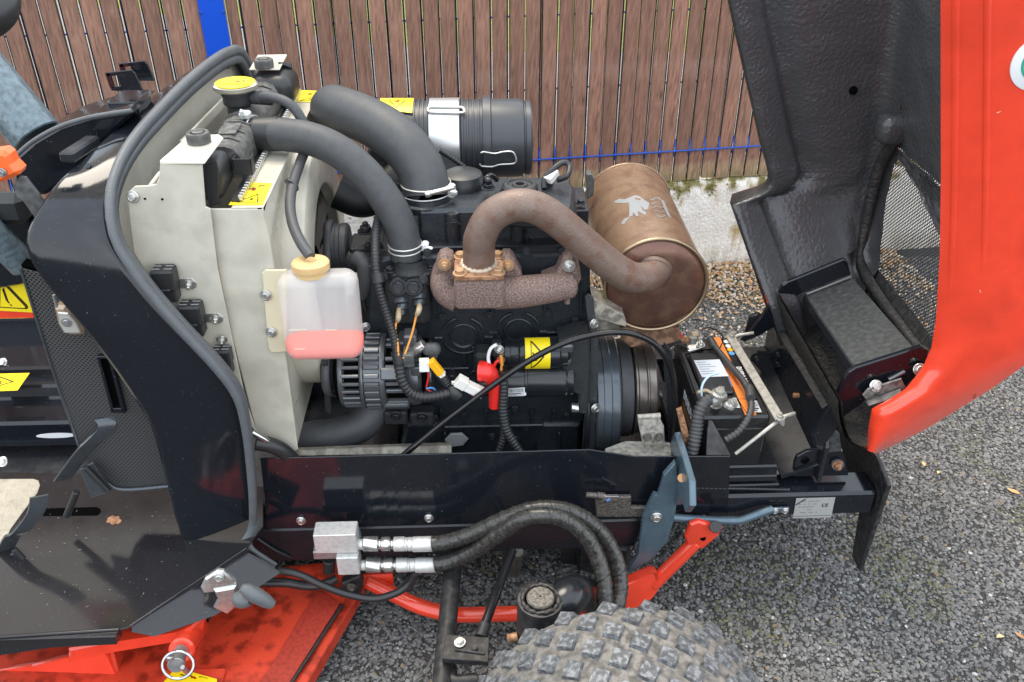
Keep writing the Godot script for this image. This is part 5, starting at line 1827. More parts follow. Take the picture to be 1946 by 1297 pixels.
	tube(st, smooth_path(PL([[797, 580, -0.12], [796, 590, -0.10], [791, 600, -0.098]]), 6), [0.004, 0.0043, 0.0045, 0.0048, 0.005, 0.005, 0.005, 0.005, 0.0046, 0.0043, 0.004, 0.0036, 0.003], 10)
	var tb := part("terminal_boots", st, M("boot_tan"), th)
	tb.set_meta("kind", "stuff")
	# pump and pipes left of the housing
	var pu := Node3D.new()
	pu.name = "water_pump"
	mower.add_child(pu, true)
	pu.set_meta("label", "black water pump with fan pulley behind the coolant bottle")
	st = s()
	lathe(st, P(628, 470, -0.29), Vector3.RIGHT, [[0, 0], [0.040, 0], [0.044, 0.003], [0.044, 0.012], [0.042, 0.014], [0.042, 0.020], [0.044, 0.022], [0.044, 0.032], [0.040, 0.035], [0.014, 0.037], [0.014, 0.08], [0, 0.08]], 40)
	part("fan_pulley", st, M("rubber"), pu)
	st = s()
	box(st, P(700, 470, -0.24), Vector3(0.06, 0.03, 0.06), 0.004)
	part("pump_body", st, M("cast_black"), pu)
	st = s()
	rod(st, P(668, 495, -0.22), P(720, 500, -0.20), 0.021, 20)
	part("pump_snout", st, M("cast_black"), pu)
	st = s()
	rod(st, P(690, 545, -0.19), P(745, 548, -0.19), 0.018, 20)
	part("bypass_pipe", st, M("plastic_black"), pu)
	st = s()
	tube(st, smooth_path(PL([[676, 490, -0.18], [690, 500, -0.17], [693, 530, -0.17], [686, 560, -0.18]]), 6), 0.013, 14)
	part("bypass_hose", st, M("rubber"), pu)
	for q in [[695, 440, -0.22, 0.02], [712, 455, -0.2, 0.014], [722, 470, -0.19, 0.012], [700, 470, -0.2, 0.012]]: bolt(P(q[0], q[1], q[2]), Vector3.UP, q[3], M("satin_black"), pu, true)
	for q in [[702, 516], [714, 488], [725, 545]]:
		st = s()
		box(st, P(q[0], q[1], -0.165), Vector3(0.012, 0.028, 0.012), 0.003)
		part("pump_lug", st, M("cast_black"), pu)
	st = s()
	prism(st, PZ([[660, 590], [735, 560], [800, 590], [820, 640], [735, 700], [690, 740], [650, 700]], -0.20), Vector3(0, 0, -0.05), 0.006)
	part("timing_case", st, M("cast_black"), pu)
	bolt(P(694, 622, -0.155), Vector3(0.3, 0, 1), 0.013, M("zinc"), pu)
	st = s()
	tube(st, smooth_path(PL([[705, 610, -0.18], [690, 570, -0.18], [698, 520, -0.18]]), 6), 0.004, 8)
	part("thin_pipe", st, M("plastic_black"), pu)
	# dark flank under the intake hose: manifold on the far side
	st = s()
	box(st, Vector3(0.0, 0.60, -0.40), Vector3(0.30, 0.10, 0.09), 0.01)
	part("inlet_manifold", st, M("cast_black"))

func build_alternator():
	var c := Vector3(-0.262, 0.442, -0.13)
	var ax := Vector3.RIGHT
	var alt := Node3D.new()
	alt.name = "alternator"
	mower.add_child(alt, true)
	alt.set_meta("label", "black finned alternator below the coolant bottle")
	var st := s()
	lathe(st, c, ax, [[0, -0.004], [0.052, 0.0], [0.056, 0.006], [0.056, 0.16], [0.05, 0.165], [0, 0.165]], 40)
	part("core", st, M("hole"), alt)
	st = s()
	lathe(st, c, ax, [[0.05, 0.006], [0.060, 0.007], [0.062, 0.011], [0.062, 0.015], [0.0575, 0.018]], 48)
	lathe(st, c, ax, [[0.057, 0.044], [0.066, 0.045], [0.068, 0.048], [0.068, 0.051], [0.064, 0.052], [0.064, 0.079], [0.068, 0.080], [0.068, 0.084], [0.066, 0.088], [0.057, 0.090]], 48)
	lathe(st, c, ax, [[0.056, 0.126], [0.062, 0.127], [0.063, 0.132], [0.062, 0.145], [0.054, 0.153], [0.052, 0.168], [0, 0.168]], 40)
	var hous := part("housing_rings", st, M("alloy_black"), alt)
	# ribs, one by one round the near half
	for k in 17:
		var a := -1.9 + k * 0.235
		var d := Vector3(0, sin(a), cos(a))
		var bs := Basis(ax, d, ax.cross(d))
		for q in [[0.029, 0.032, 0.0605, 0.0075], [0.066, 0.027, 0.0655, 0.0105], [0.108, 0.038, 0.0605, 0.0075]]:
			if q[0] > 0.1 and k % 3 == 1: continue
			st = s()
			box(st, c + ax * q[0] + d * q[2], Vector3(q[1], 0.009, q[3] * (0.8 if q[0] < 0.1 else 1.0)), 0.0016, bs)
			part("cooling_rib", st, M("alloy_black"), alt)
	for a in [0.5, -0.7, -1.5]:
		var d := Vector3(0, sin(a), cos(a))
		st = s()
		box(st, c + ax * 0.104 + d * 0.064, Vector3(0.046, 0.012, 0.022), 0.003, Basis(ax, d, ax.cross(d)))
		part("through_bolt_lug", st, M("alloy_black"), alt)
	# pulley and belt
	st = s()
	lathe(st, c + Vector3(-0.026, 0, 0), ax, [[0, 0], [0.036, 0], [0.038, 0.003], [0.034, 0.008], [0.034, 0.012], [0.038, 0.018], [0.036, 0.022], [0, 0.022]], 36)
	part("alternator_pulley", st, M("satin_black"), alt)
	st = s()
	var loop := []
	for q in [[c.y, c.z, 0.040, -0.9, 1.3], [P(628, 470, -0.29).y, -0.29, 0.047, 1.3, 3.0], [0.37, -0.26, 0.062, 3.4, 5.2]]:
		for k in 12:
			var t: float = lerpf(q[3], q[4], k / 11.0)
			loop.append(Vector3(c.x - 0.016, q[0] + sin(t) * q[2], q[1] + cos(t) * q[2]))
	tube(st, even_path(loop + [loop[0]], 0.012).slice(0, -1), 0.008, 8, false, true, 0.6)
	part("fan_belt", st, M("rubber"), alt)
	st = s()
	lathe(st, Vector3(c.x - 0.03, 0.37, -0.26), ax, [[0, 0], [0.058, 0], [0.06, 0.004], [0.055, 0.01], [0.06, 0.018], [0.058, 0.022], [0, 0.022]], 40)
	part("crankshaft_pulley", st, M("satin_black"), alt)
	st = s()
	prism(st, PZ([[612, 690], [622, 690], [630, 780], [626, 788], [618, 782]], -0.10), Vector3(0, 0, -0.03), 0.001)
	part("adjuster_arm", st, M("plastic_black"), alt)
	# terminals
	zbox("terminal_cover", 764, 676, 787, 699, -0.055, 0.03, M("lever_grey"), alt, 0.0015)
	zbox("rear_box", 780, 700, 800, 716, -0.068, 0.03, M("alloy_black"), alt, 0.002)
	zbox("rear_box", 748, 742, 786, 762, -0.08, 0.03, M("alloy_black"), alt, 0.003)
	zbox("rear_box", 755, 652, 778, 668, -0.09, 0.04, M("alloy_black"), alt, 0.003)
	zbox("rear_box", 765, 640, 792, 664, -0.085, 0.03, M("alloy_black"), alt, 0.003)
	zbox("rear_box", 775, 712, 796, 738, -0.075, 0.03, M("alloy_black"), alt, 0.003)
	st = s()
	rod(st, P(780, 672, -0.085), P(806, 654, -0.085), 0.0095, 14)
	part("stud", st, M("zinc"), alt)
	st = s()
	rounded(st, P(820, 664, -0.082), Vector3(0.016, 0.011, 0.011), 0.010)
	rod(st, P(826, 668, -0.082), P(820, 684, -0.08), 0.008, 14, 0.003)
	part("rubber_boot", st, M("rubber"), alt, "soft black rubber terminal boot")
	for q in [[752, 788], [802, 790]]:
		st = s()
		box(st, P(q[0], q[1], -0.135), Vector3(0.045, 0.03, 0.03), 0.004)
		var lug := part("mounting_lug", st, M("cast_black"), alt)
		bolt(P(q[0], q[1] + 2, -0.119), Vector3.BACK, 0.014, M("satin_black"), lug)
	# plugs
	var z := -0.06
	st = s()
	box(st, P(806, 694, z), Vector3(0.017, 0.022, 0.012), 0.001, Basis.from_euler(Vector3(-0.2, 0.1, -0.04)))
	part("white_plug", st, M("white_plastic"), mower, "square white plug on the alternator")
	st = s()
	bar(st, P(818, 686, z), P(838, 710, z), 0.014, 0.012)
	var yp := part("yellow_plug", st, M("yellow_plug"), mower, "orange-yellow plug on the alternator lead")
	st = s()
	bar(st, P(836, 707, z), P(842, 714, z), 0.012, 0.011)
	part("collar", st, M("white_plastic"), yp)
	st = s()
	conduit(st, smooth_path(PL([[822, 696, z - 0.004], [836, 712, z - 0.004], [850, 730, z - 0.004], [860, 744, z - 0.002]]), 6), 0.0085, 0.0034, 12)
	part("lead_conduit", st, M("conduit"), yp)
	st = s()
	bar(st, P(874, 727, z + 0.008), P(918, 748, z + 0.010), 0.016, 0.016)
	var wp := part("white_connector", st, M("white_plastic"), mower, "white wiring connector in front of the engine block")
	st = s()
	bar(st, P(868, 722, z + 0.008), P(886, 732, z + 0.009), 0.018, 0.019)
	part("connector_hood", st, M("white_plastic"), wp)
	st = s()
	box(st, P(862, 728, z + 0.004), Vector3(0.007, 0.007, 0.004), 0.001)
	part("tape_end", st, M("white_plastic"), wp)
	var k := 0
	for q in [["red_plastic", [[812, 700], [814, 716], [810, 738], [812, 742]]], ["blue_wire", [[810, 739], [822, 738], [834, 746], [850, 744]]], ["red_plastic", [[812, 742], [828, 747], [846, 745], [860, 742]]], ["shiny_rubber", [[824, 702], [828, 716], [820, 728], [808, 738]]], ["blue_wire", [[884, 742], [898, 752], [908, 758]]], ["red_plastic", [[888, 744], [900, 752], [914, 754]]]]:
		st = s()
		var w := []
		for p in q[1]: w.append(P(p[0], p[1], z - 0.006 + 0.003 * (k % 3)))
		tube(st, smooth_path(w, 6), 0.0018, 8)
		part("wire", st, M(q[0]), yp if k < 4 else wp)
		k += 1
	# main loom conduit across the alternator
	st = s()
	conduit(st, smooth_path(PL([[722, 405, -0.20], [714, 440, -0.16], [713, 490, -0.12], [718, 540, -0.10], [732, 590, -0.09], [748, 640, -0.075], [755, 680, -0.06]]), 8), 0.0075, 0.0036, 12)
	var loom := part("upper_conduit", st, M("conduit"), mower, "black corrugated conduit running down past the thermostat")
	st = s()
	conduit(st, smooth_path(PL([[758, 690, -0.058], [764, 722, -0.05], [778, 744, -0.048], [800, 754, -0.048], [830, 752, -0.05], [866, 744, -0.052]]), 8), 0.0098, 0.0044, 12)
	part("lower_conduit", st, M("conduit"), loom)
	st = s()
	tube(st, smooth_path(PL([[752, 668, -0.064], [757, 684, -0.06], [759, 700, -0.056]]), 5), 0.0095, 12)
	tube(st, smooth_path(PL([[716, 520, -0.108], [719, 538, -0.10]]), 5), 0.0105, 12)
	tube(st, smooth_path(PL([[862, 736, -0.056], [864, 746, -0.05], [870, 752, -0.05]]), 5), 0.0115, 12)
	var tp := part("tape_wraps", st, M("plastic_black"), loom)
	tp.set_meta("kind", "stuff")
	for q in [[[[754, 610, -0.10], [751, 626, -0.085], [755, 648, -0.07], [757, 676, -0.055]]], [[[791, 600, -0.098], [784, 630, -0.085], [775, 658, -0.07], [766, 682, -0.055]]]]:
		st = s()
		tube(st, smooth_path(PL(q[0]), 6), 0.0019, 8)
		part("orange_wire", st, M("orange_wire"), loom)

func build_starter():
	var stt := Node3D.new()
	stt.name = "starter_motor"
	mower.add_child(stt, true)
	stt.set_meta("label", "black starter motor with its solenoid above")
	var c := P(930, 672, -0.12)
	var st := s()
	lathe(st, c, Vector3.RIGHT, [[0, 0.008], [0.020, 0.008], [0.022, 0.010], [0.022, 0.026], [0.026, 0.027], [0.026, 0.036], [0.0245, 0.037], [0.0245, 0.050], [0.027, 0.052], [0.0285, 0.056], [0.0285, 0.122], [0.026, 0.125], [0.026, 0.136], [0.022, 0.14], [0, 0.14]], 36)
	part("solenoid", st, M("gloss_plain"), stt)
	st = s()
	lathe(st, c, Vector3.RIGHT, [[0.0289, 0.062], [0.0289, 0.1055]], 28, PI * 1.25, -PI * 0.05)
	# a band of sticker wrapped on the near side
	var st2 := s()
	st2.set_smooth_group(0)
	var nn := 20
	for k in nn:
		var t0 := -1.0 + 2.7 * k / nn
		var t1 := -1.0 + 2.7 * (k + 1) / nn
		var p := func(t: float, x: float) -> Vector3: return c + Vector3(x, sin(t) * 0.0289, cos(t) * 0.0289)
		quad(st2, p.call(t1, 0.062), p.call(t1, 0.1055), p.call(t0, 0.1055), p.call(t0, 0.062), Vector2(0, 1.0 - float(k + 1) / nn), Vector2(1, 1.0 - float(k + 1) / nn), Vector2(1, 1.0 - float(k) / nn), Vector2(0, 1.0 - float(k) / nn))
	part("warning_sticker", st2, print_mat("side"), stt, "yellow warning sticker wrapped round the solenoid")
	var m := P(905, 722, -0.12)
	st = s()
	lathe(st, m, Vector3.RIGHT, [[0, -0.002], [0.026, -0.002], [0.030, 0.002], [0.030, 0.034], [0.0335, 0.036], [0.0335, 0.085], [0.0345, 0.086], [0.0345, 0.090], [0.0335, 0.091], [0.0335, 0.158], [0.031, 0.162], [0.031, 0.172], [0, 0.172]], 36)
	part("motor_body", st, M("gloss_plain"), stt)
	# nose casting
	st = s()
	prism(st, PZ([[1062, 650], [1092, 640], [1120, 636], [1124, 700], [1118, 790], [1098, 788], [1100, 752], [1060, 740], [1068, 700]], -0.105), Vector3(0, 0, -0.05), 0.004)
	part("nose_casting", st, M("cast_black"), stt)
	zbox("nose_ledge", 1065, 658, 1090, 672, -0.095, 0.03, M("alloy_black"), stt, 0.003)
	zbox("nose_ledge", 1066, 684, 1086, 696, -0.095, 0.03, M("alloy_black"), stt, 0.004)
	zbox("yoke", 900, 675, 936, 716, -0.11, 0.04, M("cast_black"), stt, 0.006)
	st = s()
	box(st, P(944, 661, -0.095), Vector3(0.016, 0.026, 0.018), 0.002)
	part("terminal_block", st, M("plastic_black"), stt)
	bolt(P(949, 664, -0.085), Vector3(-0.2, 0.1, 1), 0.012, M("zinc"), stt, true)
	bolt(P(952, 684, -0.085), Vector3(-0.2, 0.1, 1), 0.010, M("brass"), stt, true)
	st = s()
	prism(st, PZ([[966, 739], [1000, 737], [1000, 752], [966, 754]], -0.0862), Vector3(0, 0, -0.001), 0.0)
	var lb := part("rating_label", st, M("label_white"), stt)
	print_on(lb, P(966, 739, -0.0858), P(996, 738, -0.0858), P(966, 754, -0.0858), "barcode")
	st = s()
	rod(st, P(1100, 775, -0.105), P(1086, 776, -0.105), 0.009, 6)
	part("long_nut", st, M("zinc"), stt)
	# red terminal boots and leads
	st = s()
	var w := smooth_path(PL([[912, 706, -0.075], [925, 708, -0.072], [936, 722, -0.07], [939, 745, -0.07], [940, 772, -0.072]]), 6)
	var rr := []
	for i in w.size(): rr.append(lerpf(0.0185, 0.0105, smoothstep(0.1, 0.75, float(i) / w.size())))
	tube(st, w, rr, 18)
	part("red_boot", st, M("red_plastic"), stt, "red rubber terminal boot")
	for q in [["label_white", [[944, 655], [932, 664], [928, 684], [936, 704], [946, 712]], 0.003], ["red_plastic", [[950, 684], [942, 690], [938, 704], [946, 716]], 0.0026], ["orange_wire", [[952, 676], [954, 692], [952, 708]], 0.0028], ["shiny_rubber", [[958, 694], [960, 710], [958, 726]], 0.004]]:
		st = s()
		var ww := []
		for p in q[1]: ww.append(P(p[0], p[1], -0.078))
		tube(st, smooth_path(ww, 6), q[2], 10)
		part("lead", st, M(q[0]), stt)
	st = s()
	conduit(st, smooth_path(PL([[954, 706, -0.074], [957, 740, -0.066], [956, 780, -0.06], [962, 815, -0.055], [975, 840, -0.05], [992, 866, -0.04]]), 8), 0.0088, 0.0042, 12)
	part("starter_conduit", st, M("conduit"), stt)
	st = s()
	conduit(st, smooth_path(PL([[958, 800, -0.064], [958, 830, -0.062], [946, 866, -0.055]]), 8), 0.0082, 0.0042, 12)
	part("starter_conduit", st, M("conduit"), stt)
	# long black cable arching over the starter and pulley
	st = s()
	tube(st, smooth_path(PL([[752, 878, -0.02], [800, 838, -0.028], [860, 790, -0.035], [960, 716, -0.045], [1030, 672, -0.05], [1090, 646, -0.055], [1150, 633, -0.055], [1200, 634, -0.055], [1245, 655, -0.055], [1272, 695, -0.055], [1282, 745, -0.055], [1284, 800, -0.055], [1276, 868, -0.06]]), 8), 0.0054, 14)
	part("black_cable", st, M("shiny_rubber"), mower, "glossy black control cable arching over the starter motor")


# ---------- exhaust ----------
func build_exhaust():
	# manifold
	var man := Node3D.new()
	man.name = "exhaust_manifold"
	mower.add_child(man, true)
	man.set_meta("label", "rough rusty cast exhaust manifold")
	var c := (P(862, 533, -0.075) + P(959, 591, -0.075)) * 0.5 + Vector3(0, 0, -0.035)
	var st := s()
	rounded(st, c, Vector3(0.041, 0.028, 0.036), 0.009, Basis.IDENTITY, 10, 24)
	part("collector_box", st, M("manifold"), man)
	st = s()
	var w := smooth_path(PL([[872, 566, -0.12], [852, 556, -0.125], [842, 540, -0.13], [842, 520, -0.14], [845, 506, -0.15]]), 6)
	var rr := []
	for i in w.size(): rr.append(lerpf(0.0265, 0.017, float(i) / w.size()))
	tube(st, w, rr, 20)
	part("left_runner", st, M("manifold"), man)
	st = s()
	w = smooth_path(PL([[940, 556, -0.112], [985, 555, -0.114], [1030, 550, -0.117], [1062, 545, -0.12], [1080, 541, -0.123], [1088, 539, -0.126]]), 8)
	rr = []
	for i in w.size(): rr.append(lerpf(0.029, 0.024, minf(1.0, i / 26.0)) * (1.0 if i < 33 else sqrt(maxf(0.05, 1.0 - pow((i - 33) / 7.5, 2)))))
	tube(st, w, rr, 24)
	part("right_runner", st, M("manifold"), man)
	for q in [[[866, 588], [840, 566], [827, 546], [823, 528], [830, 500], [836, 490], [848, 486], [860, 492], [866, 506], [868, 540]], [[946, 545], [948, 500], [957, 489], [970, 488], [978, 496], [992, 524], [996, 550]], [[1030, 532], [1058, 521], [1071, 493], [1080, 486], [1091, 489], [1103, 512], [1105, 534], [1092, 554], [1060, 566]]]:
		st = s()
		prism(st, PZ(q, -0.122), Vector3(0, 0, -0.036), 0.005)
		part("port_flange", st, M("manifold"), man)
	for q in [[845, 503, "flange_bolt"], [965, 504, "flange_bolt"], [1081, 505, "zinc"]]: bolt(P(q[0], q[1], -0.120), Vector3(0, 0.1, 1), 0.015, M(q[2]), man, true)
	for q in [[843, 560], [1078, 566]]:
		st = s()
		box(st, P(q[0], q[1] + 6, -0.13), Vector3(0.009, 0.012, 0.01), 0.002)
		part("casting_nub", st, M("manifold"), man)
	# flange plate with its four bolts
	var y := c.y + 0.0285
	st = s()
	prism(st, [Vector3(c.x - 0.0405, y + 0.009, c.z + 0.034), Vector3(c.x - 0.036, y + 0.009, c.z + 0.038), Vector3(c.x + 0.036, y + 0.009, c.z + 0.038), Vector3(c.x + 0.0405, y + 0.009, c.z + 0.034), Vector3(c.x + 0.0405, y + 0.009, c.z - 0.04), Vector3(c.x - 0.0405, y + 0.009, c.z - 0.04)], Vector3(0, -0.0085, 0), 0.0015)
	var fl := part("flange_plate", st, M("rusty_flange"), man, "rusty brown bolted flange plate")
	for q in [[-0.031, 0.028], [0.031, 0.028], [-0.031, -0.03], [0.031, -0.03]]: bolt(Vector3(c.x + q[0], y + 0.0095, c.z + q[1]), Vector3.UP, 0.0165, M("flange_bolt"), fl)
	# bent pipe into the muffler
	st = s()
	var p0 := Vector3(c.x + 0.0, y + 0.008, c.z - 0.002)
	var pts := [p0, p0 + Vector3(0.001, 0.03, 0.0)]
	pts += PL([[912, 452, -0.108], [934, 412, -0.107], [976, 391, -0.106], [1018, 395, -0.106], [1060, 420, -0.108], [1110, 462, -0.112], [1160, 504, -0.116], [1200, 527, -0.122], [1232, 526, -0.136], [1248, 512, -0.158]])
	w = even_path(smooth_path(pts, 8), 0.006)
	tube(st, w, 0.0262, 32)
	var pipe := part("exhaust_pipe", st, M("exhaust"), mower, "rust-brown bent exhaust pipe between manifold and muffler")
	st = s()
	var ring := []
	for k in 48:
		var a := TAU * k / 48
		var d := 0.0275 + 0.0012 * sin(k * 2.3)
		ring.append(p0 + Vector3(cos(a) * d, 0.003 + 0.0012 * sin(k * 3.7), sin(a) * d))
	rr = []
	for k in 48: rr.append(0.0034 + 0.0012 * absf(sin(k * 1.9)))
	tube(st, ring, rr, 8, false, true)
	part("weld_bead", st, M("weld_pale"), pipe)
	# muffler
	var mc := Vector3(0.299, 0.588, -0.155)
	var ma := Vector3(0.298, 0.584, -0.52) - mc
	ma = ma.normalized()
	var R := 0.0895
	st = s()
	lathe(st, mc, ma, [[R * 0.965, 0.010], [R, 0.012], [R, 0.352]], 80)
	var muf := part("muffler", st, M("muffler"), mower, "coppery brown cylindrical exhaust muffler")
	st = s()
	lathe(st, mc, ma, [[0, -0.004], [0.03, -0.0035], [0.06, -0.001], [0.078, 0.003], [0.083, 0.006], [0.0865, 0.009]], 80)
	part("near_cap", st, M("muffler_hot"), muf)
	for q in [[0.006, 0.0895, "bead"], [0.352, 0.0895, "muffler"]]:
		st = s()
		ring = []
		var n := ma.cross(Vector3.UP).normalized()
		for k in 96: ring.append(mc + ma * q[0] + (n * cos(TAU * k / 96) + n.cross(ma) * sin(TAU * k / 96)) * q[1])
		tube(st, ring, 0.0032, 10, false, true)
		part("rolled_rim", st, M(q[2]), muf)
	st = s()
	lathe(st, mc + ma * 0.352, ma, [[R, 0], [0.06, 0.004], [0, 0.006]], 60)
	part("far_cap", st, M("muffler"), muf)
	st = s()
	lathe(st, P(1243, 516, -0.154), Vector3(0.25, 0.25, -1), [[0.029, -0.003], [0.0305, 0.0], [0.031, 0.004]], 32)
	part("inlet_collar", st, M("exhaust"), muf)
	# hot-surface pictogram: hand, sleeve, heat waves, bar
	var pics := [
		[[1167, 383], [1176, 378], [1190, 379], [1194, 386], [1192, 386], [1170, 386]],
		[[1189, 378], [1208, 371], [1216, 374], [1234, 386], [1232, 397], [1226, 400], [1218, 392], [1221, 400], [1229, 404], [1226, 409], [1214, 402], [1212, 404], [1214, 411], [1209, 411], [1204, 404], [1202, 411], [1196, 412], [1196, 400], [1196, 388]],
		[[1180, 425], [1186, 416], [1199, 412], [1190, 421], [1186, 427]],
		[[1256, 381], [1262, 381], [1266, 392], [1274, 410], [1276, 416], [1270, 411], [1262, 396]]]
	var col: StandardMaterial3D = M("silver_print")
	for q in pics:
		st = s()
		wrap_patch(st, q, mc, ma, R + 0.0005)
		part("hot_surface_pictogram", st, col, muf, "worn silver hot-surface hand pictogram")
	for k in 5:
		st = s()
		var w2 := []
		for i in 9:
			var t := i / 8.0
			w2.append(on_drum(1234 + t * 24 + k * 2.8, 378 + k * 8.2 + 2.2 * sin(t * TAU * 1.2 + k), mc, ma, R + 0.0004))
		tube(st, w2, [0.0004, 0.0011, 0.0014, 0.0015, 0.0015, 0.0014, 0.0013, 0.001, 0.0004], 6, true, false, 0.35)
		part("heat_wave", st, col, muf)
	# bracket and strap
	st = s()
	prism(st, PZ([[1180, 624], [1292, 624], [1294, 648], [1262, 658], [1236, 652], [1200, 662], [1182, 648]], -0.165), Vector3(0, 0, -0.16), 0.002)
	part("muffler_bracket", st, M("rusty_plate"), muf)
	plate("strap_end", [[1115, 332], [1124, 331], [1130, 342], [1128, 372], [1116, 380]], -0.42, 0.02, M("lever_grey"), muf)
	# dark stay rod from the muffler bracket down to the battery side
	st = s()
	rod(st, P(1260, 660, -0.18), P(1292, 648, -0.2), 0.006, 12)
	part("support_rod", st, M("satin_black"), muf)
func on_drum(px: float, py: float, c: Vector3, ax: Vector3, r: float) -> Vector3:
	var d := ray(px, py).normalized()
	var o := EYE - c
	var dp := d - ax * d.dot(ax)
	var op := o - ax * o.dot(ax)
	var a := dp.length_squared()
	var b := 2.0 * dp.dot(op)
	var cc := op.length_squared() - r * r
	var disc := maxf(0.0, b * b - 4 * a * cc)
	return EYE + d * ((-b - sqrt(disc)) / (2 * a))
func wrap_patch(st: SurfaceTool, poly: Array, c: Vector3, ax: Vector3, r: float):
	var f := PackedVector2Array()
	for i in poly.size():
		var p := Vector2(poly[i][0], poly[i][1])
		var q := Vector2(poly[(i + 1) % poly.size()][0], poly[(i + 1) % poly.size()][1])
		f.append(p)
		if p.distance_to(q) > 12: f.append((p + q) / 2)
	var t := Geometry2D.triangulate_polygon(f)
	st.set_smooth_group(0)
	for i in range(0, t.size(), 3):
		var pts := []
		for k in 3: pts.append(on_drum(f[t[i + k]].x, f[t[i + k]].y, c, ax, r))
		face(st, pts, EYE - c)

func build_air_cleaner():
	var y0 := P(870, 187, -0.5).y
	var y1 := P(870, 337, -0.5).y
	var c := Vector3(P(720, 260, -0.5).x, (y0 + y1) / 2, -0.5)
	var R := (y0 - y1) / 2 * 0.96
	var X := func(px: float) -> float: return P(px, 260, -0.5).x - c.x
	var st := s()
	var prof := [[0, -0.01], [R * 0.85, -0.01], [R * 0.93, 0.0], [R * 0.95, X.call(788)]]
	for k in 4:
		var x: float = X.call(790 + k * 8)
		prof += [[R * 0.955, x], [R * 1.0, x + 0.0005], [R * 1.0, x + 0.003], [R * 0.955, x + 0.0036]]
	prof += [[R * 0.97, X.call(824)], [R * 0.98, X.call(876)]]
	for k in 4:
		var x: float = X.call(878 + k * 10)
		prof += [[R * 0.96, x], [R * 1.0, x + 0.0006], [R * 1.0, x + 0.0035], [R * 0.96, x + 0.0042]]
	prof += [[R * 0.96, X.call(917)], [R * 1.06, X.call(918)], [R * 1.06, X.call(932)], [R * 0.985, X.call(934)], [R * 0.975, X.call(985)], [R * 0.95, X.call(993)], [R * 0.90, X.call(995)], [R * 0.90, X.call(997)], [R * 0.93, X.call(998)], [R * 0.93, X.call(1006)], [R * 0.9, X.call(1009)], [0, X.call(1009)]]
	lathe(st, c, Vector3.RIGHT, prof, 64)
	var ac := part("air_cleaner", st, M("cleaner_black"), mower, "black cylindrical air cleaner with clips and a bare metal strap")
	# metal strap with its wire bail
	st = s()
	lathe(st, c, Vector3.RIGHT, [[R * 0.99, X.call(818)], [R * 1.012, X.call(819)], [R * 1.012, X.call(874)], [R * 0.99, X.call(875)]], 64)
	part("metal_strap", st, M("bright_strap"), ac, "bare shiny metal strap")
	st = s()
	lathe(st, c, Vector3.RIGHT, [[R * 1.0, X.call(820)], [R * 1.045, X.call(822)], [R * 1.045, X.call(868)], [R * 1.0, X.call(870)]], 20, 0.75, PI + 0.1)
	part("strap_pad", st, M("cleaner_black"), ac)
	var arc := func(px: float, py: float, rr: float) -> Vector3: return on_drum(px, py, c, Vector3.RIGHT, R * rr)
	st = s()
	var w := []
	for q in [[814, 206], [818, 203], [845, 203], [876, 204], [881, 208], [879, 214], [845, 214], [818, 213], [813, 209]]: w.append(arc.call(q[0], q[1], 1.045))
	tube(st, smooth_path(w, 4, true), 0.0022, 8, false, true)
	part("wire_bail", st, M("clamp_wire"), ac)
	st = s()
	w = []
	for q in [[914, 291], [920, 289], [940, 292], [955, 289], [974, 289], [981, 303], [976, 311], [950, 313], [935, 317], [916, 316], [912, 312]]: w.append(arc.call(q[0], q[1], 1.075))
	tube(st, smooth_path(w, 4), 0.0017, 8)
	part("wire_clip", st, M("clamp_wire"), ac, "bright wire clip")
	st = s()
	wrap_patch(st, [[922, 296], [946, 296], [948, 308], [942, 313], [924, 313]], c, Vector3.RIGHT, R * 1.06)
	part("clip_seat", st, M("cleaner_black"), ac)
	st = s()
	st.set_smooth_group(0)
	var tl := [[723, 184], [786, 186], [783, 215], [720, 207]]
	var nn := 8
	for i in nn:
		for j in nn:
			var q := []
			for k in [[0, 0], [1, 0], [1, 1], [0, 1]]:
				var u := float(i + k[0]) / nn
				var vv := float(j + k[1]) / nn
				var a := Vector2(tl[0][0], tl[0][1]).lerp(Vector2(tl[1][0], tl[1][1]), u)
				var b := Vector2(tl[3][0], tl[3][1]).lerp(Vector2(tl[2][0], tl[2][1]), u)
				var p := a.lerp(b, vv)
				q.append([on_drum(p.x, maxf(p.y, 186.5), c, Vector3.RIGHT, R * 1.0), Vector2(u, vv)])
			quad(st, q[0][0], q[1][0], q[2][0], q[3][0], q[0][1], q[1][1], q[2][1], q[3][1])
	part("warning_sticker", st, print_mat("flat"), ac, "yellow warning sticker on the air cleaner")
	# inlet tube hidden behind, and the dark hose below the intake elbow
	st = s()
	tube(st, smooth_path(PL([[640, 362, -0.40], [690, 380, -0.40], [735, 352, -0.42], [770, 310, -0.46], [790, 270, -0.5]]), 8), 0.034, 24)
	part("dark_duct", st, M("duct_black"), mower, "dark rubber duct behind the intake hose")
	st = s()
	rounded(st, P(742, 318, -0.47), Vector3(0.045, 0.05, 0.04), 0.03)
	part("duct_elbow", st, M("duct_black"), ac)
	for q in [[[[836, 286, -0.41], [858, 300, -0.405], [880, 316, -0.40], [900, 336, -0.40]], 0.0055], [[[772, 322, -0.30], [764, 340, -0.29], [760, 352, -0.285]], 0.0075]]:
		st = s()
		conduit(st, smooth_path(PL(q[0]), 8), q[1], 0.0036, 12)
		part("small_conduit", st, M("conduit"))

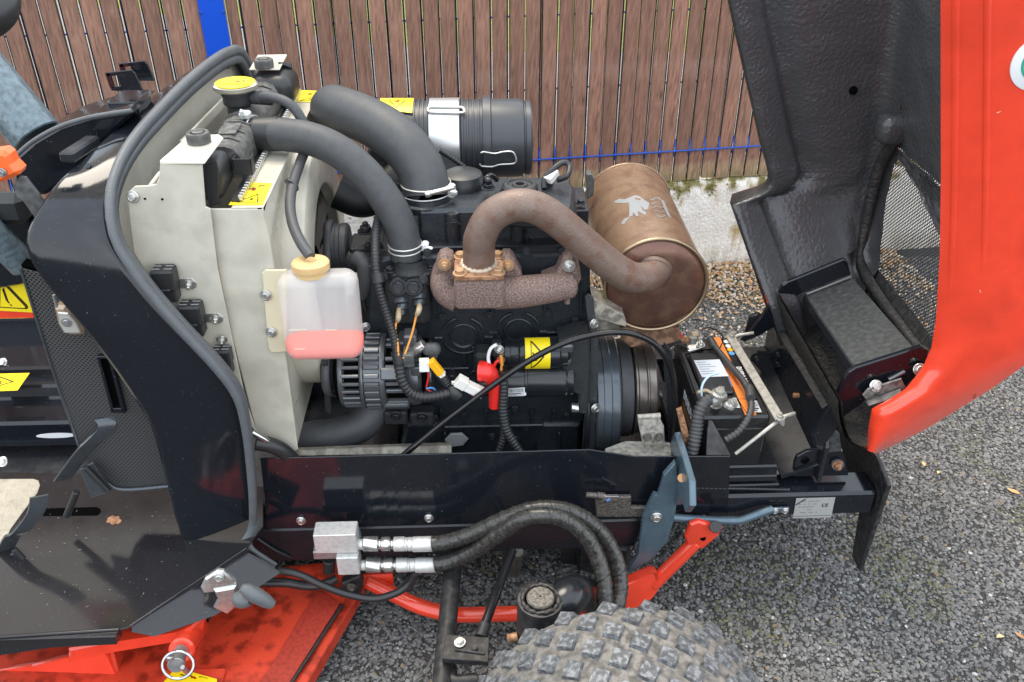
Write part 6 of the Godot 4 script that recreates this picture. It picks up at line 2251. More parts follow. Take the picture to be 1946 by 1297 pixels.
func build_hoses():
	# upper radiator hose
	var st := s()
	var w := even_path(smooth_path(PL([[446, 250, -0.262], [480, 253, -0.258], [540, 256, -0.245], [596, 266, -0.23], [650, 292, -0.215], [700, 336, -0.20], [738, 386, -0.188], [760, 428, -0.18], [769, 460, -0.175], [772, 490, -0.172]]), 10), 0.006)
	tube(st, w, 0.0272, 36)
	var h1 := part("upper_radiator_hose", st, M("rubber"), mower, "fat grey-black rubber hose from radiator tank to thermostat")
	# raised diagonal weave where the hose bends
	st = s()
	for k in 15:
		var hx := []
		for i in 22:
			var f := 0.62 + k * 0.018 + i * 0.004
			var idx := clampi(int(f * (w.size() - 1)), 1, w.size() - 2)
			var p: Vector3 = w[idx].lerp(w[idx + 1], fposmod(f * (w.size() - 1), 1.0)) if idx < w.size() - 2 else w[idx]
			var t: Vector3 = (w[idx + 1] - w[idx - 1]).normalized()
			var n := t.cross(Vector3(0.2, 0.3, 1).normalized()).normalized()
			var b := n.cross(t)
			var a := -0.2 + i * 0.16
			hx.append(p + (n * cos(a) * -1.0 + b * -sin(a)) * 0.0271)
		tube(st, hx, 0.0011, 5, false, false)
	var wv := part("weave_ridges", st, M("rubber"), h1)
	wv.set_meta("kind", "stuff")
	wire_clamp(h1, P(478, 253, -0.258), P(500, 254, -0.25) - P(460, 252, -0.262), 0.0282, 0.011, Vector3(0.05, 1, 0.25), M("clamp_lug"))
	wire_clamp(h1, P(770, 468, -0.174), Vector3(0.02, -1, 0), 0.0282, 0.009, Vector3(1, 0.1, 0.1), M("label_white"))
	# intake hose, the big elbow
	st = s()
	w = even_path(smooth_path(PL([[640, 222, -0.50], [632, 206, -0.455], [650, 210, -0.41], [696, 228, -0.365], [738, 252, -0.325], [774, 283, -0.295], [797, 318, -0.275], [807, 346, -0.262], [810, 372, -0.252]]), 10), 0.007)
	var rr := []
	for i in w.size(): rr.append(0.0415 if i > 3 else 0.043)
	tube(st, w, rr, 40)
	var h2 := part("intake_hose", st, M("rubber"), mower, "thick rubber intake elbow in front of the air cleaner")
	wire_clamp(h2, P(810, 357, -0.256), Vector3(0.03, -1, 0.05), 0.0425, 0.0165, Vector3(1, 0.0, 0.45), M("clamp_wire"))
	st = s()
	rod(st, P(812, 369, -0.20), P(862, 356, -0.215), 0.0042, 12)
	rod(st, P(808, 370, -0.20), P(818, 367, -0.20), 0.0062, 6)
	part("clamp_screw", st, M("zinc"), h2)
	st = s()
	lathe(st, P(811, 378, -0.25), Vector3.UP, [[0.046, -0.012], [0.048, -0.008], [0.048, 0.0], [0.044, 0.003], [0.0425, 0.012]], 36)
	part("inlet_neck", st, M("engine_black"), h2)
	# lower hose
	st = s()
	w = even_path(smooth_path(PL([[560, 846, -0.12], [590, 832, -0.12], [640, 826, -0.12], [690, 806, -0.13], [712, 770, -0.15], [716, 730, -0.18]]), 8), 0.006)
	tube(st, w, 0.0305, 32)
	part("lower_radiator_hose", st, M("rubber"), mower, "fat rubber lower radiator hose under the alternator")
	# overflow hose, with its cable tie
	st = s()
	w = smooth_path(PL([[486, 185, -0.312], [510, 184, -0.30], [540, 192, -0.28], [562, 210, -0.27], [578, 240, -0.262], [582, 275, -0.25], [570, 310, -0.21], [558, 345, -0.16], [551, 385, -0.11], [556, 425, -0.07], [572, 462, -0.03], [590, 488, -0.008]]), 8)
	rr = []
	for i in w.size(): rr.append(0.0088)
	tube(st, even_path(w, 0.006), 0.0083, 16)
	var h3 := part("overflow_hose", st, M("rubber"), mower, "thin rubber overflow hose from filler neck to coolant bottle")
	st = s()
	tube(st, smooth_path(PL([[482, 185, -0.314], [496, 184, -0.306]]), 4), 0.0105, 16)
	part("hose_end", st, M("rubber"), h3)
	st = s()
	tube(st, smooth_path(PL([[545, 342, -0.15], [556, 346, -0.145], [565, 355, -0.145], [563, 362, -0.15], [548, 350, -0.17], [542, 344, -0.165]]), 5, true), 0.0018, 6, false, true)
	part("wire_tie", st, M("dark_steel"), h3)
	st = s()
	prism(st, PL([[545, 338, -0.15], [551, 343, -0.15], [548, 385, -0.13], [541, 378, -0.13]]), Vector3(0, 0, -0.004), 0.001)
	part("tie_tail", st, M("rubber"), h3)
	# cable with taped end by the shroud's foot
	st = s()
	w = smooth_path(PL([[486, 842, 0.0], [512, 846, -0.004], [538, 858, -0.01], [560, 880, -0.02]]), 6)
	tube(st, w, 0.0135, 18)
	var cb := part("taped_cable", st, M("plastic_black"), mower, "taped black cable stub beside the seal")
	st = s()
	tube(st, PL([[478, 822, 0.004], [500, 834, 0.002], [508, 840, 0.0]]), 0.006, 12)
	part("bare_end", st, M("chrome"), cb)


# ---------- wheel, linkage, hydraulics, cutter deck ----------
func build_wheel():
	var c := Vector3(0.176, 0.206, 0.46)
	var R := 0.205
	var turn := Basis.from_euler(Vector3(0, deg_to_rad(4), 0))
	var axis := turn * Vector3.BACK
	var st := s()
	var prof := []
	for k in 25:
		var t := -1.0 + 2.0 * k / 24
		var x := t * 0.098
		var r := R - 0.012 * t * t - 0.035 * pow(absf(t), 8)
		prof.append([r, x])
	prof = [[0.11, -0.085], [0.13, -0.094], [0.155, -0.1]] + prof + [[0.155, 0.1], [0.13, 0.094], [0.11, 0.085]]
	lathe(st, c, axis, prof, 96)
	var wheel := part("front_wheel_tyre", st, M("tyre"), mower, "muddy grey turf tyre with square tread blocks")
	st = s()
	lathe(st, c, axis, [[0, -0.06], [0.09, -0.06], [0.11, -0.085], [0.118, -0.088]], 48)
	part("rim", st, M("blue_steel"), wheel)
	st = s()
	lathe(st, c, axis, [[0, 0.06], [0.09, 0.06], [0.11, 0.085], [0.118, 0.088]], 48)
	part("rim", st, M("blue_steel"), wheel)
	# tread blocks one by one
	var variants := []
	for k in 4:
		st = s()
		var r := RandomNumberGenerator.new()
		r.seed = 50 + k
		var o := []
		var inn := []
		for i in 4:
			var a := TAU * (i + 0.5) / 4
			o.append(Vector3(cos(a) * 0.0195 * r.randf_range(0.92, 1.06), -0.006, sin(a) * 0.0195 * r.randf_range(0.92, 1.06)))
			inn.append(Vector3(o[i].x * r.randf_range(0.74, 0.86), 0.0058 + r.randf_range(-0.0012, 0.0012), o[i].z * r.randf_range(0.74, 0.86)))
		face(st, inn, Vector3.UP)
		for i in 4: face(st, [o[i], o[(i + 1) % 4], inn[(i + 1) % 4], inn[i]], o[i] + o[(i + 1) % 4] + Vector3(0, 0.02, 0))
		variants.append(done(st))
	var n := 0
	var e1 := turn * Vector3.RIGHT
	for row in 42:
		for col in 5:
			var a := TAU * (row + 0.0) / 42
			var x := (col - 2.0) * 0.044 + (0.022 if row % 2 else 0.0) - 0.011
			if absf(x) > 0.092: continue
			var t := x / 0.098
			var rr := R - 0.012 * t * t - 0.035 * pow(absf(t), 8) - 0.0005
			var d := e1 * cos(a) + Vector3.UP * sin(a)
			if sin(a) < 0.2: continue
			var p := c + d * rr + axis * x
			var b := Basis(axis.cross(d).normalized(), d, axis)
			b = Basis(b.x, b.y, b.x.cross(b.y))
			b = b.rotated(d, PI / 4 + 0.25 + rng.randf_range(-0.06, 0.06))
			b = b.rotated(axis.cross(d), -t * 0.25)
			put("tread_block", variants[n % 4], M("tread"), wheel, "", Transform3D(b, p))
			n += 1
	# kingpin, bent axle, spindle arm
	st = s()
	var kp := PY(1027, 1140, 0.30)
	lathe(st, kp + Vector3(0, -0.16, 0), Vector3.UP, [[0, 0], [0.035, 0], [0.035, 0.155], [0.034, 0.16], [0.026, 0.161], [0.024, 0.158]], 36)
	var king := part("kingpin_housing", st, M("dusty_dark"), mower, "dusty black kingpin housing behind the tyre")
	st = s()
	lathe(st, kp + Vector3(0, -0.002, 0), Vector3.UP, [[0.021, 0], [0.021, 0.006], [0.019, 0.0085], [0.002, 0.009], [0.0015, 0.006], [0, 0.006]], 30)
	part("dust_cap", st, M("grimy"), king)
	st = s()
	var rim := []
	var rrr := []
	for k in 40:
		rim.append(kp + Vector3(cos(TAU * k / 40) * 0.027, 0.001 + 0.0012 * sin(k * 2.1), sin(TAU * k / 40) * 0.027))
		rrr.append(0.0038 + 0.0018 * sin(k * 1.7) * sin(k * 0.9))
	tube(st, rim, rrr, 8, false, true)
	part("grease_ring", st, M("grease"), king)
	st = s()
	rod(st, kp + Vector3(-0.034, -0.07, 0.01), kp + Vector3(-0.05, -0.072, 0.012), 0.007, 12)
	part("rusty_nipple", st, M("rusty"), king)
	st = s()
	tube(st, smooth_path([kp + Vector3(0.015, -0.06, -0.005), kp + Vector3(0.045, -0.025, -0.025), P(1105, 1130, 0.13), P(1140, 1150, 0.09), P(1140, 1210, 0.02)], 8), 0.030, 28)
	part("axle_elbow", st, M("gloss_plain"), king)
	st = s()
	prism(st, PL([[930, 1297, 0.36], [944, 1262, 0.33], [968, 1240, 0.31], [985, 1244, 0.31], [975, 1297, 0.36]]), Vector3(0, -0.008, -0.006), 0.002)
	part("spindle_arm", st, M("blue_steel"), king)
	# transverse rockshaft with plate, piston rod
	st = s()
	rod(st, P(862, 1060, 0.02), PY(838, 1320, 0.10), 0.0165, 20)
	var rs := part("rockshaft", st, M("dusty_dark"), mower, "dark steel shaft running out under the skirt")
	st = s()
	var pl := []
	for q in [[846, 1206], [930, 1212], [928, 1258], [840, 1252]]: pl.append(PY(q[0], q[1], 0.135))
	prism(st, pl, Vector3(0, -0.012, 0), 0.001)
	part("clamp_plate", st, M("dusty_dark"), rs)
	bolt(PY(874, 1222, 0.137), Vector3.UP, 0.014, M("zinc"), rs)
	st = s()
	var rd := PY(902, 1232, 0.138)
	rod(st, rd + Vector3(0, -0.003, 0), rd + Vector3(0, 0.002, 0), 0.0055, 14)
	box(st, rd + Vector3(-0.008, -0.001, 0.006), Vector3(0.05, 0.003, 0.004), 0.001, Basis.from_euler(Vector3(0, -0.2, 0)))
	part("stud_end", st, M("dusty_dark"), rs)
	st = s()
	tube(st, smooth_path([PY(856, 1270, 0.095), PY(858, 1290, 0.10), PY(868, 1296, 0.10), PY(905, 1292, 0.10)], 5), 0.011, 12)
	part("lower_knuckle", st, M("dusty_dark"), rs)
	st = s()
	rod(st, P(974, 1046, 0.03), PY(920, 1192, 0.13), 0.0082, 18)
	var pis := part("piston_rod", st, M("rod_polish"), mower, "polished black piston rod")
	st = s()
	rod(st, PY(921, 1186, 0.131), PY(913, 1212, 0.125), 0.0105, 16)
	part("rod_end", st, M("dusty_dark"), pis)
	st = s()
	rod(st, P(984, 1048, 0.0), P(978, 1090, -0.05), 0.011, 12)
	part("grey_stub", st, M("grimy"))
	st = s()
	prism(st, PL([[1066, 1040, -0.03], [1096, 1040, -0.03], [1094, 1100, -0.10], [1068, 1096, -0.10]]), Vector3(0, 0, -0.02), 0.002)
	part("hanger_plate", st, M("dusty_dark"))
	st = s()
	prism(st, PL([[1096, 1036, -0.02], [1200, 1030, -0.02], [1188, 1110, -0.03], [1150, 1120, -0.04], [1098, 1100, -0.06]]), Vector3(0, 0, -0.03), 0.003)
	part("axle_beam", st, M("dusty_dark"))
	# red lift bar
	st = s()
	tube(st, even_path(smooth_path([PY(700, 1106, 0.07), PY(748, 1130, 0.06), PY(790, 1150, 0.055), PY(832, 1163, 0.05), PY(880, 1169, 0.05), PY(980, 1167, 0.05), PY(1080, 1166, 0.05), PY(1170, 1160, 0.055)], 8), 0.008), 0.0142, 20)
	var lift := part("red_lift_bar", st, M("red"), mower, "bent red tube of the deck lift linkage")
	st = s()
	prism(st, PL([[1120, 1140, 0.09], [1238, 1092, 0.06], [1250, 1092, 0.06], [1258, 1116, 0.06], [1240, 1140, 0.07], [1180, 1176, 0.09], [1110, 1190, 0.11]]), Vector3(0, -0.01, -0.03), 0.004)
	part("lift_gusset", st, M("red"), lift)
	st = s()
	rod(st, PL([[1240, 1112, 0.05]])[0], P(1322, 1030, 0.025), 0.0135, 20)
	part("lift_link", st, M("red"), lift)
	st = s()
	prism(st, PZ([[1302, 1022], [1312, 998], [1328, 992], [1374, 1006], [1366, 1020], [1338, 1044], [1322, 1046], [1306, 1036]], 0.036), Vector3(0, 0, -0.012), 0.003)
	part("clevis", st, M("red"), lift)
	st = s()
	rod(st, P(1336, 1023, 0.0365), P(1336, 1023, 0.036), 0.0055, 16, 0.0)
	part("hole", st, M("hole"), lift)
	st = s()
	rod(st, P(1360, 1002, 0.02), P(1360, 1002, 0.045), 0.011, 20)
	part("rubber_stop", st, M("plastic_black"), lift)
	st = s()
	prism(st, PL([[684, 1092, 0.02], [746, 1090, 0.02], [748, 1112, 0.03], [716, 1122, 0.03], [688, 1116, 0.03]]), Vector3(0, -0.008, -0.008), 0.002)
	part("lift_lug", st, M("red"), lift)
func build_hydraulics():
	var hy := Node3D.new()
	hy.name = "hydraulic_coupling"
	mower.add_child(hy, true)
	hy.set_meta("label", "zinc hydraulic block and fittings below the skirt")
	var al := M("valve_metal")
	var z := 0.075
	zbox("upper_block", 594, 1019, 680, 1051, z, 0.034, al, hy, 0.0012)
	zbox("upper_block_foot", 594, 1050, 680, 1062, z - 0.002, 0.03, M("steel"), hy, 0.001)
	zbox("lower_block", 638, 1062, 684, 1093, z + 0.008, 0.034, al, hy, 0.0012)
	st_rod(hy, "rubber_foot", P(625, 1064, z - 0.02), P(625, 1086, z - 0.02), 0.011, M("plastic_black"))
	st_rod(hy, "hanger", P(680, 1004, 0.004), P(684, 1024, 0.03), 0.004, M("blue_steel"))
	for r in [[1035, 0.0, 0.0], [1075, 5.0, 0.008]]:
		var zc: float = z - 0.017 + r[2]
		var yy: float = r[0]
		var d: float = r[1]
		for q in [[681, 690, 0.0095, 20, "valve_metal"], [690, 719, 0.0142, 6, "zinc"], [719, 724, 0.009, 20, "zinc"], [724, 742, 0.0132, 6, "zinc"], [742, 748, 0.0085, 20, "zinc"], [748, 770, 0.0135, 6, "valve_metal"], [770, 774, 0.0122, 24, "valve_metal"], [774, 784, 0.0128, 6, "valve_metal"], [784, 824, 0.0136, 28, "valve_metal"]]:
			var a := P(q[0] + d, yy, zc)
			var b := P(q[1] + d, yy - 0.02 * (q[1] - q[0]), zc)
			var st := s()
			var l := a.distance_to(b)
			lathe(st, a, b - a, [[0, 0], [q[2] * 0.93, 0], [q[2], minf(0.0016, l * 0.3)], [q[2], l - minf(0.0016, l * 0.3)], [q[2] * 0.93, l], [0, l]], q[3])
			part("hex_nut" if q[3] == 6 else "ferrule", st, M(q[4]), hy)
	# two spiral-wrapped hoses
	for q in [[[[822, 1034, 0.058], [850, 1030, 0.06], [895, 1016, 0.064], [950, 990, 0.068], [1000, 971, 0.07], [1045, 966, 0.072], [1090, 975, 0.078], [1135, 1005, 0.088], [1165, 1050, 0.105], [1178, 1095, 0.13], [1176, 1140, 0.16], [1160, 1190, 0.20]], 0.0135], [[[826, 1073, 0.066], [860, 1066, 0.066], [905, 1045, 0.072], [950, 1014, 0.085], [990, 988, 0.095], [1030, 980, 0.10], [1072, 988, 0.105], [1110, 1016, 0.115], [1135, 1060, 0.135], [1148, 1110, 0.165], [1150, 1180, 0.21]], 0.0135]]:
		var w := even_path(smooth_path(PL(q[0]), 10), 0.0042)
		var rr := []
		for i in w.size(): rr.append(q[1] + (0.0009 if i % 5 == 0 else 0.0) + 0.0005 * sin(i * 1.7) * sin(i * 0.6) - (0.0005 if i % 5 == 1 else 0.0))
		var st := s()
		tube(st, w, rr, 24)
		var h := part("hydraulic_hose", st, M("wrapped_hose"), mower, "dirty spiral-wrapped hydraulic hose looping down to the wheel")
		st = s()
		var hx := []
		var fr := frames(w)
		for i in range(8, w.size()):
			for k in 4:
				var f := i + k / 4.0
				var a := f * 0.9
				hx.append(w[i] + fr[i][0] * 0.0042 * k / 4.0 + (fr[i][1] * cos(a) + fr[i][2] * sin(a)) * (q[1] + 0.0003))
		tube(st, hx, 0.0009, 5, false)
		part("spiral_wrap", st, M("plastic_black"), h)
	# two plain rubber lines under the footplate
	for q in [[[[462, 1096, 0.07], [520, 1086, 0.075], [566, 1092, 0.08], [610, 1112, 0.085], [660, 1130, 0.088], [710, 1138, 0.088], [752, 1128, 0.085], [778, 1110, 0.08], [790, 1090, 0.078]], 0.0068], [[[470, 1108, 0.06], [540, 1108, 0.062], [580, 1114, 0.06], [612, 1112, 0.055], [640, 1100, 0.045]], 0.0085]]:
		var st := s()
		tube(st, smooth_path(PL(q[0]), 8), q[1], 14)
		part("rubber_line", st, M("rubber_line"), mower, "plain black rubber hydraulic line above the red deck")
	var st := s()
	prism(st, PZ([[648, 1110], [684, 1096], [690, 1112], [684, 1136], [664, 1142], [650, 1130]], 0.05), Vector3(0, 0, -0.02), 0.003)
	var lk := part("link_plate", st, M("dusty_dark"), mower, "dusty dark link plate on the lift linkage")
	bolt(P(668, 1116, 0.051), Vector3.BACK, 0.012, M("grimy"), lk)
func st_rod(parent: Node, called: String, a: Vector3, b: Vector3, r: float, m: Material):
	var st := s()
	rod(st, a, b, r, 16)
	part(called, st, m, parent)
func build_deck():
	var st := s()
	var yd := 0.075
	var poly := []
	for q in [[-160, 1420], [-160, 1190], [390, 1190], [430, 1120], [500, 1080], [690, 1062], [678, 1100], [648, 1150], [552, 1300], [500, 1420]]: poly.append(PY(q[0], q[1], yd))
	prism(st, poly, Vector3(0, -0.006, 0), 0.002)
	var deck := part("cutter_deck", st, M("red_dirty"), mower, "dirty red steel cutter deck under the footplate")
	# raised seam and outer flange
	st = s()
	poly = []
	for q in [[678, 1100], [648, 1150], [552, 1300], [480, 1420], [520, 1430], [582, 1300], [692, 1110]]: poly.append(PY(q[0], q[1], yd - 0.012 if q[0] < 0 else yd - 0.006))
	prism(st, poly, Vector3(0, -0.03, 0), 0.002)
	part("side_flange", st, M("red_dirty"), deck)
	st = s()
	poly = []
	for q in [[604, 1120], [646, 1146], [548, 1300], [500, 1380], [430, 1380], [512, 1270]]: poly.append(PY(q[0], q[1], yd + 0.0045))
	prism(st, poly, Vector3(0, -0.004, 0), 0.001)
	part("reinforcing_strip", st, M("red_dark"), deck)
	st = s()
	tube(st, [PY(650, 1150, yd + 0.001), PY(600, 1228, yd + 0.001), PY(553, 1300, yd + 0.001), PY(500, 1380, yd)], 0.0035, 8)
	part("dirty_seam", st, M("grease"), deck)
	# lift frame: flat bar, tube with pin and ring
	st = s()
	prism(st, PL([[228, 1206, 0.20], [380, 1172, 0.19], [388, 1178, 0.19], [384, 1204, 0.20], [230, 1240, 0.21], [130, 1262, 0.21], [128, 1236, 0.21]]), Vector3(0, 0, -0.03), 0.004)
	var fr := part("lift_frame", st, M("red"), mower, "red flat bar of the deck lift frame under the footplate")
	st = s()
	rod(st, P(372, 1190, 0.17), P(344, 1238, 0.25), 0.0205, 28, 0.003)
	part("pivot_tube", st, M("red"), fr)
	st = s()
	rounded(st, P(372, 1192, 0.17), Vector3(0.018, 0.02, 0.018), 0.016)
	part("pivot_boss", st, M("red"), fr)
	st = s()
	rod(st, P(344, 1236, 0.25), P(336, 1262, 0.285), 0.0105, 20)
	rod(st, P(336, 1258, 0.28), P(334, 1266, 0.29), 0.013, 20)
	part("clevis_pin", st, M("steel"), fr)
	st = s()
	var ring := []
	var rc := P(338, 1265, 0.30)
	for k in 40: ring.append(rc + Vector3(cos(TAU * k / 40) * 0.0235, sin(TAU * k / 40) * 0.0165, -sin(TAU * k / 40) * 0.012))
	tube(st, ring, 0.0024, 10, false, true)
	part("linch_ring", st, M("chrome"), fr, "bright sprung ring of the linch pin")
	st = s()
	rod(st, P(322, 1246, 0.29), P(322, 1254, 0.29), 0.006, 12)
	rod(st, P(346, 1268, 0.295), P(356, 1280, 0.29), 0.004, 10)
	part("linch_pin", st, M("steel"), fr)
	st = s()
	prism(st, PL([[-100, 1290, 0.2], [60, 1264, 0.2], [190, 1232, 0.2], [208, 1240, 0.2], [232, 1310, 0.22], [-100, 1420, 0.22]]), Vector3(0, -0.004, -0.01), 0.002)
	part("deck_shell", st, M("red"), deck)
	st = s()
	prism(st, PL([[206, 1234, 0.2], [214, 1234, 0.2], [236, 1320, 0.22], [226, 1320, 0.22]]), Vector3(0, 0, -0.05), 0.001)
	part("deck_rib", st, M("red_dirty"), deck)
	sticker(deck, [PY(334, 1270, yd + 0.012), PY(412, 1292, yd + 0.012), PY(412, 1322, yd + 0.012), PY(300, 1310, yd + 0.012)], "fan", "yellow warning sticker on the deck", Vector3(0, 0.0006, 0))
	st = s()
	box(st, PY(365, 1300, yd + 0.004), Vector3(0.10, 0.012, 0.05), 0.002)
	part("sticker_block", st, M("red_dirty"), deck)


# ---------- hood, tipped forward on its hinge ----------
func build_hood():
	var hood := Node3D.new()
	hood.name = "hood"
	mower.add_child(hood, true)
	hood.set_meta("label", "red fibreglass hood tipped forward, black resin lining towards the engine")
	var n := FastNoiseLite.new()
	n.frequency = 7.0
	n.fractal_octaves = 4
	n.seed = 9
	var zf := -0.455
	# far flank, inside
	var L := [[1372, -60], [1385, 0], [1400, 68], [1415, 135], [1430, 200], [1445, 268], [1456, 305], [1461, 326], [1461, 342], [1452, 358], [1436, 367], [1388, 382], [1412, 470], [1440, 562], [1462, 622], [1482, 660]]
	var Rr := [[0.755, 1.09], [0.758, 1.02], [0.763, 0.95], [0.768, 0.89], [0.774, 0.83], [0.782, 0.77], [0.787, 0.735], [0.79, 0.715], [0.79, 0.695], [0.79, 0.675], [0.79, 0.655], [0.79, 0.635], [0.79, 0.57], [0.785, 0.51], [0.74, 0.455], [0.70, 0.42]]
	var rows := []
	var fine := 5
	for i in (L.size() - 1) * fine + 1:
		var k := mini(i / fine, L.size() - 2)
		var t := float(i - k * fine) / fine
		var a := P(L[k][0], L[k][1], zf).lerp(P(L[k + 1][0], L[k + 1][1], zf), t)
		var b := Vector3(lerpf(Rr[k][0], Rr[k + 1][0], t), lerpf(Rr[k][1], Rr[k + 1][1], t), zf)
		var r := []
		var w := a.distance_to(b)
		for q in [[0.0, 0.012], [0.004, 0.016], [0.012, 0.017], [0.03, 0.013], [0.048, 0.010], [0.056, 0.006], [0.06, -0.006], [0.064, -0.012], [0.07, -0.013], [0.08, -0.010], [0.095, -0.004], [0.12, 0.0], [0.15, 0.002], [0.18, 0.002], [0.21, 0.0], [0.24, 0.0]]:
			if q[0] > w - 0.035: continue
			var p := a.lerp(b, q[0] / w)
			p.z += q[1] + bowl(p.y) + n.get_noise_2d(p.x * 2.2, p.y * 2.2) * 0.004
			r.append(p)
		while r.size() < 16: r.append(r[-1].lerp(b - Vector3(0.03, 0, 0), 0.5))
		for q in [[-0.028, 0.0], [-0.014, 0.004], [-0.004, 0.016], [0.0, 0.035], [0.001, 0.05]]: r.append(b + Vector3(0, 0, bowl(b.y) * 0.6) + Vector3(q[0] + n.get_noise_2d(b.y * 3.0, q[1] * 9.0) * 0.003, 0, q[1]))
		rows.append(r)
	var st := s()
	sheet(st, rows)
	var far := part("far_flank_lining", st, M("resin"), hood, "crinkled glossy black inside of the hood's far flank")
	# top panel seen from inside, running along z
	var prof := [[0.752, 1.16], [0.755, 1.09], [0.758, 1.02], [0.763, 0.95], [0.768, 0.89], [0.774, 0.83], [0.782, 0.77], [0.786, 0.745]]
	part("top_lining", extruded(prof, -0.406, 0.045, n, 0.005), M("resin"), hood, "black resin inside of the hood's top panel")
	var lip := [[0.787, 0.503], [0.772, 0.478], [0.745, 0.455], [0.705, 0.422], [0.672, 0.398], [0.648, 0.387], [0.628, 0.389], [0.610, 0.400], [0.598, 0.420], [0.588, 0.445], [0.580, 0.470], [0.578, 0.480]]
	part("nose_lip_lining", extruded(lip, -0.455, 0.046, n, 0.0015), M("resin_dull"), hood, "dull black trough inside the hood's nose")
	# surround of the grille
	st = s()
	rows = []
	for i in 13:
		var r := []
		for j in 25:
			var u := i / 12.0
			var z := lerpf(-0.405, 0.045, j / 24.0)
			var y0 := 0.742
			var y1 := 0.740 - (z + 0.425) * 0.285
			r.append(Vector3(0.787 + 0.012 * sin(u * 3.0) * (0.5 + 0.5 * sin(z * 40.0)) + n.get_noise_2d(z * 4.0, u * 2.0) * 0.012, lerpf(y0, y1, u), z))
		rows.append(r)
	sheet(st, rows)
	part("grille_surround", st, M("resin"), hood, "wrinkled shiny black resin beside the grille")
	st = s()
	tube(st, smooth_path([Vector3(0.775, 0.755, -0.40), Vector3(0.772, 0.70, -0.424), Vector3(0.772, 0.62, -0.43), Vector3(0.772, 0.55, -0.425), Vector3(0.766, 0.50, -0.40), Vector3(0.764, 0.485, -0.30), Vector3(0.764, 0.482, -0.18), Vector3(0.764, 0.482, -0.05)], 8), 0.011, 12)
	part("grille_bead", st, M("resin_dull"), hood)
	st = s()
	rounded(st, P(1697, 246, -0.405), Vector3(0.03, 0.028, 0.025), 0.02)
	part("resin_lump", st, M("resin"), hood)
	st = s()
	rod(st, P(1622, 172, zf + 0.006), P(1622, 172, zf + 0.0045), 0.008, 18, 0.0)
	part("drain_hole", st, M("hole"), far)
	# perforated grille in the nose
	st = s()
	st.set_smooth_group(-1)
	quad(st, Vector3(0.792, 0.745, -0.425), Vector3(0.792, 0.745, 0.05), Vector3(0.792, 0.485, 0.05), Vector3(0.792, 0.485, -0.425))
	part("perforated_grille", st, perforated_fine(), hood, "perforated steel grille, gravel showing through it")
	# near flank, outside
	var A := [[1790, -60], [1790, 150], [1790, 330], [1788, 480], [1782, 600], [1774, 660], [1756, 704], [1724, 743], [1690, 765], [1662, 779], [1655, 815], [1652, 856]]
	var B := [[2300, -60], [2300, 150], [2300, 330], [2250, 430], [2150, 530], [2050, 608], [1946, 690], [1880, 737], [1815, 777], [1760, 811], [1712, 836], [1662, 860]]
	rows = []
	for i in (A.size() - 1) * 4 + 1:
		var k := mini(i / 4, A.size() - 2)
		var t := float(i - k * 4) / 4
		var r := []
		var a := Vector2(A[k][0], A[k][1]).lerp(Vector2(A[k + 1][0], A[k + 1][1]), t)
		var b := Vector2(B[k][0], B[k][1]).lerp(Vector2(B[k + 1][0], B[k + 1][1]), t)
		var low := smoothstep(4.0, 9.0, k + t)
		for j in 25:
			var u := j / 24.0
			var p := a.lerp(b, u)
			var z := 0.05 + 0.022 * sin(minf(u * 3.0, 1.0) * PI / 2) - 0.004 * (1.0 - minf(u * 24.0, 1.0))
			z -= 0.05 * pow(u, 3.0) * low
			r.append(P(p.x, p.y, z))
		rows.append(r)
	st = s()
	sheet(st, rows, 0.004)
	var nf := part("near_flank", st, M("red"), hood, "glossy red outside of the hood's near flank")
	for q in [[[1817, -60], [1816, 200], [1813, 400], [1805, 560], [1797, 655]], [[1877, -60], [1875, 200], [1872, 400], [1864, 540], [1853, 640]]]:
		st = s()
		var w := []
		for p in q:
			var u: float = (p[0] - 1790.0) / 510.0
			w.append(P(p[0], p[1], 0.05 + 0.022 * sin(minf(u * 3.0, 1.0) * PI / 2) + 0.0015))
		tube(st, smooth_path(w, 6), 0.0055, 12)
		part("pressed_crease", st, M("red"), nf)
	# outer skin of nose and top, and the far flank's outside
	var outp := [[0.640, 0.376], [0.675, 0.387], [0.712, 0.411], [0.75, 0.443], [0.782, 0.472]]
	part("nose_lip_back", extruded([[0.573, 0.480], [0.575, 0.468], [0.583, 0.442], [0.593, 0.416], [0.606, 0.395], [0.626, 0.381], [0.640, 0.3765]], -0.455, 0.04, n, 0.0), M("resin_dull"), hood)
	part("nose_skin", extruded(outp, -0.465, 0.036, n, 0.0), M("red"), hood)
	part("top_skin", extruded([[0.815, 0.755], [0.80, 0.83], [0.79, 0.95], [0.782, 1.16]], -0.465, 0.06, n, 0.0), M("red"), hood)
	var dark := []
	for k in L.size():
		var bo := Vector3(0, 0, bowl(P(L[k][0], L[k][1], zf).y))
		dark.append([bo + P(L[k][0], L[k][1], zf) + Vector3(0, 0, 0.012), bo + P(L[k][0], L[k][1], zf) + Vector3(-0.003, 0, 0.004), bo + P(L[k][0], L[k][1], zf) + Vector3(0, 0, -0.006), P(L[k][0], L[k][1], zf) + Vector3(0.012, 0, -0.034)])
	st = s()
	sheet(st, dark)
	part("far_edge", st, M("resin_dull"), hood)
	st = s()
	rows = []
	for k in L.size():
		rows.append([P(L[k][0], L[k][1], zf) + Vector3(0.012, 0, -0.034), P(L[k][0], L[k][1], zf) + Vector3(0.02, 0, -0.04), Vector3(Rr[k][0], Rr[k][1], zf - 0.045), Vector3(Rr[k][0] + 0.025, Rr[k][1], zf + 0.0)])
	sheet(st, rows)
	part("far_flank_skin", st, M("red"), hood)
	# round badge, partly out of the picture
	st = s()
	var bc := P(1975, 119, 0.0755)
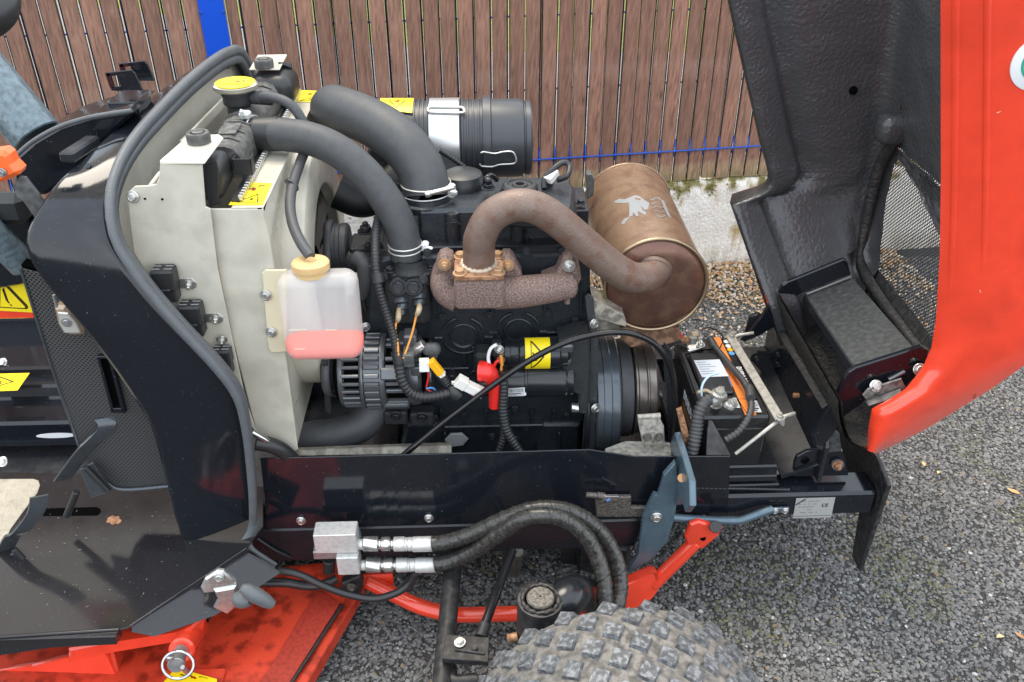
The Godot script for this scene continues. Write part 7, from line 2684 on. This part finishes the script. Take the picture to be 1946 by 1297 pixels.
	lathe(st, bc, Vector3(0, 0, 1), [[0.0355, -0.004], [0.0355, 0.001], [0.0345, 0.0015], [0, 0.0015]], 48)
	var badge := part("round_badge", st, M("label_white"), nf, "round white badge with a green ring")
	st = s()
	lathe(st, bc + Vector3(0, 0, 0.0006), Vector3(0, 0, 1), [[0.0195, 0.0008], [0.0228, 0.0008], [0.0228, 0.0016], [0.0195, 0.0016], [0.0195, 0.0008]], 48)
	part("green_ring", st, M("green_print"), badge)
	st = s()
	lathe(st, bc + Vector3(0, 0, 0.0006), Vector3(0, 0, 1), [[0, 0.0016], [0.0145, 0.0016], [0.0145, 0.0008]], 40)
	part("green_disc", st, M("green_print"), badge)
	for q in [[1895, 215, 1918, 205], [1930, 197, 1946, 192], [1908, 530, 1935, 517], [1862, 552, 1864, 556]]:
		st = s()
		tube(st, [P(q[0], q[1], 0.0722), P(q[2], q[3], 0.0722)], 0.0006, 5)
		part("scratch", st, M("scratch"), nf)
	# welded bracket: two shaped arms, a platform
	var bk := Node3D.new()
	bk.name = "hood_bracket"
	mower.add_child(bk, true)
	bk.set_meta("label", "black welded hinge bracket between hood nose and chassis")
	plate("near_arm", [[1544, 826], [1560, 800], [1590, 752], [1604, 720], [1613, 708], [1627, 699], [1690, 679], [1752, 659], [1766, 665], [1764, 680], [1750, 712], [1719, 736], [1690, 744], [1654, 750], [1640, 768], [1607, 792], [1586, 824], [1566, 850], [1550, 848]], -0.02, 0.010, M("gloss_black"), bk, "", 0.002)
	plate("far_arm", [[1409, 648], [1428, 628], [1449, 600], [1488, 543], [1498, 536], [1550, 515], [1604, 493], [1611, 496], [1618, 523], [1570, 540], [1526, 557], [1510, 566], [1484, 612], [1474, 622], [1442, 640], [1416, 651]], -0.32, 0.010, M("gloss_black"), bk, "", 0.002)
	st = s()
	var f0 := P(1530, 560, -0.322)
	var f1 := P(1620, 527, -0.325)
	var n1 := P(1740, 664, -0.032)
	var n0 := P(1627, 703, -0.032)
	prism(st, [f0, f1, n1, n0], Vector3(0.002, -0.008, 0), 0.0018)
	part("platform", st, M("dusty_sheen"), bk)
	st = s()
	var tr := []
	for q in [[0.0, 0.0], [0.006, 0.006], [0.016, 0.008], [0.028, 0.002], [0.038, -0.012], [0.046, -0.032], [0.062, -0.05]]:
		var r := []
		for j in 9: r.append(P(1475, 628, -0.31).lerp(P(1563, 777, -0.032), j / 8.0) + Vector3(q[0], q[1], 0))
		tr.append(r)
	sheet(st, tr, 0.003)
	part("trough", st, M("resin_dull"), bk)
	st = s()
	prism(st, [f0 + Vector3(-0.001, -0.001, 0), n0 + Vector3(-0.001, -0.001, 0), n0 + Vector3(-0.003, -0.016, 0), f0 + Vector3(-0.003, -0.016, 0)], Vector3(0.004, 0.0, 0), 0.0012)
	part("platform_front", st, M("satin_black"), bk)
	st = s()
	tube(st, even_path([f0 + Vector3(0.002, 0.003, 0.004), f1 + Vector3(-0.005, 0.003, 0.004)], 0.004), 0.003, 8)
	tube(st, even_path([P(1690, 722, -0.018), P(1720, 706, -0.018)], 0.004), 0.0035, 8)
	var wd := part("weld_seams", st, M("weld_grey"), bk)
	wd.set_meta("kind", "stuff")
	# angle under the nose with the two bolts
	st = s()
	prism(st, PL([[1646, 762, -0.004], [1652, 770, 0.012], [1716, 750, 0.012], [1712, 738, -0.004]]), Vector3(0, -0.004, 0), 0.001)
	prism(st, PZ([[1640, 752], [1650, 740], [1714, 720], [1722, 738], [1716, 752], [1655, 772]], -0.006), Vector3(0, 0, -0.004), 0.001)
	part("bolt_angle", st, M("zinc_dull"), bk)
	for q in [[1665, 734], [1748, 703]]: bolt(P(q[0], q[1], -0.010), Vector3(-0.1, 0.5, 0.85), 0.015, M("zinc"), bk)
	st = s()
	prism(st, [P(1425, 604, -0.34), P(1440, 596, -0.34), P(1462, 606, -0.33), P(1440, 640, -0.33), P(1414, 644, -0.34)], Vector3(0, 0, -0.01), 0.002)
	part("far_gusset", st, M("satin_black"), bk)
	# hinge legs on the hood side
	plate("hinge_leg", [[1544, 822], [1580, 812], [1596, 826], [1600, 858], [1570, 862], [1552, 850]], -0.028, 0.007, M("dusty_sheen"), bk)
	st = s()
	rod(st, P(1563, 829, -0.0275), P(1563, 829, -0.0265), 0.0065, 16, 0.0)
	part("hole", st, M("hole"), bk)

func extruded(prof: Array, z0: float, z1: float, n: FastNoiseLite, amp: float) -> SurfaceTool:
	var w := []
	for p in prof: w.append(Vector3(p[0], p[1], 0))
	w = smooth_path(w, 4)
	var rows := []
	for p in w:
		var r := []
		for j in 25:
			var z := lerpf(z0, z1, j / 24.0)
			r.append(Vector3(p.x + n.get_noise_2d(z * 2.2, p.y * 2.2 + 5.0) * amp, p.y + n.get_noise_2d(z * 2.2 + 9.0, p.y * 2.2) * amp * 0.5, z))
		rows.append(r)
	var st := s()
	sheet(st, rows)
	return st
func bowl(y: float) -> float:
	return pow(clampf((0.64 - y) / 0.18, 0, 1), 1.6) * 0.14
func perforated_fine() -> StandardMaterial3D:
	if mats.has("grille"): return mats["grille"]
	perforated(0.028)
	var m: StandardMaterial3D = mats["perforated"].duplicate()
	m.albedo_color = Color(0.9, 0.9, 0.9)
	m.metallic = 0.3
	m.uv1_scale = Vector3.ONE / 0.034
	mats["grille"] = m
	return m


# ---------- battery, its clamp and cables; litter ----------
func build_battery():
	var y := 0.388
	var x0 := 0.378
	var x1 := 0.500
	var z0 := -0.30
	var z1 := -0.042
	var bat := thing("battery", "black starter battery with an orange stripe, strapped beside the crank pulley", "battery", Vector3((x0 + x1) / 2, 0.272, (z0 + z1) / 2))
	var o := bat.position
	var st := s()
	box(st, Vector3(0, (y - 0.028 - o.y) / 2, 0), Vector3(x1 - x0 - 0.006, y - 0.028 - o.y, z1 - z0 - 0.006), 0.003)
	part("case", st, M("battery_black"), bat)
	st = s()
	box(st, Vector3(0, y - 0.014 - o.y, 0), Vector3(x1 - x0, 0.028, z1 - z0), 0.004)
	var lid := part("lid", st, M("battery_black"), bat)
	st = s()
	box(st, Vector3(-0.018, y + 0.0035 - o.y, 0.0), Vector3(0.058, 0.008, 0.13), 0.003)
	part("raised_vent_cover", st, M("battery_black"), bat)
	st = s()
	var ly := y + 0.0012 - o.y
	for q in [[[-0.05, -0.07], [-0.01, -0.085], [0.012, -0.085], [0.014, -0.075]], [[-0.05, -0.07], [-0.048, 0.02], [-0.04, 0.07]], [[0.014, 0.075], [0.02, 0.124]], [[-0.046, 0.09], [0.008, 0.078], [0.05, 0.08]]]:
		var w := []
		for p in q: w.append(Vector3(p[0], ly - 0.0008, p[1]))
		tube(st, w, 0.0011, 6)
	var gr := part("moulded_lines", st, M("hole"), bat)
	gr.set_meta("kind", "stuff")
	for k in 15:
		st = s()
		box(st, Vector3(-0.060, y - 0.004 - o.y, -0.04 + k * 0.0065), Vector3(0.004, 0.004, 0.003), 0.0006)
		part("grip_rib", st, M("battery_black"), lid)
	# print on the lid
	st = s()
	prism(st, [Vector3(0.014, ly, -0.128), Vector3(0.030, ly, -0.128), Vector3(0.036, ly, 0.126), Vector3(0.016, ly, 0.126)], Vector3(0, -0.0008, 0), 0.0)
	part("orange_stripe", st, M("orange"), bat, "orange stripe along the battery's lid")
	st = s()
	prism(st, [Vector3(0.012, ly, -0.10), Vector3(0.0138, ly, -0.10), Vector3(0.0148, ly, 0.04), Vector3(0.013, ly, 0.04)], Vector3(0, -0.0008, 0), 0.0)
	part("blue_edge", st, M("blue_wire"), bat)
	print_on(bat, Vector3(-0.042, y + 0.0078 - o.y, -0.038), Vector3(0.008, y + 0.0078 - o.y, -0.040), Vector3(-0.038, y + 0.0078 - o.y, 0.018), "white", "white_label")
	for q in [[-0.112, "label_white"], [-0.096, "label_white"], [-0.083, "yellow_plug"], [-0.070, "blue_wire"]]:
		st = s()
		lathe(st, Vector3(0.040, ly, q[0]), Vector3.UP, [[0.0062, -0.0008], [0.0062, 0.0], [0, 0.0002]], 18)
		part("symbol_disc", st, M(q[1]), bat)
	for q in [[0.041, 0.085, 0.012, 0.034], [0.009, 0.075, 0.007, 0.03]]:
		print_on(bat, Vector3(q[0] - q[2] / 2, ly + 0.0002, q[1]), Vector3(q[0] + q[2] / 2, ly + 0.0002, q[1]), Vector3(q[0] - q[2] / 2, ly + 0.0002, q[1] + q[3]), "barcode", "small_label")
	text("top_lettering", "DURACELL", 0.0135, M("label_white"), bat, Transform3D(Basis(Vector3(0, 0, 1), Vector3(1, 0, 0), Vector3(0, 1, 0)), Vector3(0.041, ly + 0.0003, 0.01)), true)
	text("orange_lettering", "ADVANCED", 0.006, M("red_plastic"), bat, Transform3D(Basis(Vector3(0, 0, 1), Vector3(1, 0, 0), Vector3(0, 1, 0)), Vector3(0.0245, ly + 0.0003, 0.02)))
	text("side_lettering", "DURACELL", 0.026, M("label_white"), bat, Transform3D(Basis(Vector3(0, 0, 1), Vector3(0, 1, 0), Vector3(-1, 0, 0)), Vector3(x0 + 0.0025 - o.x, y - 0.055 - o.y, 0.045)), true)
	st = s()
	prism(st, [Vector3(x0 + 0.0025 - o.x, y - 0.072 - o.y, -0.02), Vector3(x0 + 0.0025 - o.x, y - 0.072 - o.y, 0.125), Vector3(x0 + 0.0025 - o.x, y - 0.088 - o.y, 0.125), Vector3(x0 + 0.0025 - o.x, y - 0.088 - o.y, -0.02)], Vector3(0.001, 0, 0), 0.0)
	part("copper_band", st, M("brass"), bat)
	for z in [-0.105, 0.092]:
		st = s()
		lathe(st, Vector3(-0.03, y - o.y, z), Vector3.UP, [[0.014, -0.002], [0.013, 0.003], [0.0085, 0.004], [0.0078, 0.018], [0, 0.0185]], 20)
		part("terminal_post", st, M("lead"), bat)
	# cable clamps on the posts
	var wt := Node3D.new()
	wt.name = "battery_cables"
	mower.add_child(wt, true)
	wt.set_meta("label", "battery leads with tarnished lead clamps")
	var a := P(1368, 764, -0.055) + Vector3(0, 0.0, 0)
	st = s()
	box(st, a + Vector3(-0.004, 0.004, -0.008), Vector3(0.034, 0.016, 0.024), 0.004, Basis.from_euler(Vector3(0.1, 0.5, 0.1)))
	part("negative_clamp", st, M("lead"), wt)
	st = s()
	box(st, a + Vector3(0.018, -0.004, 0.004), Vector3(0.026, 0.013, 0.02), 0.004, Basis.from_euler(Vector3(0.1, 0.9, -0.2)))
	part("clamp_jaw", st, M("lead"), wt)
	st = s()
	lathe(st, a + Vector3(-0.002, 0.01, -0.006), Vector3(0.1, 1, 0.1), [[0.013, 0], [0.0135, 0.005], [0.009, 0.007], [0.008, 0.012], [0, 0.013]], 20)
	part("clamp_ring", st, M("lead"), wt)
	for q in [[-0.012, 0.006, -0.012, 0.012], [0.02, 0.002, 0.008, 0.012], [0.004, 0.014, -0.016, 0.010]]: bolt(a + Vector3(q[0], q[1], q[2]), Vector3(0.4, 1, 0.5), q[3], M("lead"), wt, true)
	var f := P(1318, 662, -0.262)
	for q in [[Vector3(0, 0, 0), Vector3(0.03, 0.012, 0.016), 0.3, "zinc"], [Vector3(-0.018, 0.012, -0.012), Vector3(0.022, 0.012, 0.014), -0.4, "rusty"], [Vector3(0.014, 0.01, -0.01), Vector3(0.016, 0.02, 0.012), 0.9, "zinc"], [Vector3(0.005, 0.016, -0.022), Vector3(0.016, 0.014, 0.014), 0.2, "boot_tan"]]:
		st = s()
		box(st, f + q[0], q[1], 0.003, Basis.from_euler(Vector3(0.2, q[2], 0.1)))
		part("positive_clamp", st, M(q[3]), wt)
	bolt(f + Vector3(0.012, 0.01, 0.004), Vector3(0, 1, 0.3), 0.012, M("zinc"), wt, true)
	st = s()
	rounded(st, f + Vector3(-0.030, 0.018, -0.018), Vector3(0.009, 0.008, 0.008), 0.007)
	part("red_cover", st, M("red_plastic"), wt)
	st = s()
	rod(st, f + Vector3(0.002, -0.006, 0.01), f + Vector3(0.012, -0.008, 0.026), 0.0035, 10)
	part("blue_crimp", st, M("blue_wire"), wt)
	for q in [[[[1350, 758, -0.06], [1338, 766, -0.05], [1327, 790, -0.04], [1323, 820, -0.03], [1318, 846, -0.02], [1312, 868, -0.015]], 0.0118], [[[1356, 655, -0.25], [1372, 676, -0.22], [1392, 700, -0.17], [1412, 724, -0.12], [1424, 748, -0.08], [1428, 772, -0.05], [1422, 795, -0.03], [1404, 820, -0.02], [1380, 836, -0.018]], 0.0062]]:
		st = s()
		var w := []
		for p in q[0]:
			var pt := P(p[0], p[1], p[2])
			w.append(pt)
		conduit(st, smooth_path(w, 8), q[1], 0.0044, 14)
		part("cable_conduit", st, M("conduit_grey"), wt)
	st = s()
	tube(st, smooth_path(PL([[1424, 738, -0.09], [1427, 758, -0.06]]), 4), 0.0085, 12)
	tube(st, smooth_path(PL([[1350, 646, -0.262], [1358, 660, -0.246]]), 4), 0.0078, 12)
	var tw := part("tape_wraps", st, M("conduit_grey"), wt)
	tw.set_meta("kind", "stuff")
	for q in [["shiny_rubber", [[1352, 650, -0.258], [1340, 638, -0.262], [1334, 630, -0.265], [1338, 624, -0.268], [1352, 624, -0.27], [1370, 634, -0.268], [1374, 648, -0.265], [1366, 664, -0.26], [1352, 676, -0.25], [1332, 682, -0.245], [1326, 678, -0.25]], 0.0012], ["pale_cable", [[1335, 758, -0.06], [1333, 742, -0.06], [1338, 726, -0.066], [1350, 714, -0.075], [1366, 710, -0.08]], 0.0022], ["boot_tan", [[1326, 746, -0.06], [1342, 742, -0.066], [1352, 748, -0.062]], 0.003]]:
		st = s()
		tube(st, smooth_path(PL(q[1]), 6), q[2], 8)
		part("thin_wire", st, M(q[0]), wt)
	# hold-down: galvanised bar with hooked rods
	st = s()
	var c0 := Vector3(0.488, y + 0.006, z0 + 0.002)
	var c1 := Vector3(0.510, y + 0.006, z1 + 0.018)
	bar(st, c0, c1, 0.018, 0.003, Vector3.UP, 0.0008)
	var cl := part("battery_clamp_bar", st, M("galvanised"), mower, "galvanised flat bar holding the battery down")
	st = s()
	prism(st, [c1 + Vector3(-0.008, 0.0015, 0), c1 + Vector3(0.010, 0.0015, -0.003), c1 + Vector3(0.010, -0.016, 0.0), c1 + Vector3(0.004, -0.012, 0.003)], Vector3(0, 0, -0.003), 0.0006)
	part("bent_tab", st, M("galvanised"), cl)
	for q in [[c1 + Vector3(0.0, 0, -0.004), P(1510, 786, -0.05), P(1398, 863, -0.02)], [c0 + Vector3(0.002, 0, 0.006), P(1432, 633, -0.30), c0 + Vector3(-0.01, -0.02, 0)]]:
		st = s()
		tube(st, [q[1], (q[0] as Vector3).lerp(q[1], 0.3) + Vector3(0, 0.001, 0), q[2]], 0.0034, 10)
		part("hook_rod", st, M("galvanised"), cl)
		bolt(q[0] + Vector3(0, 0.001, 0), Vector3.UP, 0.012, M("galvanised"), cl, true)
	# dusty guard plate in front of the battery
	st = s()
	prism(st, PL([[1346, 798, -0.035], [1354, 800, -0.035], [1390, 866, -0.004], [1342, 866, -0.004], [1344, 830, -0.02]]), Vector3(0, -0.002, -0.003), 0.0006)
	part("guard_plate", st, M("dusty_dark"), mower, "dusty triangular guard plate in front of the battery")
	st = s()
	box(st, Vector3(0.44, 0.262, -0.17), Vector3(0.17, 0.014, 0.30), 0.002)
	part("battery_tray", st, M("satin_black"))

func build_litter():
	# dead leaves and straws, one by one where they can be told apart
	var spots := [[1362, 521, 0.016, 0.5, "bright orange dead leaf on the gravel by the wall", Color(0.75, 0.30, 0.06)], [1756, 882, 0.011, 1.2, "small tan leaf on the asphalt under the hood's nose", Color(0.62, 0.40, 0.18)], [1926, 934, 0.014, 2.2, "curled tan leaf on the asphalt at the right edge", Color(0.58, 0.33, 0.14)], [1902, 1211, 0.009, 0.2, "pale tan leaf scrap near the lower right corner", Color(0.66, 0.46, 0.24)], [1938, 1208, 0.010, 1.9, "brown leaf scrap at the lower right picture edge", Color(0.45, 0.24, 0.12)], [1784, 898, 0.008, 0.9, "tiny yellow leaf scrap beside the small tan leaf", Color(0.68, 0.52, 0.22)]]
	for q in spots:
		var at := PY(q[0], q[1], 0.005)
		var o := thing("dead_leaf", q[4], "leaf", at, "dead leaves on the ground")
		var st := s()
		var rows := []
		for i in 7:
			var t := i / 6.0
			var w: float = q[2] * 0.42 * sin(PI * pow(t, 0.8)) + 0.0004
			var r := []
			for j in 5:
				var u := j / 2.0 - 1.0
				r.append(Vector3((t - 0.5) * q[2] * 2.0, absf(u) * w * 0.5 + 0.002 * sin(t * 4.0 + q[3]), u * w))
			rows.append(r)
		sheet(st, rows)
		part("blade", st, mat("leaf_%d" % q[0], q[5], 0.6, 0.0, {"backlight_enabled": true, "backlight": q[5] * 0.4}), o)
		st = s()
		tube(st, [Vector3(-q[2], 0.001, 0), Vector3(-q[2] * 1.5, 0.003, q[2] * 0.15)], 0.0005, 5)
		part("stalk", st, mat("leaf_stalk", Color(0.3, 0.18, 0.08), 0.7), o)
		o.rotation.y = q[3]
	# straws and twigs among the gravel
	var st := s()
	for i in 420:
		var p := along_fence(rng.randf_range(-0.55, 0.3), 0.008 + rng.randf() * 0.012, 0.06 + pow(rng.randf(), 1.4) * 0.22)
		var a := rng.randf() * TAU
		var l := rng.randf_range(0.008, 0.035)
		var d := Vector3(cos(a), rng.randf_range(-0.1, 0.2), sin(a)) * l
		tube(st, [p, p + d * 0.5 + Vector3(0, 0.002, 0), p + d], rng.randf_range(0.0005, 0.0014), 5)
	var o := part("dry_straw", st, mat("straw", Color(0.42, 0.27, 0.12), 0.8), self, "dry straws and twigs on the gravel")
	o.set_meta("category", "straw")
	o.set_meta("kind", "stuff")
	st = s()
	for i in 90:
		var p := PY(rng.randf_range(1350, 1946), rng.randf_range(720, 1297), 0.004)
		var a := rng.randf() * TAU
		var l := rng.randf_range(0.006, 0.02)
		tube(st, [p, p + Vector3(cos(a), 0.1, sin(a)) * l * 0.5, p + Vector3(cos(a + 0.3), 0, sin(a + 0.3)) * l], rng.randf_range(0.0003, 0.0006), 4)
	part_stuff("grass_clippings", st, mat("clip", Color(0.34, 0.30, 0.12), 0.8), "dry grass clippings scattered on the asphalt")
	st = s()
	for i in 70:
		var p := PY(rng.randf_range(20, 470), rng.randf_range(960, 1180), 0.2212)
		if p.z > 0.20 or p.x > -0.45 - p.z * 0.6: continue
		var a := rng.randf() * TAU
		var l := rng.randf_range(0.0012, 0.0045)
		tube(st, [p, p + Vector3(cos(a), 0.06, sin(a)) * l * 0.5, p + Vector3(cos(a + 0.3), 0, sin(a + 0.3)) * l], rng.randf_range(0.0003, 0.0006), 4)
	part_stuff("dust_flakes", st, mat("flake", Color(0.30, 0.28, 0.24), 0.8), "pale flakes of dust and dry grass on the footplate")
	# brown leaf fragments in the gravel
	st = s()
	st.set_smooth_group(-1)
	for i in 420:
		var p := along_fence(rng.randf_range(-0.6, 0.4), 0.010 + rng.randf() * 0.010, 0.05 + pow(rng.randf(), 1.6) * 0.26)
		var a := Basis.from_euler(Vector3(rng.randf_range(-0.6, 0.6), rng.randf() * TAU, rng.randf_range(-0.6, 0.6)))
		var l := rng.randf_range(0.004, 0.012)
		quad(st, p + a * Vector3(-l, 0, 0), p + a * Vector3(0, 0.001, -l * 0.45), p + a * Vector3(l, 0, 0), p + a * Vector3(0, 0.001, l * 0.45))
	part_stuff("leaf_litter", st, mat("litter", Color(0.40, 0.19, 0.06), 0.7), "brown leaf litter among the gravel by the wall")
func part_stuff(called: String, st: SurfaceTool, m: Material, label: String):
	tag(part(called, st, m, self), label, called.replace("_", " "), "", "stuff")
